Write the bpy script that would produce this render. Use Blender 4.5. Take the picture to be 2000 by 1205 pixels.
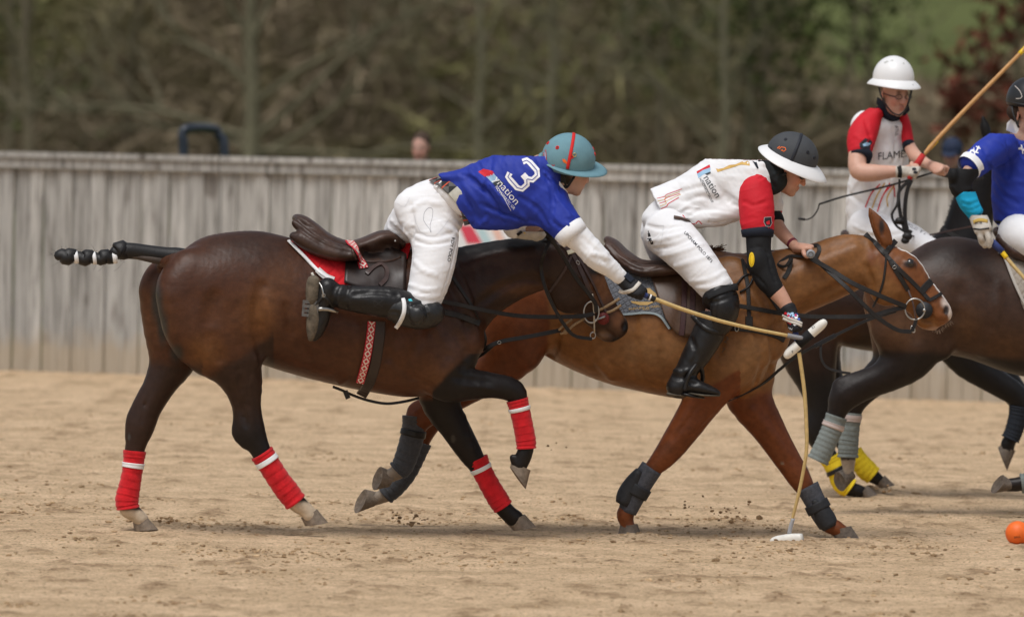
import bpy, bmesh, math, random
import numpy as np
from mathutils import Vector, Matrix
from mathutils.bvhtree import BVHTree

for _o in list(bpy.data.objects):
    bpy.data.objects.remove(_o)
SC = bpy.context.scene
COL = SC.collection
RND = random.Random(7)

# ------------------------------------------------------------------ camera
LENS = 250.0
FPX = LENS / 36.0 * 2000.0
CAMY, CAMZ = -38.0, 2.2
ROLL = math.radians(1.1)
PITCH = math.atan((602.5 - 237.0) / FPX)
FWD = Vector((0, math.cos(PITCH), -math.sin(PITCH)))
U0 = Vector((0, math.sin(PITCH), math.cos(PITCH)))
X0 = Vector((1, 0, 0))
RIGHT = X0 * math.cos(ROLL) + U0 * math.sin(ROLL)
UP = U0 * math.cos(ROLL) - X0 * math.sin(ROLL)
EYE = Vector((0, CAMY, CAMZ))
cam = bpy.data.cameras.new('camera')
cam.lens = LENS
cam.sensor_width = 36
cam.clip_start = 1.0
cam.clip_end = 3000
cam.dof.use_dof = True
cam.dof.focus_distance = 37.5
cam.dof.aperture_fstop = 3.1
camo = bpy.data.objects.new('camera', cam)
COL.objects.link(camo)
m = Matrix.Identity(4)
for i in range(3):
    m[i][0], m[i][1], m[i][2], m[i][3] = RIGHT[i], UP[i], -FWD[i], EYE[i]
camo.matrix_world = m
SC.camera = camo

# ------------------------------------------------------------------ light
SUN_EL, SUN_AZ = math.radians(64), math.radians(205)      # azimuth clockwise from +Y
world = bpy.data.worlds.new('World')
SC.world = world
world.use_nodes = True
wn = world.node_tree
wn.nodes.clear()
w_out = wn.nodes.new('ShaderNodeOutputWorld')
w_bg = wn.nodes.new('ShaderNodeBackground')
w_sky = wn.nodes.new('ShaderNodeTexSky')
w_sky.sky_type = 'NISHITA'
w_sky.sun_disc = False
w_sky.sun_elevation = SUN_EL
w_sky.sun_rotation = SUN_AZ
w_sky.dust_density = 3.0
w_hsv = wn.nodes.new('ShaderNodeHueSaturation')            # overcast: a whiter sky
w_hsv.inputs['Saturation'].default_value = 0.38
wn.links.new(w_sky.outputs[0], w_hsv.inputs['Color'])
wn.links.new(w_hsv.outputs[0], w_bg.inputs[0])
w_bg.inputs[1].default_value = 0.080
wn.links.new(w_bg.outputs[0], w_out.inputs[0])
sun = bpy.data.lights.new('sun', 'SUN')
sun.energy = 1.5
sun.angle = math.radians(30)
sun.color = (1.0, 0.985, 0.965)
suno = bpy.data.objects.new('sun', sun)
COL.objects.link(suno)
sd = Vector((math.sin(SUN_AZ) * math.cos(SUN_EL), math.cos(SUN_AZ) * math.cos(SUN_EL), math.sin(SUN_EL)))
suno.rotation_euler = (-sd).to_track_quat('-Z', 'Y').to_euler()
SC.view_settings.view_transform = 'Standard'
SC.view_settings.look = 'None'
SC.view_settings.exposure = 0.44
SC.view_settings.gamma = 1.0
SC.cycles.use_denoising = True
SC.cycles.max_bounces = 6
SC.cycles.transparent_max_bounces = 6

# ------------------------------------------------------------------ pixel -> place
def ray(px, py):
    return FWD + RIGHT * ((px - 1000.0) / FPX) - UP * ((py - 602.5) / FPX)

def P(px, py, Y):
    d = ray(px, py)
    return EYE + d * ((Y - CAMY) / d.y)

def ground(px, py, z=0.0):
    d = ray(px, py)
    return EYE + d * ((z - CAMZ) / d.z)

def ppm(Y):
    return FPX / (Y - CAMY)

def proj(V):
    V = np.asarray(V, dtype=np.float64).reshape(-1, 3)
    q = V - np.array(EYE)
    w = q @ np.array(FWD)
    return np.stack([1000.0 + FPX * (q @ np.array(RIGHT)) / w, 602.5 - FPX * (q @ np.array(UP)) / w], 1)

# ------------------------------------------------------------------ materials
def ramp2(nt, a, b, pa=0.0, pb=1.0):
    r = nt.nodes.new('ShaderNodeValToRGB')
    r.color_ramp.elements[0].position = pa
    r.color_ramp.elements[1].position = pb
    r.color_ramp.elements[0].color = (*a, 1)
    r.color_ramp.elements[1].color = (*b, 1)
    return r

def M(name, rgb, rough=0.6, spec=0.4, var=(0, 0), bump=None, metal=0.0, vcol=False, sheen=0.0, stretch=None, coat=0.0, sub=0.0):
    """procedural surface: colour with noise variation, fine relief"""
    mt = bpy.data.materials.new(name)
    mt.use_nodes = True
    nt = mt.node_tree
    b = nt.nodes['Principled BSDF']
    b.inputs['Roughness'].default_value = rough
    b.inputs['Specular IOR Level'].default_value = spec
    b.inputs['Metallic'].default_value = metal
    b.inputs['Sheen Weight'].default_value = sheen
    b.inputs['Coat Weight'].default_value = coat
    if sub:
        b.inputs['Subsurface Weight'].default_value = sub
        b.inputs['Subsurface Radius'].default_value = (0.012, 0.005, 0.003)
    tc = nt.nodes.new('ShaderNodeTexCoord')
    vec = tc.outputs['Object']
    if stretch:
        mp = nt.nodes.new('ShaderNodeMapping')
        mp.inputs['Scale'].default_value = stretch
        nt.links.new(vec, mp.inputs[0])
        vec = mp.outputs[0]
    if vcol:
        at = nt.nodes.new('ShaderNodeAttribute')
        at.attribute_name = 'Col'
        base = at.outputs['Color']
    else:
        rg = nt.nodes.new('ShaderNodeRGB')
        rg.outputs[0].default_value = (*rgb, 1)
        base = rg.outputs[0]
    if var[1]:
        n = nt.nodes.new('ShaderNodeTexNoise')
        n.inputs['Scale'].default_value = var[0]
        n.inputs['Detail'].default_value = 5
        n.inputs['Roughness'].default_value = 0.65
        nt.links.new(vec, n.inputs['Vector'])
        rp = ramp2(nt, (1 - var[1],) * 3, (1 + var[1],) * 3, 0.3, 0.7)
        nt.links.new(n.outputs[0], rp.inputs[0])
        mx = nt.nodes.new('ShaderNodeMix')
        mx.data_type = 'RGBA'
        mx.blend_type = 'MULTIPLY'
        mx.inputs[0].default_value = 1.0
        nt.links.new(base, mx.inputs[6])
        nt.links.new(rp.outputs[0], mx.inputs[7])
        base = mx.outputs[2]
    nt.links.new(base, b.inputs['Base Color'])
    if bump:
        prev = None
        for sc, st in bump:
            n2 = nt.nodes.new('ShaderNodeTexNoise')
            n2.inputs['Scale'].default_value = sc
            n2.inputs['Detail'].default_value = 3
            nt.links.new(vec, n2.inputs['Vector'])
            bp = nt.nodes.new('ShaderNodeBump')
            bp.inputs['Strength'].default_value = st
            bp.inputs['Distance'].default_value = 0.6 / sc
            nt.links.new(n2.outputs[0], bp.inputs['Height'])
            if prev:
                nt.links.new(prev.outputs[0], bp.inputs['Normal'])
            prev = bp
        nt.links.new(prev.outputs[0], b.inputs['Normal'])
    return mt

# ------------------------------------------------------------------ objects
def empty(name, loc, label, cat, group=None):
    o = bpy.data.objects.new(name, None)
    o.empty_display_size = 0.1
    o.location = loc
    COL.objects.link(o)
    o['label'] = label
    o['category'] = cat
    if group:
        o['group'] = group
    return o

def rootloc(o):
    l = Vector((0, 0, 0))
    while o is not None:
        l += o.location
        o = o.parent
    return l

def mk(name, V, F, mat, parent=None, smooth=True, col=None, uv=None, sharp=None):
    """one mesh object out of world-space vertices; hangs under parent"""
    V = np.asarray([tuple(v) for v in V] if not isinstance(V, np.ndarray) else V, dtype=np.float32)
    if parent is not None:
        V = V - np.array(rootloc(parent), dtype=np.float32)
    me = bpy.data.meshes.new(name)
    if isinstance(F, np.ndarray) and F.ndim == 2:
        nf, w = F.shape
        me.vertices.add(len(V)); me.vertices.foreach_set('co', V.ravel())
        me.loops.add(nf * w); me.loops.foreach_set('vertex_index', F.ravel().astype(np.int32))
        me.polygons.add(nf); me.polygons.foreach_set('loop_start', np.arange(0, nf * w, w, dtype=np.int32))
        me.update(calc_edges=True)
        me.validate()
    else:
        me.from_pydata(V.tolist(), [], F)
    me.polygons.foreach_set('use_smooth', [bool(smooth)] * len(me.polygons))
    if uv is not None:
        lay = me.uv_layers.new(name='UVMap')
        li = np.empty(len(me.loops), dtype=np.int32)
        me.loops.foreach_get('vertex_index', li)
        lay.data.foreach_set('uv', np.asarray(uv, dtype=np.float32)[li].ravel())
    if col is not None:
        ca = me.color_attributes.new('Col', 'FLOAT_COLOR', 'POINT')
        c = np.ones((len(V), 4), dtype=np.float32)
        c[:, :3] = col
        ca.data.foreach_set('color', c.ravel())
    if sharp:
        me.set_sharp_from_angle(angle=math.radians(sharp))
    if mat is not None:
        for mm in (mat if isinstance(mat, (list, tuple)) else [mat]):
            me.materials.append(mm)
    o = bpy.data.objects.new(name, me)
    COL.objects.link(o)
    if parent is not None:
        o.parent = parent
    me.update()
    return o

def tag(o, label=None, cat=None, group=None, kind=None):
    for k, v in (('label', label), ('category', cat), ('group', group), ('kind', kind)):
        if v:
            o[k] = v
    return o

def join(parts):
    V, F = [], []
    for v, f in parts:
        b = len(V)
        V.extend([tuple(x) for x in v])
        F.extend([tuple(int(i) + b for i in q) for q in f])
    return V, F

def cr(A, sub):
    """Catmull-Rom through the rows of A"""
    A = np.asarray(A, dtype=np.float64)
    if len(A) < 3 or sub < 2:
        if len(A) == 2 and sub > 1:
            t = np.linspace(0, 1, sub + 1)[:, None]
            return A[0] * (1 - t) + A[1] * t
        return A
    Q = np.vstack([2 * A[0] - A[1], A, 2 * A[-1] - A[-2]])
    out = []
    for i in range(1, len(Q) - 2):
        p0, p1, p2, p3 = Q[i - 1], Q[i], Q[i + 1], Q[i + 2]
        for j in range(sub):
            t = j / sub
            out.append(0.5 * (2 * p1 + (p2 - p0) * t + (2 * p0 - 5 * p1 + 4 * p2 - p3) * t * t + (3 * p1 - p0 - 3 * p2 + p3) * t ** 3))
    out.append(A[-1])
    return np.array(out)

def loft(nodes, n=16, L=(0, 1, 0), cap=True, sub=1, prof=None, roundcap=False):
    """skin over a spine; nodes = (pos, ra in the picture plane, rb in depth)"""
    A = np.array([[*p, a, b] for p, a, b in nodes], dtype=np.float64)
    A = cr(A, sub)
    if sub > 1:
        A[:, 3:] = np.maximum(A[:, 3:], 1e-4)
    L = np.array(L, dtype=np.float64)
    V, F = [], []
    T = np.gradient(A[:, :3], axis=0) if len(A) > 2 else np.repeat((A[1, :3] - A[0, :3])[None], 2, 0)
    rows = []
    for i in range(len(A)):
        t = T[i] / (np.linalg.norm(T[i]) + 1e-12)
        l = L - t * (L @ t)
        ln = np.linalg.norm(l)
        l = l / ln if ln > 1e-3 else np.array([1.0, 0, 0])
        a = np.cross(l, t)
        rows.append((A[i, :3], a, l, t, A[i, 3], A[i, 4]))
    rr = list(rows)
    if roundcap:
        p, a, l, t, ra, rb = rows[0]
        pre = [(p - t * ra * s, a, l, t, ra * c, rb * c) for s, c in ((0.92, 0.35), (0.6, 0.78))]
        p, a, l, t, ra, rb = rows[-1]
        post = [(p + t * ra * s, a, l, t, ra * c, rb * c) for s, c in ((0.6, 0.78), (0.92, 0.35))]
        rr = pre + rows + post
    for p, a, l, t, ra, rb in rr:
        for j in range(n):
            th = 2 * math.pi * j / n
            f = prof(th) if prof else 1.0
            V.append(p + a * (math.cos(th) * ra * f) + l * (math.sin(th) * rb * f))
    for i in range(len(rr) - 1):
        for j in range(n):
            k = (j + 1) % n
            F.append((i * n + j, i * n + k, (i + 1) * n + k, (i + 1) * n + j))
    if cap:
        F.append(tuple(range(n))[::-1])
        F.append(tuple((len(rr) - 1) * n + j for j in range(n)))
    return V, F

def pipe(pts, r, n=8, sub=4):
    """round line through (px,py,Y) points; r in metres"""
    A = cr(np.array([tuple(P(*q)) for q in pts]), sub)
    return loft([(p, r, r) for p in A], n=n)

def wpipe(pts, r, n=8, sub=4):
    A = cr(np.array([tuple(q) for q in pts]), sub)
    rr = r if isinstance(r, (list, tuple)) else None
    return loft([(p, r, r) for p in A], n=n)

def ribbon(pts, nrm, w, t):
    """flat strap along pts, nrm = outward normals"""
    pts = [Vector(p) for p in pts]
    V, F, UV = [], [], []
    s = 0.0
    n = len(pts)
    for i in range(n):
        tg = (pts[min(i + 1, n - 1)] - pts[max(i - 1, 0)])
        tg.normalize()
        nn = Vector(nrm[i])
        nn = nn - tg * nn.dot(tg)
        if nn.length < 1e-4:
            nn = Vector((0, -1, 0))
        nn.normalize()
        sd_ = tg.cross(nn)
        if i:
            s += (pts[i] - pts[i - 1]).length
        ww = w(i / (n - 1)) if callable(w) else w
        for a, b, u in ((-0.5, 0, 0), (0.5, 0, 1), (0.42, 1, .95), (-0.42, 1, .05)):
            V.append(pts[i] + sd_ * (a * ww) + nn * (b * t))
            UV.append((s / max(ww, 1e-5), u))
    for i in range(n - 1):
        for j in range(4):
            k = (j + 1) % 4
            F.append((i * 4 + j, i * 4 + k, (i + 1) * 4 + k, (i + 1) * 4 + j))
    F.append((3, 2, 1, 0))
    F.append(tuple((n - 1) * 4 + j for j in range(4)))
    return V, F, UV

def ball(c, r, axes=None, nu=12, nv=8):
    c = Vector(c)
    r = (r, r, r) if not isinstance(r, (tuple, list)) else r
    ax = axes or (Vector((1, 0, 0)), Vector((0, 1, 0)), Vector((0, 0, 1)))
    V, F = [], []
    for i in range(nv + 1):
        ph = math.pi * i / nv
        for j in range(nu):
            th = 2 * math.pi * j / nu
            V.append(c + ax[0] * (r[0] * math.sin(ph) * math.cos(th)) + ax[1] * (r[1] * math.sin(ph) * math.sin(th)) + ax[2] * (r[2] * math.cos(ph)))
    for i in range(nv):
        for j in range(nu):
            k = (j + 1) % nu
            F.append((i * nu + j, (i + 1) * nu + j, (i + 1) * nu + k, i * nu + k))
    return V, F

def box(c, hx, hy, hz, ax=None):
    c = Vector(c)
    ax = ax or (Vector((1, 0, 0)), Vector((0, 1, 0)), Vector((0, 0, 1)))
    V = [c + ax[0] * (sx * hx) + ax[1] * (sy * hy) + ax[2] * (sz * hz) for sx in (-1, 1) for sy in (-1, 1) for sz in (-1, 1)]
    F = [(0, 1, 3, 2), (4, 6, 7, 5), (0, 4, 5, 1), (2, 3, 7, 6), (0, 2, 6, 4), (1, 5, 7, 3)]
    return V, F

def torus(c, ax_a, ax_b, Ra, Rb, r, n=28, m_=8):
    c, ax_a, ax_b = Vector(c), Vector(ax_a), Vector(ax_b)
    nz = ax_a.cross(ax_b)
    V, F = [], []
    for i in range(n):
        t = 2 * math.pi * i / n
        d = ax_a * math.cos(t) + ax_b * math.sin(t)
        p = c + ax_a * (Ra * math.cos(t)) + ax_b * (Rb * math.sin(t))
        for j in range(m_):
            q = 2 * math.pi * j / m_
            V.append(p + d * (r * math.cos(q)) + nz * (r * math.sin(q)))
    for i in range(n):
        for j in range(m_):
            a, b = (i + 1) % n, (j + 1) % m_
            F.append((i * m_ + j, a * m_ + j, a * m_ + b, i * m_ + b))
    return V, F

# ------------------------------------------------------------------ smooth noise
def vnoise(p, seed=0):
    """value noise, p (N,3)"""
    rs = np.random.RandomState(seed)
    tab = rs.rand(16, 16, 16).astype(np.float32)
    i = np.floor(p).astype(np.int64)
    f = p - i
    f = f * f * (3 - 2 * f)
    i &= 15
    j = (i + 1) & 15
    def g(a, b, c):
        return tab[a, b, c]
    x0, y0, z0 = i.T
    x1, y1, z1 = j.T
    fx, fy, fz = f.T
    c00 = g(x0, y0, z0) * (1 - fx) + g(x1, y0, z0) * fx
    c10 = g(x0, y1, z0) * (1 - fx) + g(x1, y1, z0) * fx
    c01 = g(x0, y0, z1) * (1 - fx) + g(x1, y0, z1) * fx
    c11 = g(x0, y1, z1) * (1 - fx) + g(x1, y1, z1) * fx
    return (c00 * (1 - fy) + c10 * fy) * (1 - fz) + (c01 * (1 - fy) + c11 * fy) * fz

def fbm(p, seed=0, oct=3):
    s, a, t = 0, 0.5, 0
    for k in range(oct):
        s = s + a * vnoise(p * (2 ** k) + 3.7 * k, seed + k)
        t += a
        a *= 0.5
    return s / t

# ------------------------------------------------------------------ blended solids
class Solid:
    """a body grown from tapered tubes that melt into each other"""
    def __init__(s, lo, hi, h):
        s.h = h
        s.lo = np.array(lo, dtype=np.float64)
        n = np.ceil((np.array(hi) - s.lo) / h).astype(int) + 1
        s.n = n
        s.ax = [(s.lo[i] + h * np.arange(n[i])).astype(np.float32) for i in range(3)]
        s.D = np.full(tuple(n), 0.5, dtype=np.float32)

    def block(s, lo, hi):
        a = np.clip(np.floor((np.array(lo) - s.lo) / s.h).astype(int), 0, s.n)
        b = np.clip(np.ceil((np.array(hi) - s.lo) / s.h).astype(int) + 1, 0, s.n)
        return a, b

    def blend(s, a, b, T, k, op):
        sl = tuple(slice(a[i], b[i]) for i in range(3))
        D = s.D[sl]
        if op == 'sub':
            D, T2 = -D, T
            hh = np.maximum(k - np.abs(D - T2), 0) / k
            s.D[sl] = -(np.minimum(D, T2) - hh * hh * (k * 0.25))
        else:
            hh = np.maximum(k - np.abs(D - T), 0) / k
            s.D[sl] = np.minimum(D, T) - hh * hh * (k * 0.25)

    def tube(s, nodes, k=0.03, L=(0, 1, 0), egg=0.0, sub=3, op='add', cap=1.0):
        A = cr(np.array(nodes, dtype=np.float64), sub)
        A[:, 3:] = np.maximum(A[:, 3:], 0.002)
        L = np.array(L, dtype=np.float64)
        rm = A[:, 3:].max(1)
        pad = k + 2 * s.h
        ga, gb = s.block((A[:, :3] - rm[:, None]).min(0) - pad, (A[:, :3] + rm[:, None]).max(0) + pad)
        if np.any(gb <= ga):
            return
        T = np.full(tuple(gb - ga), 0.5, dtype=np.float32)
        for i in range(len(A) - 1):
            p, q = A[i, :3], A[i + 1, :3]
            ab = q - p
            ln = np.linalg.norm(ab)
            if ln < 1e-6:
                continue
            t_ = ab / ln
            r = max(rm[i], rm[i + 1]) + pad
            a, b = s.block(np.minimum(p, q) - r, np.maximum(p, q) + r)
            a = np.maximum(a, ga); b = np.minimum(b, gb)
            if np.any(b <= a):
                continue
            x = s.ax[0][a[0]:b[0], None, None] - np.float32(p[0])
            y = s.ax[1][None, a[1]:b[1], None] - np.float32(p[1])
            z = s.ax[2][None, None, a[2]:b[2]] - np.float32(p[2])
            al = x * np.float32(t_[0]) + y * np.float32(t_[1]) + z * np.float32(t_[2])
            t = np.clip(al / np.float32(ln), 0, 1)
            over = al - t * np.float32(ln)
            l = L - t_ * (L @ t_)
            l /= (np.linalg.norm(l) + 1e-9)
            nn = np.cross(t_, l)
            if nn[2] < 0:
                nn = -nn
            v = x * np.float32(l[0]) + y * np.float32(l[1]) + z * np.float32(l[2])
            w = x * np.float32(nn[0]) + y * np.float32(nn[1]) + z * np.float32(nn[2])
            ra = np.float32(A[i, 3]) + t * np.float32(A[i + 1, 3] - A[i, 3])
            rb = np.float32(A[i, 4]) + t * np.float32(A[i + 1, 4] - A[i, 4])
            if egg:
                rb = rb * (1 - np.float32(egg) * np.clip(w / ra, -1, 1))
            u2 = w * w + (over * np.float32(cap)) ** 2
            v2 = v * v
            k0 = np.sqrt(u2 / (ra * ra) + v2 / (rb * rb))
            k1 = np.sqrt(u2 / ra ** 4 + v2 / rb ** 4)
            d = np.where(k0 < 0.02, -np.minimum(ra, rb), k0 * (k0 - 1) / np.maximum(k1, 1e-6)).astype(np.float32)
            sl = tuple(slice(a[j] - ga[j], b[j] - ga[j]) for j in range(3))
            T[sl] = np.minimum(T[sl], d)
        s.blend(ga, gb, T, k, op)

    def ell(s, c, axes, radii, k=0.02, op='add'):
        c = np.array(c, dtype=np.float64)
        r = max(radii) + k + 2 * s.h
        a, b = s.block(c - r, c + r)
        if np.any(b <= a):
            return
        x = s.ax[0][a[0]:b[0], None, None] - np.float32(c[0])
        y = s.ax[1][None, a[1]:b[1], None] - np.float32(c[1])
        z = s.ax[2][None, None, a[2]:b[2]] - np.float32(c[2])
        s0 = s1 = 0
        for ax, rr in zip(axes, radii):
            v = x * np.float32(ax[0]) + y * np.float32(ax[1]) + z * np.float32(ax[2])
            s0 = s0 + v * v / np.float32(rr * rr)
            s1 = s1 + v * v / np.float32(rr ** 4)
        k0, k1 = np.sqrt(s0), np.sqrt(s1)
        d = np.where(k0 < 0.02, -min(radii), k0 * (k0 - 1) / np.maximum(k1, 1e-6)).astype(np.float32)
        s.blend(a, b, d, k, op)

    def cut(s, p, n, k=0.004):
        """keep what lies on the side n points away from"""
        n = Vector(n).normalized()
        d = (s.ax[0][:, None, None] - np.float32(p[0])) * np.float32(n[0]) + (s.ax[1][None, :, None] - np.float32(p[1])) * np.float32(n[1]) + (s.ax[2][None, None, :] - np.float32(p[2])) * np.float32(n[2])
        s.D = np.maximum(s.D, d)

    def hit(s, px, py):
        d = ray(px, py)
        t0 = (s.ax[1][0] - CAMY) / d.y
        t1 = (s.ax[1][-1] - CAMY) / d.y
        n = int((s.ax[1][-1] - s.ax[1][0]) / (s.h * 0.4))
        t = np.linspace(t0, t1, n)
        pts = np.array(EYE)[None] + t[:, None] * np.array(d)[None]
        ij = np.round((pts - s.lo) / s.h).astype(int)
        ok = np.all((ij >= 0) & (ij < s.n), axis=1)
        v = np.full(n, 1.0)
        v[ok] = s.D[tuple(ij[ok].T)]
        w = np.nonzero(v < 0)[0]
        return Vector(pts[w[0]]) if len(w) else None

    def crease(s, pxs, r_px, amt_px, op='sub', sub=5, k=None, taper=True):
        """a fold (add) or groove (sub) drawn on the visible surface"""
        A = cr(np.array(pxs, dtype=np.float64), sub)
        nodes = []
        for i, (x, y) in enumerate(A):
            hpt = s.hit(x, y)
            if hpt is None:
                continue
            f = 1.0
            if taper:
                u = i / max(1, len(A) - 1)
                f = 0.35 + 0.65 * math.sin(math.pi * min(1, max(0, u))) ** 0.6
            sc = 1.0 / ppm(hpt.y)
            r = r_px * sc * (0.6 + 0.4 * f)
            off = (r - amt_px * sc * f)
            d = ray(x, y).normalized()
            c = hpt + d * (off if op == 'add' else -off)
            nodes.append((c.x, c.y, c.z, r, r))
        if len(nodes) >= 2:
            s.tube(nodes, k=k or r_px / ppm(0) * 1.2, sub=1, op=op)

    def noise(s, amp, sc, seed=0, rot=None, oct=2):
        idx = np.nonzero(np.abs(s.D) < amp * 2 + s.h * 2)
        p = np.stack([s.ax[i][idx[i]] for i in range(3)], 1).astype(np.float64)
        if rot is not None:
            p = p @ np.array(rot, dtype=np.float64).T
        p = p * np.array(sc)
        s.D[idx] += (amp * 2 * (fbm(p, seed, oct) - 0.5)).astype(np.float32)

    def folds(s, amp, sc, rot, seed=0, sharp=3.0):
        """cloth folds: sharp-crested ridges, long along the third row of rot"""
        idx = np.nonzero(np.abs(s.D) < amp * 2 + s.h * 2)
        p = np.stack([s.ax[i][idx[i]] for i in range(3)], 1).astype(np.float64)
        R_ = np.array(rot, dtype=np.float64)
        R_ = R_ / np.linalg.norm(R_, axis=1)[:, None]
        p = (p @ R_.T) * np.array(sc)
        w = fbm(p * .5 + 9.1, seed + 50, 2)
        n = vnoise(p, seed) * .7 + vnoise(p * 2.1 + 5.3, seed + 1) * .3
        r = (1 - np.abs(2 * n - 1)) ** sharp
        s.D[idx] -= (amp * r * np.clip((w - .3) * 2.5, 0, 1)).astype(np.float32)

    def mesh(s, relax=1):
        D = s.D
        S = D < 0
        nx, ny, nz = S.shape
        c = [S[i:nx - 1 + i, j:ny - 1 + j, k:nz - 1 + k] for i in (0, 1) for j in (0, 1) for k in (0, 1)]
        allv = c[0].copy(); anyv = c[0].copy()
        for q in c[1:]:
            allv &= q; anyv |= q
        act = anyv & ~allv
        idx = np.nonzero(act)
        N = len(idx[0])
        vid = np.full(act.shape, -1, dtype=np.int32)
        vid[idx] = np.arange(N)
        cor = np.array([(i, j, k) for i in (0, 1) for j in (0, 1) for k in (0, 1)])
        val = np.stack([D[idx[0] + o[0], idx[1] + o[1], idx[2] + o[2]] for o in cor], 1)
        acc = np.zeros((N, 3)); cnt = np.zeros(N)
        for a in range(8):
            for b in range(a + 1, 8):
                if np.abs(cor[a] - cor[b]).sum() != 1:
                    continue
                va, vb = val[:, a], val[:, b]
                x = (va < 0) != (vb < 0)
                t = np.where(x, va / np.where(x, va - vb, 1), 0)
                acc += np.where(x[:, None], cor[a] + t[:, None] * (cor[b] - cor[a]), 0)
                cnt += x
        V = s.lo + (np.stack(idx, 1) + acc / cnt[:, None]) * s.h
        F = []
        for ax in range(3):
            o1, o2 = [(1, 2), (2, 0), (0, 1)][ax]
            sl0 = [slice(1, -1)] * 3; sl1 = [slice(1, -1)] * 3
            sl0[ax] = slice(0, S.shape[ax] - 1); sl1[ax] = slice(1, S.shape[ax])
            A, B = S[tuple(sl0)], S[tuple(sl1)]
            for fl in (0, 1):
                e = np.nonzero((A & ~B) if fl == 0 else (~A & B))
                e = [np.array(q) for q in e]
                base = []
                for i in range(3):
                    base.append(e[i] + (0 if i == ax else 1))
                def cell(d1, d2):
                    q = [base[0], base[1], base[2]]
                    q[o1] = q[o1] - d1
                    q[o2] = q[o2] - d2
                    return vid[q[0], q[1], q[2]]
                quad = np.stack([cell(1, 1), cell(0, 1), cell(0, 0), cell(1, 0)], 1)
                if fl:
                    quad = quad[:, ::-1]
                F.append(quad)
        F = np.concatenate(F)
        F = F[(F >= 0).all(1)]
        for _ in range(relax):
            acc = np.zeros((N, 3)); cn = np.zeros(N)
            for a, b in ((0, 1), (1, 2), (2, 3), (3, 0)):
                for q, r in ((a, b), (b, a)):
                    for d in range(3):
                        acc[:, d] += np.bincount(F[:, q], V[F[:, r], d], N)
                    cn += np.bincount(F[:, q], minlength=N)
            V = V + 0.5 * (acc / np.maximum(cn, 1)[:, None] - V)
        return V, F

def bvh_of(*objs):
    V, F = [], []
    for o in objs:
        b = len(V)
        l = rootloc(o)
        V.extend([tuple(v.co + l) for v in o.data.vertices])
        F.extend([tuple(i + b for i in p.vertices) for p in o.data.polygons])
    return BVHTree.FromPolygons(V, F)

def cast(bv, px, py):
    d = ray(px, py).normalized()
    best = None
    for b in (bv if isinstance(bv, (list, tuple)) else [bv]):
        r = b.ray_cast(EYE, d)
        if r[0] is not None and (best is None or r[3] < best[3]):
            best = r
    return best

def drape(bv, pxs, sub=6, off=0.003, Yfall=None, smooth=4):
    """picture polyline -> points and normals lying on the surface behind it"""
    A = cr(np.array([q[:2] for q in pxs], dtype=np.float64), sub)
    pts, nr = [], []
    hits = [cast(bv, x, y) for x, y in A]
    ys = [h[0].y if h else None for h in hits]
    known = [i for i, y in enumerate(ys) if y is not None]
    for i in range(len(A)):
        if ys[i] is None:
            if known:
                j = min(known, key=lambda q: abs(q - i))
                ys[i] = ys[j]
            else:
                ys[i] = Yfall if Yfall is not None else 0
    for _ in range(smooth):
        ys = [(ys[max(i - 1, 0)] + 2 * ys[i] + ys[min(i + 1, len(ys) - 1)]) / 4 for i in range(len(ys))]
    ex = [max(0.0, ys[i] - hits[i][0].y) if hits[i] else 0.0 for i in range(len(ys))]
    ex = [max(ex[max(i - 2, 0):i + 3]) for i in range(len(ex))]
    for _ in range(2):
        ex = [(ex[max(i - 1, 0)] + ex[i] * 2 + ex[min(i + 1, len(ex) - 1)]) / 4 for i in range(len(ex))]
    ys = [y - e for y, e in zip(ys, ex)]
    for i, (x, y) in enumerate(A):
        n = hits[i][1] if hits[i] else Vector((0, -1, 0))
        if n.y > 0:
            n = -n
        yy = ys[i]
        p = P(x, y, yy)
        nr.append(n)
        pts.append(p - ray(x, y).normalized() * off)
    sm = nr
    for _ in range(4):
        sm = [(sm[max(i - 1, 0)] + sm[i] + sm[min(i + 1, len(sm) - 1)]).normalized() for i in range(len(sm))]
    return pts, sm

def strap(bv, pxs, w_px, t=0.004, off=0.002, sub=6, Yf=None):
    pts, nr = drape(bv, pxs, sub=sub, off=off, Yfall=Yf)
    sc = 1 / ppm(pts[0].y)
    return ribbon(pts, nr, w_px * sc, t)

def fstrap(pts, w_px, t=0.004, sub=6, nrm=None):
    """free hanging strap through (px,py,Y)"""
    A = cr(np.array([tuple(P(*q)) for q in pts]), sub)
    nn = Vector(nrm or (0, -1, 0.15))
    return ribbon([Vector(a) for a in A], [nn] * len(A), w_px / ppm(pts[0][2]), t)

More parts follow.
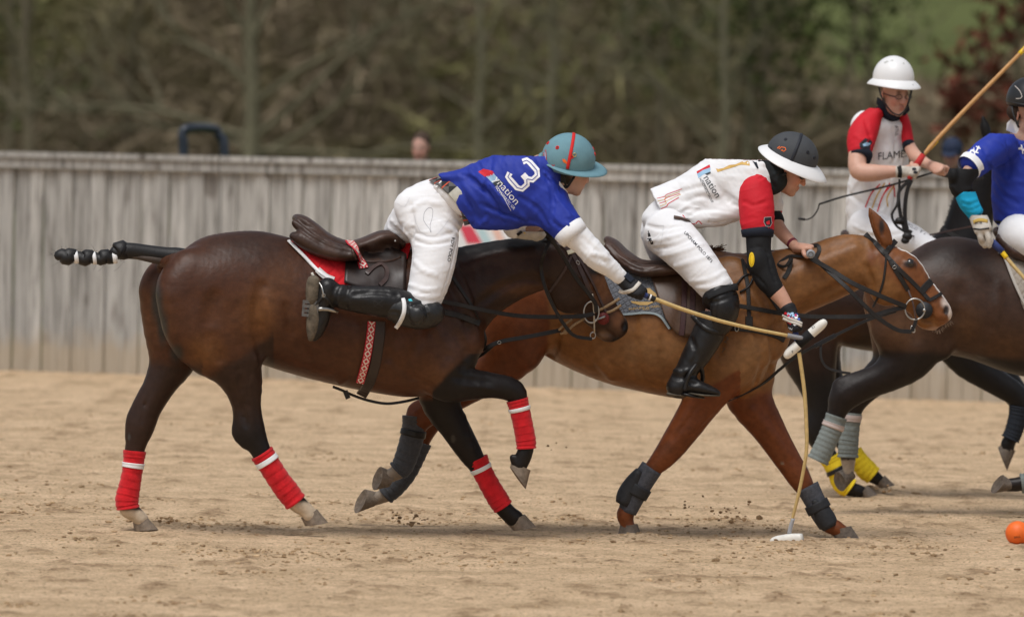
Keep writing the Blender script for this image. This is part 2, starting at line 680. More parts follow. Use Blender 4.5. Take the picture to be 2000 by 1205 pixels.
def patch(top, bot, bv, nu=24, nv=12, off=0.006, thick=0.008, Yf=None, ycap=None):
    """a flap laid over the surface: between a top and a bottom picture curve"""
    def resample(c, n):
        A = cr(np.array(c, dtype=np.float64), 6)
        s = np.concatenate([[0], np.cumsum(np.linalg.norm(np.diff(A, axis=0), axis=1))])
        t = np.linspace(0, s[-1], n)
        return np.stack([np.interp(t, s, A[:, 0]), np.interp(t, s, A[:, 1])], 1)
    T, B = resample(top, nu), resample(bot, nu)
    Y = np.full((nv, nu), np.nan)
    G = np.zeros((nv, nu, 2))
    for j in range(nv):
        v = j / (nv - 1)
        for i in range(nu):
            x, y = T[i] * (1 - v) + B[i] * v
            G[j, i] = x, y
            h = cast(bv, x, y)
            if h:
                Y[j, i] = h[0].y
    for i in range(nu):
        col = Y[:, i]
        ok = np.nonzero(~np.isnan(col))[0]
        if len(ok):
            for j in range(nv):
                if np.isnan(col[j]):
                    col[j] = col[ok[np.argmin(np.abs(ok - j))]]
    if np.isnan(Y).any():
        Y[np.isnan(Y)] = Yf if Yf is not None else np.nanmean(Y)
    hard = Y.copy()
    for _ in range(3):
        Q = np.pad(Y, 1, mode='edge')
        Y = (Q[:-2, 1:-1] + Q[2:, 1:-1] + Q[1:-1, :-2] + Q[1:-1, 2:] + 4 * Y) / 8
    Y = np.minimum(Y, hard)
    V, F, UV = [], [], []
    for lay in (0, 1):
        for j in range(nv):
            for i in range(nu):
                x, y = G[j, i]
                V.append(P(x, y, Y[j, i] - off - (thick if lay == 0 else 0)))
                UV.append((x / 100.0, y / 100.0))
    n = nu * nv
    for j in range(nv - 1):
        for i in range(nu - 1):
            a = j * nu + i
            F.append((a, a + nu, a + nu + 1, a + 1))
            F.append((n + a, n + a + 1, n + a + nu + 1, n + a + nu))
    ring = [i for i in range(nu)] + [j * nu + nu - 1 for j in range(1, nv)] + [(nv - 1) * nu + i for i in range(nu - 2, -1, -1)] + [j * nu for j in range(nv - 2, 0, -1)]
    for q in range(len(ring)):
        a, b = ring[q], ring[(q + 1) % len(ring)]
        F.append((a, b, n + b, n + a))
    return V, F, UV, [ (float(G.reshape(-1,2)[r][0]), float(G.reshape(-1,2)[r][1])) for r in ring ]

# ------------------------------------------------------------------ flat print laid on a surface
def print_on(name, polys, bv, mat, parent, off=0.0016, maxlen=7.0):
    """polys: mesh (verts2d px, faces) draped on the surface"""
    bm = bmesh.new()
    for V2, F2 in polys:
        vs = [bm.verts.new((x, y, 0)) for x, y in V2]
        for f in F2:
            try:
                bm.faces.new([vs[i] for i in f])
            except ValueError:
                pass
    bmesh.ops.triangulate(bm, faces=bm.faces[:])
    for _ in range(4):
        le = [e for e in bm.edges if e.calc_length() > maxlen]
        if not le:
            break
        bmesh.ops.subdivide_edges(bm, edges=le, cuts=1)
        bmesh.ops.triangulate(bm, faces=bm.faces[:])
    bm.verts.ensure_lookup_table()
    V, ok = [], []
    for v in bm.verts:
        h = cast(bv, v.co.x, v.co.y)
        if h:
            V.append(h[0] - ray(v.co.x, v.co.y).normalized() * off)
            ok.append(True)
        else:
            V.append(P(v.co.x, v.co.y, 0))
            ok.append(False)
    F = []
    for f in bm.faces:
        ii = [v.index for v in f.verts]
        if all(ok[i] for i in ii):
            p = [V[i] for i in ii]
            dy = max(q.y for q in p) - min(q.y for q in p)
            if dy < 0.03:
                n = (p[1] - p[0]).cross(p[2] - p[0])
                F.append(tuple(ii) if n.y < 0 else tuple(ii[::-1]))
    bm.free()
    if not F:
        return None
    return mk(name, V, F, mat, parent, smooth=False)

def glyphs(txt, org, ang, size, sx=1.0, shear=0.0, spacing=1.0, bold=0.0):
    """text as 2-D picture polygons: baseline start org, direction ang (deg, clockwise on picture), cap height size px"""
    cu = bpy.data.curves.new('lettering', 'FONT')
    cu.body = txt
    cu.size = 1.0
    cu.space_character = spacing
    cu.offset = bold
    cu.resolution_u = 3
    ob = bpy.data.objects.new('lettering', cu)
    COL.objects.link(ob)
    bpy.context.view_layer.update()
    dg = bpy.context.evaluated_depsgraph_get()
    me = bpy.data.meshes.new_from_object(ob.evaluated_get(dg))
    bpy.data.objects.remove(ob)
    bpy.data.curves.remove(cu)
    k = size / 0.69
    ca, sa = math.cos(math.radians(ang)), math.sin(math.radians(ang))
    V2 = []
    for v in me.vertices:
        x, y = (v.co.x + shear * v.co.y) * k * sx, v.co.y * k
        V2.append((org[0] + x * ca + y * sa, org[1] + x * sa - y * ca))
    F2 = [tuple(p.vertices) for p in me.polygons]
    bpy.data.meshes.remove(me)
    return V2, F2

def poly2(pts):
    return [tuple(p) for p in pts], [tuple(range(len(pts)))]

def stroke2(pts, w, sub=6, closed=False):
    A = cr(np.array(pts, dtype=np.float64), sub)
    V, F = [], []
    n = len(A)
    for i in range(n):
        t = A[min(i + 1, n - 1)] - A[max(i - 1, 0)]
        t = t / (np.linalg.norm(t) + 1e-9)
        nn = np.array([-t[1], t[0]]) * w / 2
        V += [tuple(A[i] + nn), tuple(A[i] - nn)]
    for i in range(n - 1):
        F.append((2 * i, 2 * i + 1, 2 * i + 3, 2 * i + 2))
    return V, F

def disc2(c, r, n=16, ry=None):
    return poly2([(c[0] + r * math.cos(2 * math.pi * i / n), c[1] + (ry or r) * math.sin(2 * math.pi * i / n)) for i in range(n)])

# ================================================================== the setting
def sand_material():
    mt = bpy.data.materials.new('sand')
    mt.use_nodes = True
    nt = mt.node_tree
    b = nt.nodes['Principled BSDF']
    b.inputs['Roughness'].default_value = 0.95
    b.inputs['Specular IOR Level'].default_value = 0.15
    at = nt.nodes.new('ShaderNodeAttribute'); at.attribute_name = 'Col'
    tc = nt.nodes.new('ShaderNodeTexCoord')
    n = nt.nodes.new('ShaderNodeTexNoise'); n.inputs['Scale'].default_value = 2.2; n.inputs['Detail'].default_value = 9; n.inputs['Roughness'].default_value = 0.7
    nt.links.new(tc.outputs['Object'], n.inputs['Vector'])
    rp = ramp2(nt, (0.80, 0.77, 0.72), (1.16, 1.16, 1.17), 0.34, 0.66)
    nt.links.new(n.outputs[0], rp.inputs[0])
    n3 = nt.nodes.new('ShaderNodeTexNoise'); n3.inputs['Scale'].default_value = 75; n3.inputs['Detail'].default_value = 4; n3.inputs['Roughness'].default_value = 0.8
    nt.links.new(tc.outputs['Object'], n3.inputs['Vector'])
    rp3 = ramp2(nt, (0.70, 0.67, 0.64), (1.14, 1.14, 1.14), 0.30, 0.56)
    nt.links.new(n3.outputs[0], rp3.inputs[0])
    m1 = nt.nodes.new('ShaderNodeMix'); m1.data_type = 'RGBA'; m1.blend_type = 'MULTIPLY'; m1.inputs[0].default_value = 1
    nt.links.new(at.outputs['Color'], m1.inputs[6]); nt.links.new(rp.outputs[0], m1.inputs[7])
    m2 = nt.nodes.new('ShaderNodeMix'); m2.data_type = 'RGBA'; m2.blend_type = 'MULTIPLY'; m2.inputs[0].default_value = 1
    nt.links.new(m1.outputs[2], m2.inputs[6]); nt.links.new(rp3.outputs[0], m2.inputs[7])
    mp4 = nt.nodes.new('ShaderNodeMapping'); mp4.inputs['Scale'].default_value = (1, .62, 1)
    nt.links.new(tc.outputs['Object'], mp4.inputs[0])
    n4 = nt.nodes.new('ShaderNodeTexNoise'); n4.inputs['Scale'].default_value = 34; n4.inputs['Detail'].default_value = 4; n4.inputs['Roughness'].default_value = 0.7
    nt.links.new(mp4.outputs[0], n4.inputs['Vector'])
    rp4 = ramp2(nt, (0.52, 0.48, 0.44), (1.05, 1.05, 1.05), 0.33, 0.47)
    nt.links.new(n4.outputs[0], rp4.inputs[0])
    m4 = nt.nodes.new('ShaderNodeMix'); m4.data_type = 'RGBA'; m4.blend_type = 'MULTIPLY'; m4.inputs[0].default_value = 1
    nt.links.new(m2.outputs[2], m4.inputs[6]); nt.links.new(rp4.outputs[0], m4.inputs[7])
    nt.links.new(m4.outputs[2], b.inputs['Base Color'])
    bp = nt.nodes.new('ShaderNodeBump'); bp.inputs['Strength'].default_value = 0.9; bp.inputs['Distance'].default_value = 0.02
    nt.links.new(n3.outputs[0], bp.inputs['Height'])
    nt.links.new(bp.outputs[0], b.inputs['Normal'])
    return mt

SAND = sand_material()
FA, FB = ground(0, 722), ground(2000, 786)           # foot of the fence
FDIR = (FB - FA).normalized()
FNRM = Vector((FDIR.y, -FDIR.x, 0))                    # towards the camera
MOUNDS = []

def mound(px, py, h, r):
    p = ground(px, py)
    MOUNDS.append((p.x, p.y, h, r))

for a in ((290, 1034, .03, .22), (640, 1022, .018, .25), (330, 1030, .025, .2), (1225, 1049, .014, .17), (1255, 1047, .012, .13), (1660, 1058, .012, .2), (1540, 1062, .014, .2), (1700, 962, .04, .2), (1745, 950, .035, .2),
          (380, 1070, .03, .2), (600, 1090, .02, .2), (790, 1005, .02, .3), (1090, 1160, .02, .3)):
    mound(*a)

def sand_height(x, y):
    p = np.stack([x, y, np.zeros_like(x)], 1)
    big = fbm(p * np.array([1.1, .5, 1]), 11, 3) - 0.5
    mid = fbm(p * np.array([5.5, 2.6, 1]), 23, 3)
    clump = np.clip((mid - 0.56) * 5, 0, 1)
    fine = fbm(p * np.array([22, 13, 1]), 31, 2) - 0.5
    fine2 = fbm(p * np.array([34, 22, 1]), 37, 2) - 0.5
    h = 0.007 * big + clump * (0.004 + 0.022 * np.maximum(fine, 0)) + 0.006 * fine + 0.012 * fine2
    hoof = np.clip((fbm(p * np.array([2.6, 1.6, 1]), 47, 2) - 0.62) * 6, 0, 1)
    h -= 0.009 * hoof
    for mx, my, mh, mr in MOUNDS:
        d2 = ((x - mx) ** 2 + ((y - my) * 0.7) ** 2) / (mr * mr)
        h += mh * np.exp(-d2 * 2.2) * (0.7 + 1.2 * (fine + 0.3))
    return h, clump, fine

def build_ground():
    dx = np.arange(-5.0, 5.0, 0.021)
    dy = np.concatenate([np.arange(-7.4, 3.0, 0.028), np.arange(3.0, 26, 0.075)])
    xs = np.concatenate([[-900, -300, -100, -40, -18, -9], dx, [9, 18, 40, 100, 300, 900]])
    ys = np.concatenate([[-60, -36, -20, -12], dy, [34, 60, 120, 250, 420]])
    X, Y = np.meshgrid(xs, ys, indexing='ij')
    x, y = X.ravel(), Y.ravel()
    h, cl, fine = sand_height(x, y)
    fade = np.clip((6.5 - np.abs(x)) / 1.2, 0, 1)
    z = h * fade
    rel = (x - FA.x) * -FNRM.x + (y - FA.y) * -FNRM.y          # metres behind the fence line
    z = np.where(rel > -0.1, -0.02, z)
    V = np.stack([x, y, z], 1)
    nx, ny = X.shape
    a = (np.arange(nx - 1)[:, None] * ny + np.arange(ny - 1)[None]).ravel()
    F = np.stack([a, a + ny, a + ny + 1, a + 1], 1)
    dry = np.array([0.70, 0.515, 0.33]); damp = np.array([0.44, 0.305, 0.185])
    t = np.clip(cl * 1.0 * (.5 + np.clip(fine * 4, 0, 1)) + np.clip(fine * 1.2, -0.1, 0.3), 0, 1)[:, None]
    col = dry * (1 - t) + damp * t
    o = mk('sand_arena_ground', V, F, SAND, col=col)
    tag(o, kind='structure')

build_ground()

def clod(c, r, rnd, sq=0.6):
    """irregular lump of 20 faces"""
    t = (1 + 5 ** 0.5) / 2
    vs = [(-1, t, 0), (1, t, 0), (-1, -t, 0), (1, -t, 0), (0, -1, t), (0, 1, t), (0, -1, -t), (0, 1, -t), (t, 0, -1), (t, 0, 1), (-t, 0, -1), (-t, 0, 1)]
    fs = [(0, 11, 5), (0, 5, 1), (0, 1, 7), (0, 7, 10), (0, 10, 11), (1, 5, 9), (5, 11, 4), (11, 10, 2), (10, 7, 6), (7, 1, 8), (3, 9, 4), (3, 4, 2), (3, 2, 6), (3, 6, 8), (3, 8, 9), (4, 9, 5), (2, 4, 11), (6, 2, 10), (8, 6, 7), (9, 8, 1)]
    V = []
    for x, y, z in vs:
        q = r / 1.9 * rnd.uniform(0.6, 1.25)
        V.append((c[0] + x * q * 1.2, c[1] + y * q, c[2] + z * q * sq))
    return V, fs

def build_clods():
    rnd = random.Random(5)
    V, F, C = [], [], []
    cl = []
    for _ in range(120):
        y = rnd.uniform(-7.2, 14) if rnd.random() < .55 else rnd.uniform(-7, 2)
        x = rnd.uniform(-3.6, 3.6) * (1 + y / 38)
        cl.append((x, y, rnd.randint(14, 60), rnd.uniform(.05, .3)))
    for px, py in ((380, 1072), (600, 1088), (350, 1020), (660, 1018), (450, 1025), (760, 1010), (1250, 1045), (1700, 1050), (1520, 1062), (930, 1092), (1750, 962), (860, 1000)):
        g = ground(px, py)
        cl.append((g.x, g.y, 60, .22))
    pts = []
    for x, y, n, s in cl:
        for _ in range(n):
            pts.append((x + rnd.gauss(0, s), y + rnd.gauss(0, s * 1.3), abs(rnd.gauss(0, .0055)) + .002))
    for _ in range(3800):
        y = rnd.uniform(-7.5, 12)
        pts.append((rnd.uniform(-3.7, 3.7) * (1 + y / 38), y, rnd.uniform(.0015, .0055)))
    pts = [p for p in pts if (p[0] - FA.x) * -FNRM.x + (p[1] - FA.y) * -FNRM.y < -.15]
    A = np.array(pts)
    h, _, _ = sand_height(A[:, 0], A[:, 1])
    for (x, y, r), z in zip(pts, h):
        v, f = clod((x, y, z + r * .25), r, rnd)
        b = len(V)
        V += v
        F += [tuple(i + b for i in q) for q in f]
        k = rnd.uniform(.75, 1.2)
        c = (0.44 * k, 0.30 * k, 0.175 * k) if rnd.random() < .5 else (0.62 * k, 0.445 * k, 0.27 * k)
        C += [c] * len(v)
    o = mk('loose_sand_clods', V, np.array(F), SAND, smooth=False, col=np.array(C))
    tag(o, 'small crumbs and clods of churned damp sand scattered over the arena', 'sand clods', kind='stuff')
    V, F, C = [], [], []
    for px, py, n, sx, sy, Y in ((800, 1015, 22, 34, 14, -.2), (1430, 1000, 24, 60, 22, 0), (1340, 985, 8, 40, 20, .1), (1085, 870, 4, 20, 12, -.3), (1730, 955, 10, 25, 10, 4.2), (330, 1018, 12, 20, 8, -.5)):
        for _ in range(n):
            x, y = rnd.gauss(px, sx * .5), rnd.gauss(py, sy * .5)
            c = P(x, y, Y + rnd.uniform(-.15, .15))
            if c.z < .01:
                c.z = .012
            r = abs(rnd.gauss(0, .005)) + .003
            v, f = clod(c, r, rnd, .9)
            b = len(V); V += v; F += [tuple(i + b for i in q) for q in f]
            k = rnd.uniform(.7, 1.1); C += [(0.36 * k, 0.24 * k, 0.135 * k)] * len(v)
    o = mk('flying_sand', V, np.array(F), SAND, smooth=False, col=np.array(C))
    tag(o, 'bits of sand thrown up into the air behind the galloping hooves', 'flying sand', kind='stuff')

build_clods()

# ------------------------------------------------------------------ fence
def wood_material():
    mt = bpy.data.materials.new('weathered_wood')
    mt.use_nodes = True
    nt = mt.node_tree
    b = nt.nodes['Principled BSDF']
    b.inputs['Roughness'].default_value = 0.85
    b.inputs['Specular IOR Level'].default_value = 0.2
    oi = nt.nodes.new('ShaderNodeObjectInfo')
    tc = nt.nodes.new('ShaderNodeTexCoord')
    ad = nt.nodes.new('ShaderNodeVectorMath'); ad.operation = 'ADD'
    sc = nt.nodes.new('ShaderNodeVectorMath'); sc.operation = 'SCALE'; sc.inputs['Scale'].default_value = 37
    cb = nt.nodes.new('ShaderNodeCombineXYZ')
    nt.links.new(oi.outputs['Random'], cb.inputs[0]); nt.links.new(oi.outputs['Random'], cb.inputs[2])
    nt.links.new(cb.outputs[0], sc.inputs[0])
    nt.links.new(tc.outputs['Object'], ad.inputs[0]); nt.links.new(sc.outputs[0], ad.inputs[1])
    mp = nt.nodes.new('ShaderNodeMapping'); mp.inputs['Scale'].default_value = (24, 24, 1.2)
    nt.links.new(ad.outputs[0], mp.inputs[0])
    n = nt.nodes.new('ShaderNodeTexNoise'); n.inputs['Scale'].default_value = 1.6; n.inputs['Detail'].default_value = 6; n.inputs['Roughness'].default_value = .6
    nt.links.new(mp.outputs[0], n.inputs['Vector'])
    rp = nt.nodes.new('ShaderNodeValToRGB')
    cr_ = rp.color_ramp
    cr_.elements[0].position = .31; cr_.elements[0].color = (.14, .135, .124, 1)
    cr_.elements[1].position = .72; cr_.elements[1].color = (.55, .54, .512, 1)
    e = cr_.elements.new(.48); e.color = (.375, .365, .343, 1)
    nt.links.new(n.outputs[0], rp.inputs[0])
    hs = nt.nodes.new('ShaderNodeHueSaturation')
    mr = nt.nodes.new('ShaderNodeMapRange'); mr.inputs[3].default_value = .80; mr.inputs[4].default_value = 1.16
    nt.links.new(oi.outputs['Random'], mr.inputs[0])
    nt.links.new(mr.outputs[0], hs.inputs['Value'])
    nt.links.new(rp.outputs[0], hs.inputs['Color'])
    # knots
    mp2 = nt.nodes.new('ShaderNodeMapping'); mp2.inputs['Scale'].default_value = (7, 7, 2.6)
    nt.links.new(ad.outputs[0], mp2.inputs[0])
    n2 = nt.nodes.new('ShaderNodeTexNoise'); n2.inputs['Scale'].default_value = 1.0; n2.inputs['Detail'].default_value = 1
    nt.links.new(mp2.outputs[0], n2.inputs['Vector'])
    rk = ramp2(nt, (.55, .52, .5), (1, 1, 1), .25, .36)
    nt.links.new(n2.outputs[0], rk.inputs[0])
    mx = nt.nodes.new('ShaderNodeMix'); mx.data_type = 'RGBA'; mx.blend_type = 'MULTIPLY'; mx.inputs[0].default_value = 1
    nt.links.new(hs.outputs[0], mx.inputs[6]); nt.links.new(rk.outputs[0], mx.inputs[7])
    # sand splashed on the foot of the boards
    sx = nt.nodes.new('ShaderNodeSeparateXYZ'); nt.links.new(tc.outputs['Object'], sx.inputs[0])
    n3 = nt.nodes.new('ShaderNodeTexNoise'); n3.inputs['Scale'].default_value = 5
    nt.links.new(tc.outputs['Object'], n3.inputs['Vector'])
    mth = nt.nodes.new('ShaderNodeMath'); mth.operation = 'MULTIPLY_ADD'; mth.inputs[1].default_value = .35; mth.inputs[2].default_value = 0
    nt.links.new(n3.outputs[0], mth.inputs[0])
    sb = nt.nodes.new('ShaderNodeMath'); sb.operation = 'SUBTRACT'
    nt.links.new(sx.outputs[2], sb.inputs[0]); nt.links.new(mth.outputs[0], sb.inputs[1])
    rs = ramp2(nt, (.75, .75, .75), (0, 0, 0), -.0, .2)
    nt.links.new(sb.outputs[0], rs.inputs[0])
    m2 = nt.nodes.new('ShaderNodeMix'); m2.data_type = 'RGBA'
    nt.links.new(rs.outputs[0], m2.inputs[0]); nt.links.new(mx.outputs[2], m2.inputs[6]); m2.inputs[7].default_value = (.42, .345, .25, 1)
    nt.links.new(m2.outputs[2], b.inputs['Base Color'])
    bp = nt.nodes.new('ShaderNodeBump'); bp.inputs['Strength'].default_value = .5; bp.inputs['Distance'].default_value = .01
    nt.links.new(n.outputs[0], bp.inputs['Height']); nt.links.new(bp.outputs[0], b.inputs['Normal'])
    return mt

WOOD = wood_material()
FH = None

def build_fence():
    global FH
    d = ray(1000, 317); base = FA + (FB - FA) * .5
    # height of the top from the picture
    t = ((FA - EYE).dot(FNRM)) / d.dot(FNRM)
    FH = (EYE + d * t).z
    root = empty('board_fence', FA, 'long weathered grey fence of upright boards along the far side of the arena', 'fence')
    rnd = random.Random(3)
    UPV = Vector((0, 0, 1))
    s = -7.0
    L = (FB - FA).length + 7.0
    i = 0
    while s < L:
        w = rnd.choice((.128, .14, .15, .15, .16))
        c0 = FA + FDIR * (s + w / 2) + FNRM * (.019 if i % 2 else 0.0) + FNRM * rnd.uniform(-.004, .004)
        h = FH - .055 - rnd.uniform(0, .012)
        hw, th = w / 2 + (-.004 if i % 2 else .004), .012
        ln = rnd.uniform(-.006, .006)
        V = []
        for z, dl in ((-.05, 0), (h, ln)):
            for a, b in ((-hw, -th), (hw, -th), (hw, th * .3), (hw * .86, th), (-hw * .86, th), (-hw, th * .3)):
                V.append(c0 + FDIR * (a + dl) + FNRM * b + UPV * z)
        F = [tuple(range(6))[::-1], tuple(range(6, 12))] + [(j, (j + 1) % 6, 6 + (j + 1) % 6, 6 + j) for j in range(6)]
        mk('board', V, F, WOOD, root, smooth=False)
        s += w + rnd.uniform(.0, .005)
        i += 1
    # cap planks and back rail
    s = -7.0
    while s < L:
        ln = min(3.0, L - s + .2)
        c = FA + FDIR * (s + ln / 2) + FNRM * .02 + UPV * (FH - .024)
        v, f = box(c, ln / 2 - .003, .066, .024, (FDIR, FNRM, UPV))
        mk('cap_plank', v, f, WOOD, root, smooth=False)
        c = FA + FDIR * (s + ln / 2) + FNRM * .052 + UPV * (FH - .093)
        v, f = box(c, ln / 2 - .004, .011, .042, (FDIR, FNRM, UPV))
        mk('rail', v, f, WOOD, root, smooth=False)
        s += ln
    for z in (.5,):
        c = FA + FDIR * (L / 2 - 3.5) - FNRM * .05 + UPV * z
        v, f = box(c, L / 2 + 3.4, .03, .05, (FDIR, FNRM, UPV))
        mk('back_rail', v, f, WOOD, root, smooth=False)
    # printed banner hung on the boards
    def onf(px, py, off=.06):
        q = FA + FNRM * off
        dd = ray(px, py)
        return EYE + dd * ((q - EYE).dot(FNRM) / dd.dot(FNRM))
    WB = M('banner_white', (.72, .74, .75), .5)
    tl, tr = onf(846, 350), onf(1012, 353)
    zb = tl.z - .98
    root2 = empty('banner', tl, 'white printed banner with a red slanted bar hung on the fence behind the blue rider', 'banner')
    a, b_ = Vector((tl.x, tl.y, zb)), Vector((tr.x, tr.y, zb))
    tr.z = tl.z
    V = [tl, tr, b_, a]
    V = V + [v - FNRM * .004 for v in V]
    mk('sheet', V, [(0, 3, 2, 1), (4, 5, 6, 7), (0, 1, 5, 4), (1, 2, 6, 5), (2, 3, 7, 6), (3, 0, 4, 7)], WB, root2, smooth=False)
    for pts, c, n in (([(896, 440), (921, 440), (942, 476), (912, 476)], (.62, .06, .1), 'red_bar'), ([(930, 446), (946, 446), (962, 478), (945, 478)], (.45, .62, .66), 'blue_bar'), ([(960, 447), (975, 447), (986, 470), (970, 470)], (.75, .5, .42), 'pink_bar')):
        mk(n, [onf(x, y, .0635) for x, y in pts], [(0, 3, 2, 1)], M(n, c, .5), root2, smooth=False)

build_fence()

# ------------------------------------------------------------------ land behind the fence
GRASS = M('rough_grass', (.085, .10, .03), .9, .1, var=(.35, .35))
FIELD = M('spring_field', (.098, .112, .040), .95, .05, var=(.09, .25))

def build_land():
    e = -FNRM
    a, b = FA + e * .3 - FDIR * 500, FA + e * .3 + FDIR * 500
    xs = np.concatenate([np.linspace(-400, -40, 8), np.linspace(-30, 30, 25), np.linspace(40, 400, 8)])
    V, F = [], []
    ds = [0, 8, 20, 40, 70, 100, 135]
    for d in ds:
        for x in xs:
            p = FA + e * (.35 + d) + FDIR * x
            V.append((p.x, p.y, .0 + .02 * math.sin(x * .7 + d)))
    n = len(xs)
    for j in range(len(ds) - 1):
        for i in range(n - 1):
            F.append((j * n + i, j * n + i + 1, (j + 1) * n + i + 1, (j + 1) * n + i))
    tag(mk('grass_field', V, F, GRASS), kind='structure')
    V, F = [], []
    ys = [96, 119, 153, 204, 272, 357, 476, 680]
    zs = [-.03, .0, .3, 1.6, 5.0, 13, 27, 55]
    xs = np.linspace(-330, 330, 60)
    for y, z in zip(ys, zs):
        for x in xs:
            V.append((x, y, z + (0.5 * math.sin(x * .05 + y * .03) * min(1, z / 3))))
    n = len(xs)
    for j in range(len(ys) - 1):
        for i in range(n - 1):
            F.append((j * n + i, j * n + i + 1, (j + 1) * n + i + 1, (j + 1) * n + i))
    tag(mk('hillside_field', V, F, FIELD), kind='structure')

build_land()

LEAF = M('leaf_and_twig', (.1, .1, .1), .8, .15, vcol=True)

def scraps(pts, rnd, smin, smax, colf, long=2.0):
    """many leaf or twig sized faces at the given points"""
    N = len(pts)
    rs = np.random.RandomState(rnd)
    pts = np.asarray(pts)
    u = rs.normal(size=(N, 3)); u /= np.linalg.norm(u, axis=1)[:, None]
    v = rs.normal(size=(N, 3)); v -= u * (u * v).sum(1)[:, None]; v /= np.linalg.norm(v, axis=1)[:, None]
    s = rs.uniform(smin, smax, N)[:, None]
    lo = rs.uniform(.6, 1.0, N)[:, None] * long
    V = np.stack([pts - u * s * lo, pts - v * s * .5, pts + u * s * lo, pts + v * s * .5], 1).reshape(-1, 3)
    F = np.arange(4 * N).reshape(-1, 4)
    C = colf(pts, rs)
    return V, F, np.repeat(C, 4, 0)

def thicket():
    rs = np.random.RandomState(2)
    N = 150000
    d = rs.uniform(125, 170, N)
    x = rs.uniform(-8.5, 8.5, N) * (1 + d / 76)
    pxs = 1000 + x / (d + 38) * FPX
    top = np.interp(pxs, [-200, 1420, 1520, 1700, 1900, 2100], [6.6, 6.6, 2.95, 2.8, 2.9, 4.0])
    top = 2.2 + (top - 2.2) * (d + 38) / 110
    z = rs.uniform(0, 1, N) ** .85 * top
    p = np.stack([x, d, z], 1)
    keep = fbm(p * np.array([.34, .2, .34]), 5, 3) > .33
    p = p[keep]
    def colf(p, rs):
        n = fbm(p * np.array([.3, .12, .36]), 9, 3)[:, None]
        g = fbm(p * np.array([.18, .08, .2]), 15, 3)[:, None]
        br = np.array([.235, .190, .112]); pu = np.array([.235, .178, .132]); ol = np.array([.195, .182, .076])
        c = br * (1 - n) + pu * n
        t = np.clip((g - .5) * 5, 0, 1)
        c = c * (1 - t) + ol * t
        return c * rs.uniform(.7, 1.3, (len(p), 1))
    V, F, C = scraps(p, 4, .03, .115, colf, 7.0)
    o = mk('undergrowth', V, F, LEAF, smooth=False, col=C)
    tag(o, 'brown and olive winter undergrowth of twigs filling the wood behind the fence', 'undergrowth', kind='stuff')
    N = 70000
    d = rs.uniform(180, 225, N)
    x = rs.uniform(-9, 9, N) * (1 + d / 76)
    pxs = 1000 + x / (d + 38) * FPX
    ytop = np.interp(pxs, [-200, 1500, 1570, 1650, 1800, 1900, 2100], [-160, -160, 150, 215, 200, 170, 60])
    top = 2.2 + (237 - ytop) / FPX * (d + 38)
    base = np.interp(d, [180, 225], [.6, 2.2])
    z = base + rs.uniform(0, 1, N) * (top - base)
    p = np.stack([x, d, z], 1)
    def colf2(p, rs):
        n = fbm(p * np.array([.25, .1, .35]), 19, 3)[:, None]
        c = np.array([.240, .198, .118]) * (1 - n) + np.array([.20, .188, .086]) * n
        return c * rs.uniform(.6, 1.4, (len(p), 1))
    V, F, C = scraps(p, 8, .11, .36, colf2, 5.0)
    o = mk('far_woodland', V, F, LEAF, smooth=False, col=C)
    tag(o, 'mass of bare brown woodland on the slope behind', 'woodland', kind='stuff')

thicket()

BARK_PALE = M('pale_lichen_bark', (.152, .138, .090), .9, .1, var=(3, .3))
BARK_DARK = M('dark_bark', (.145, .122, .082), .9, .1, var=(3, .3))

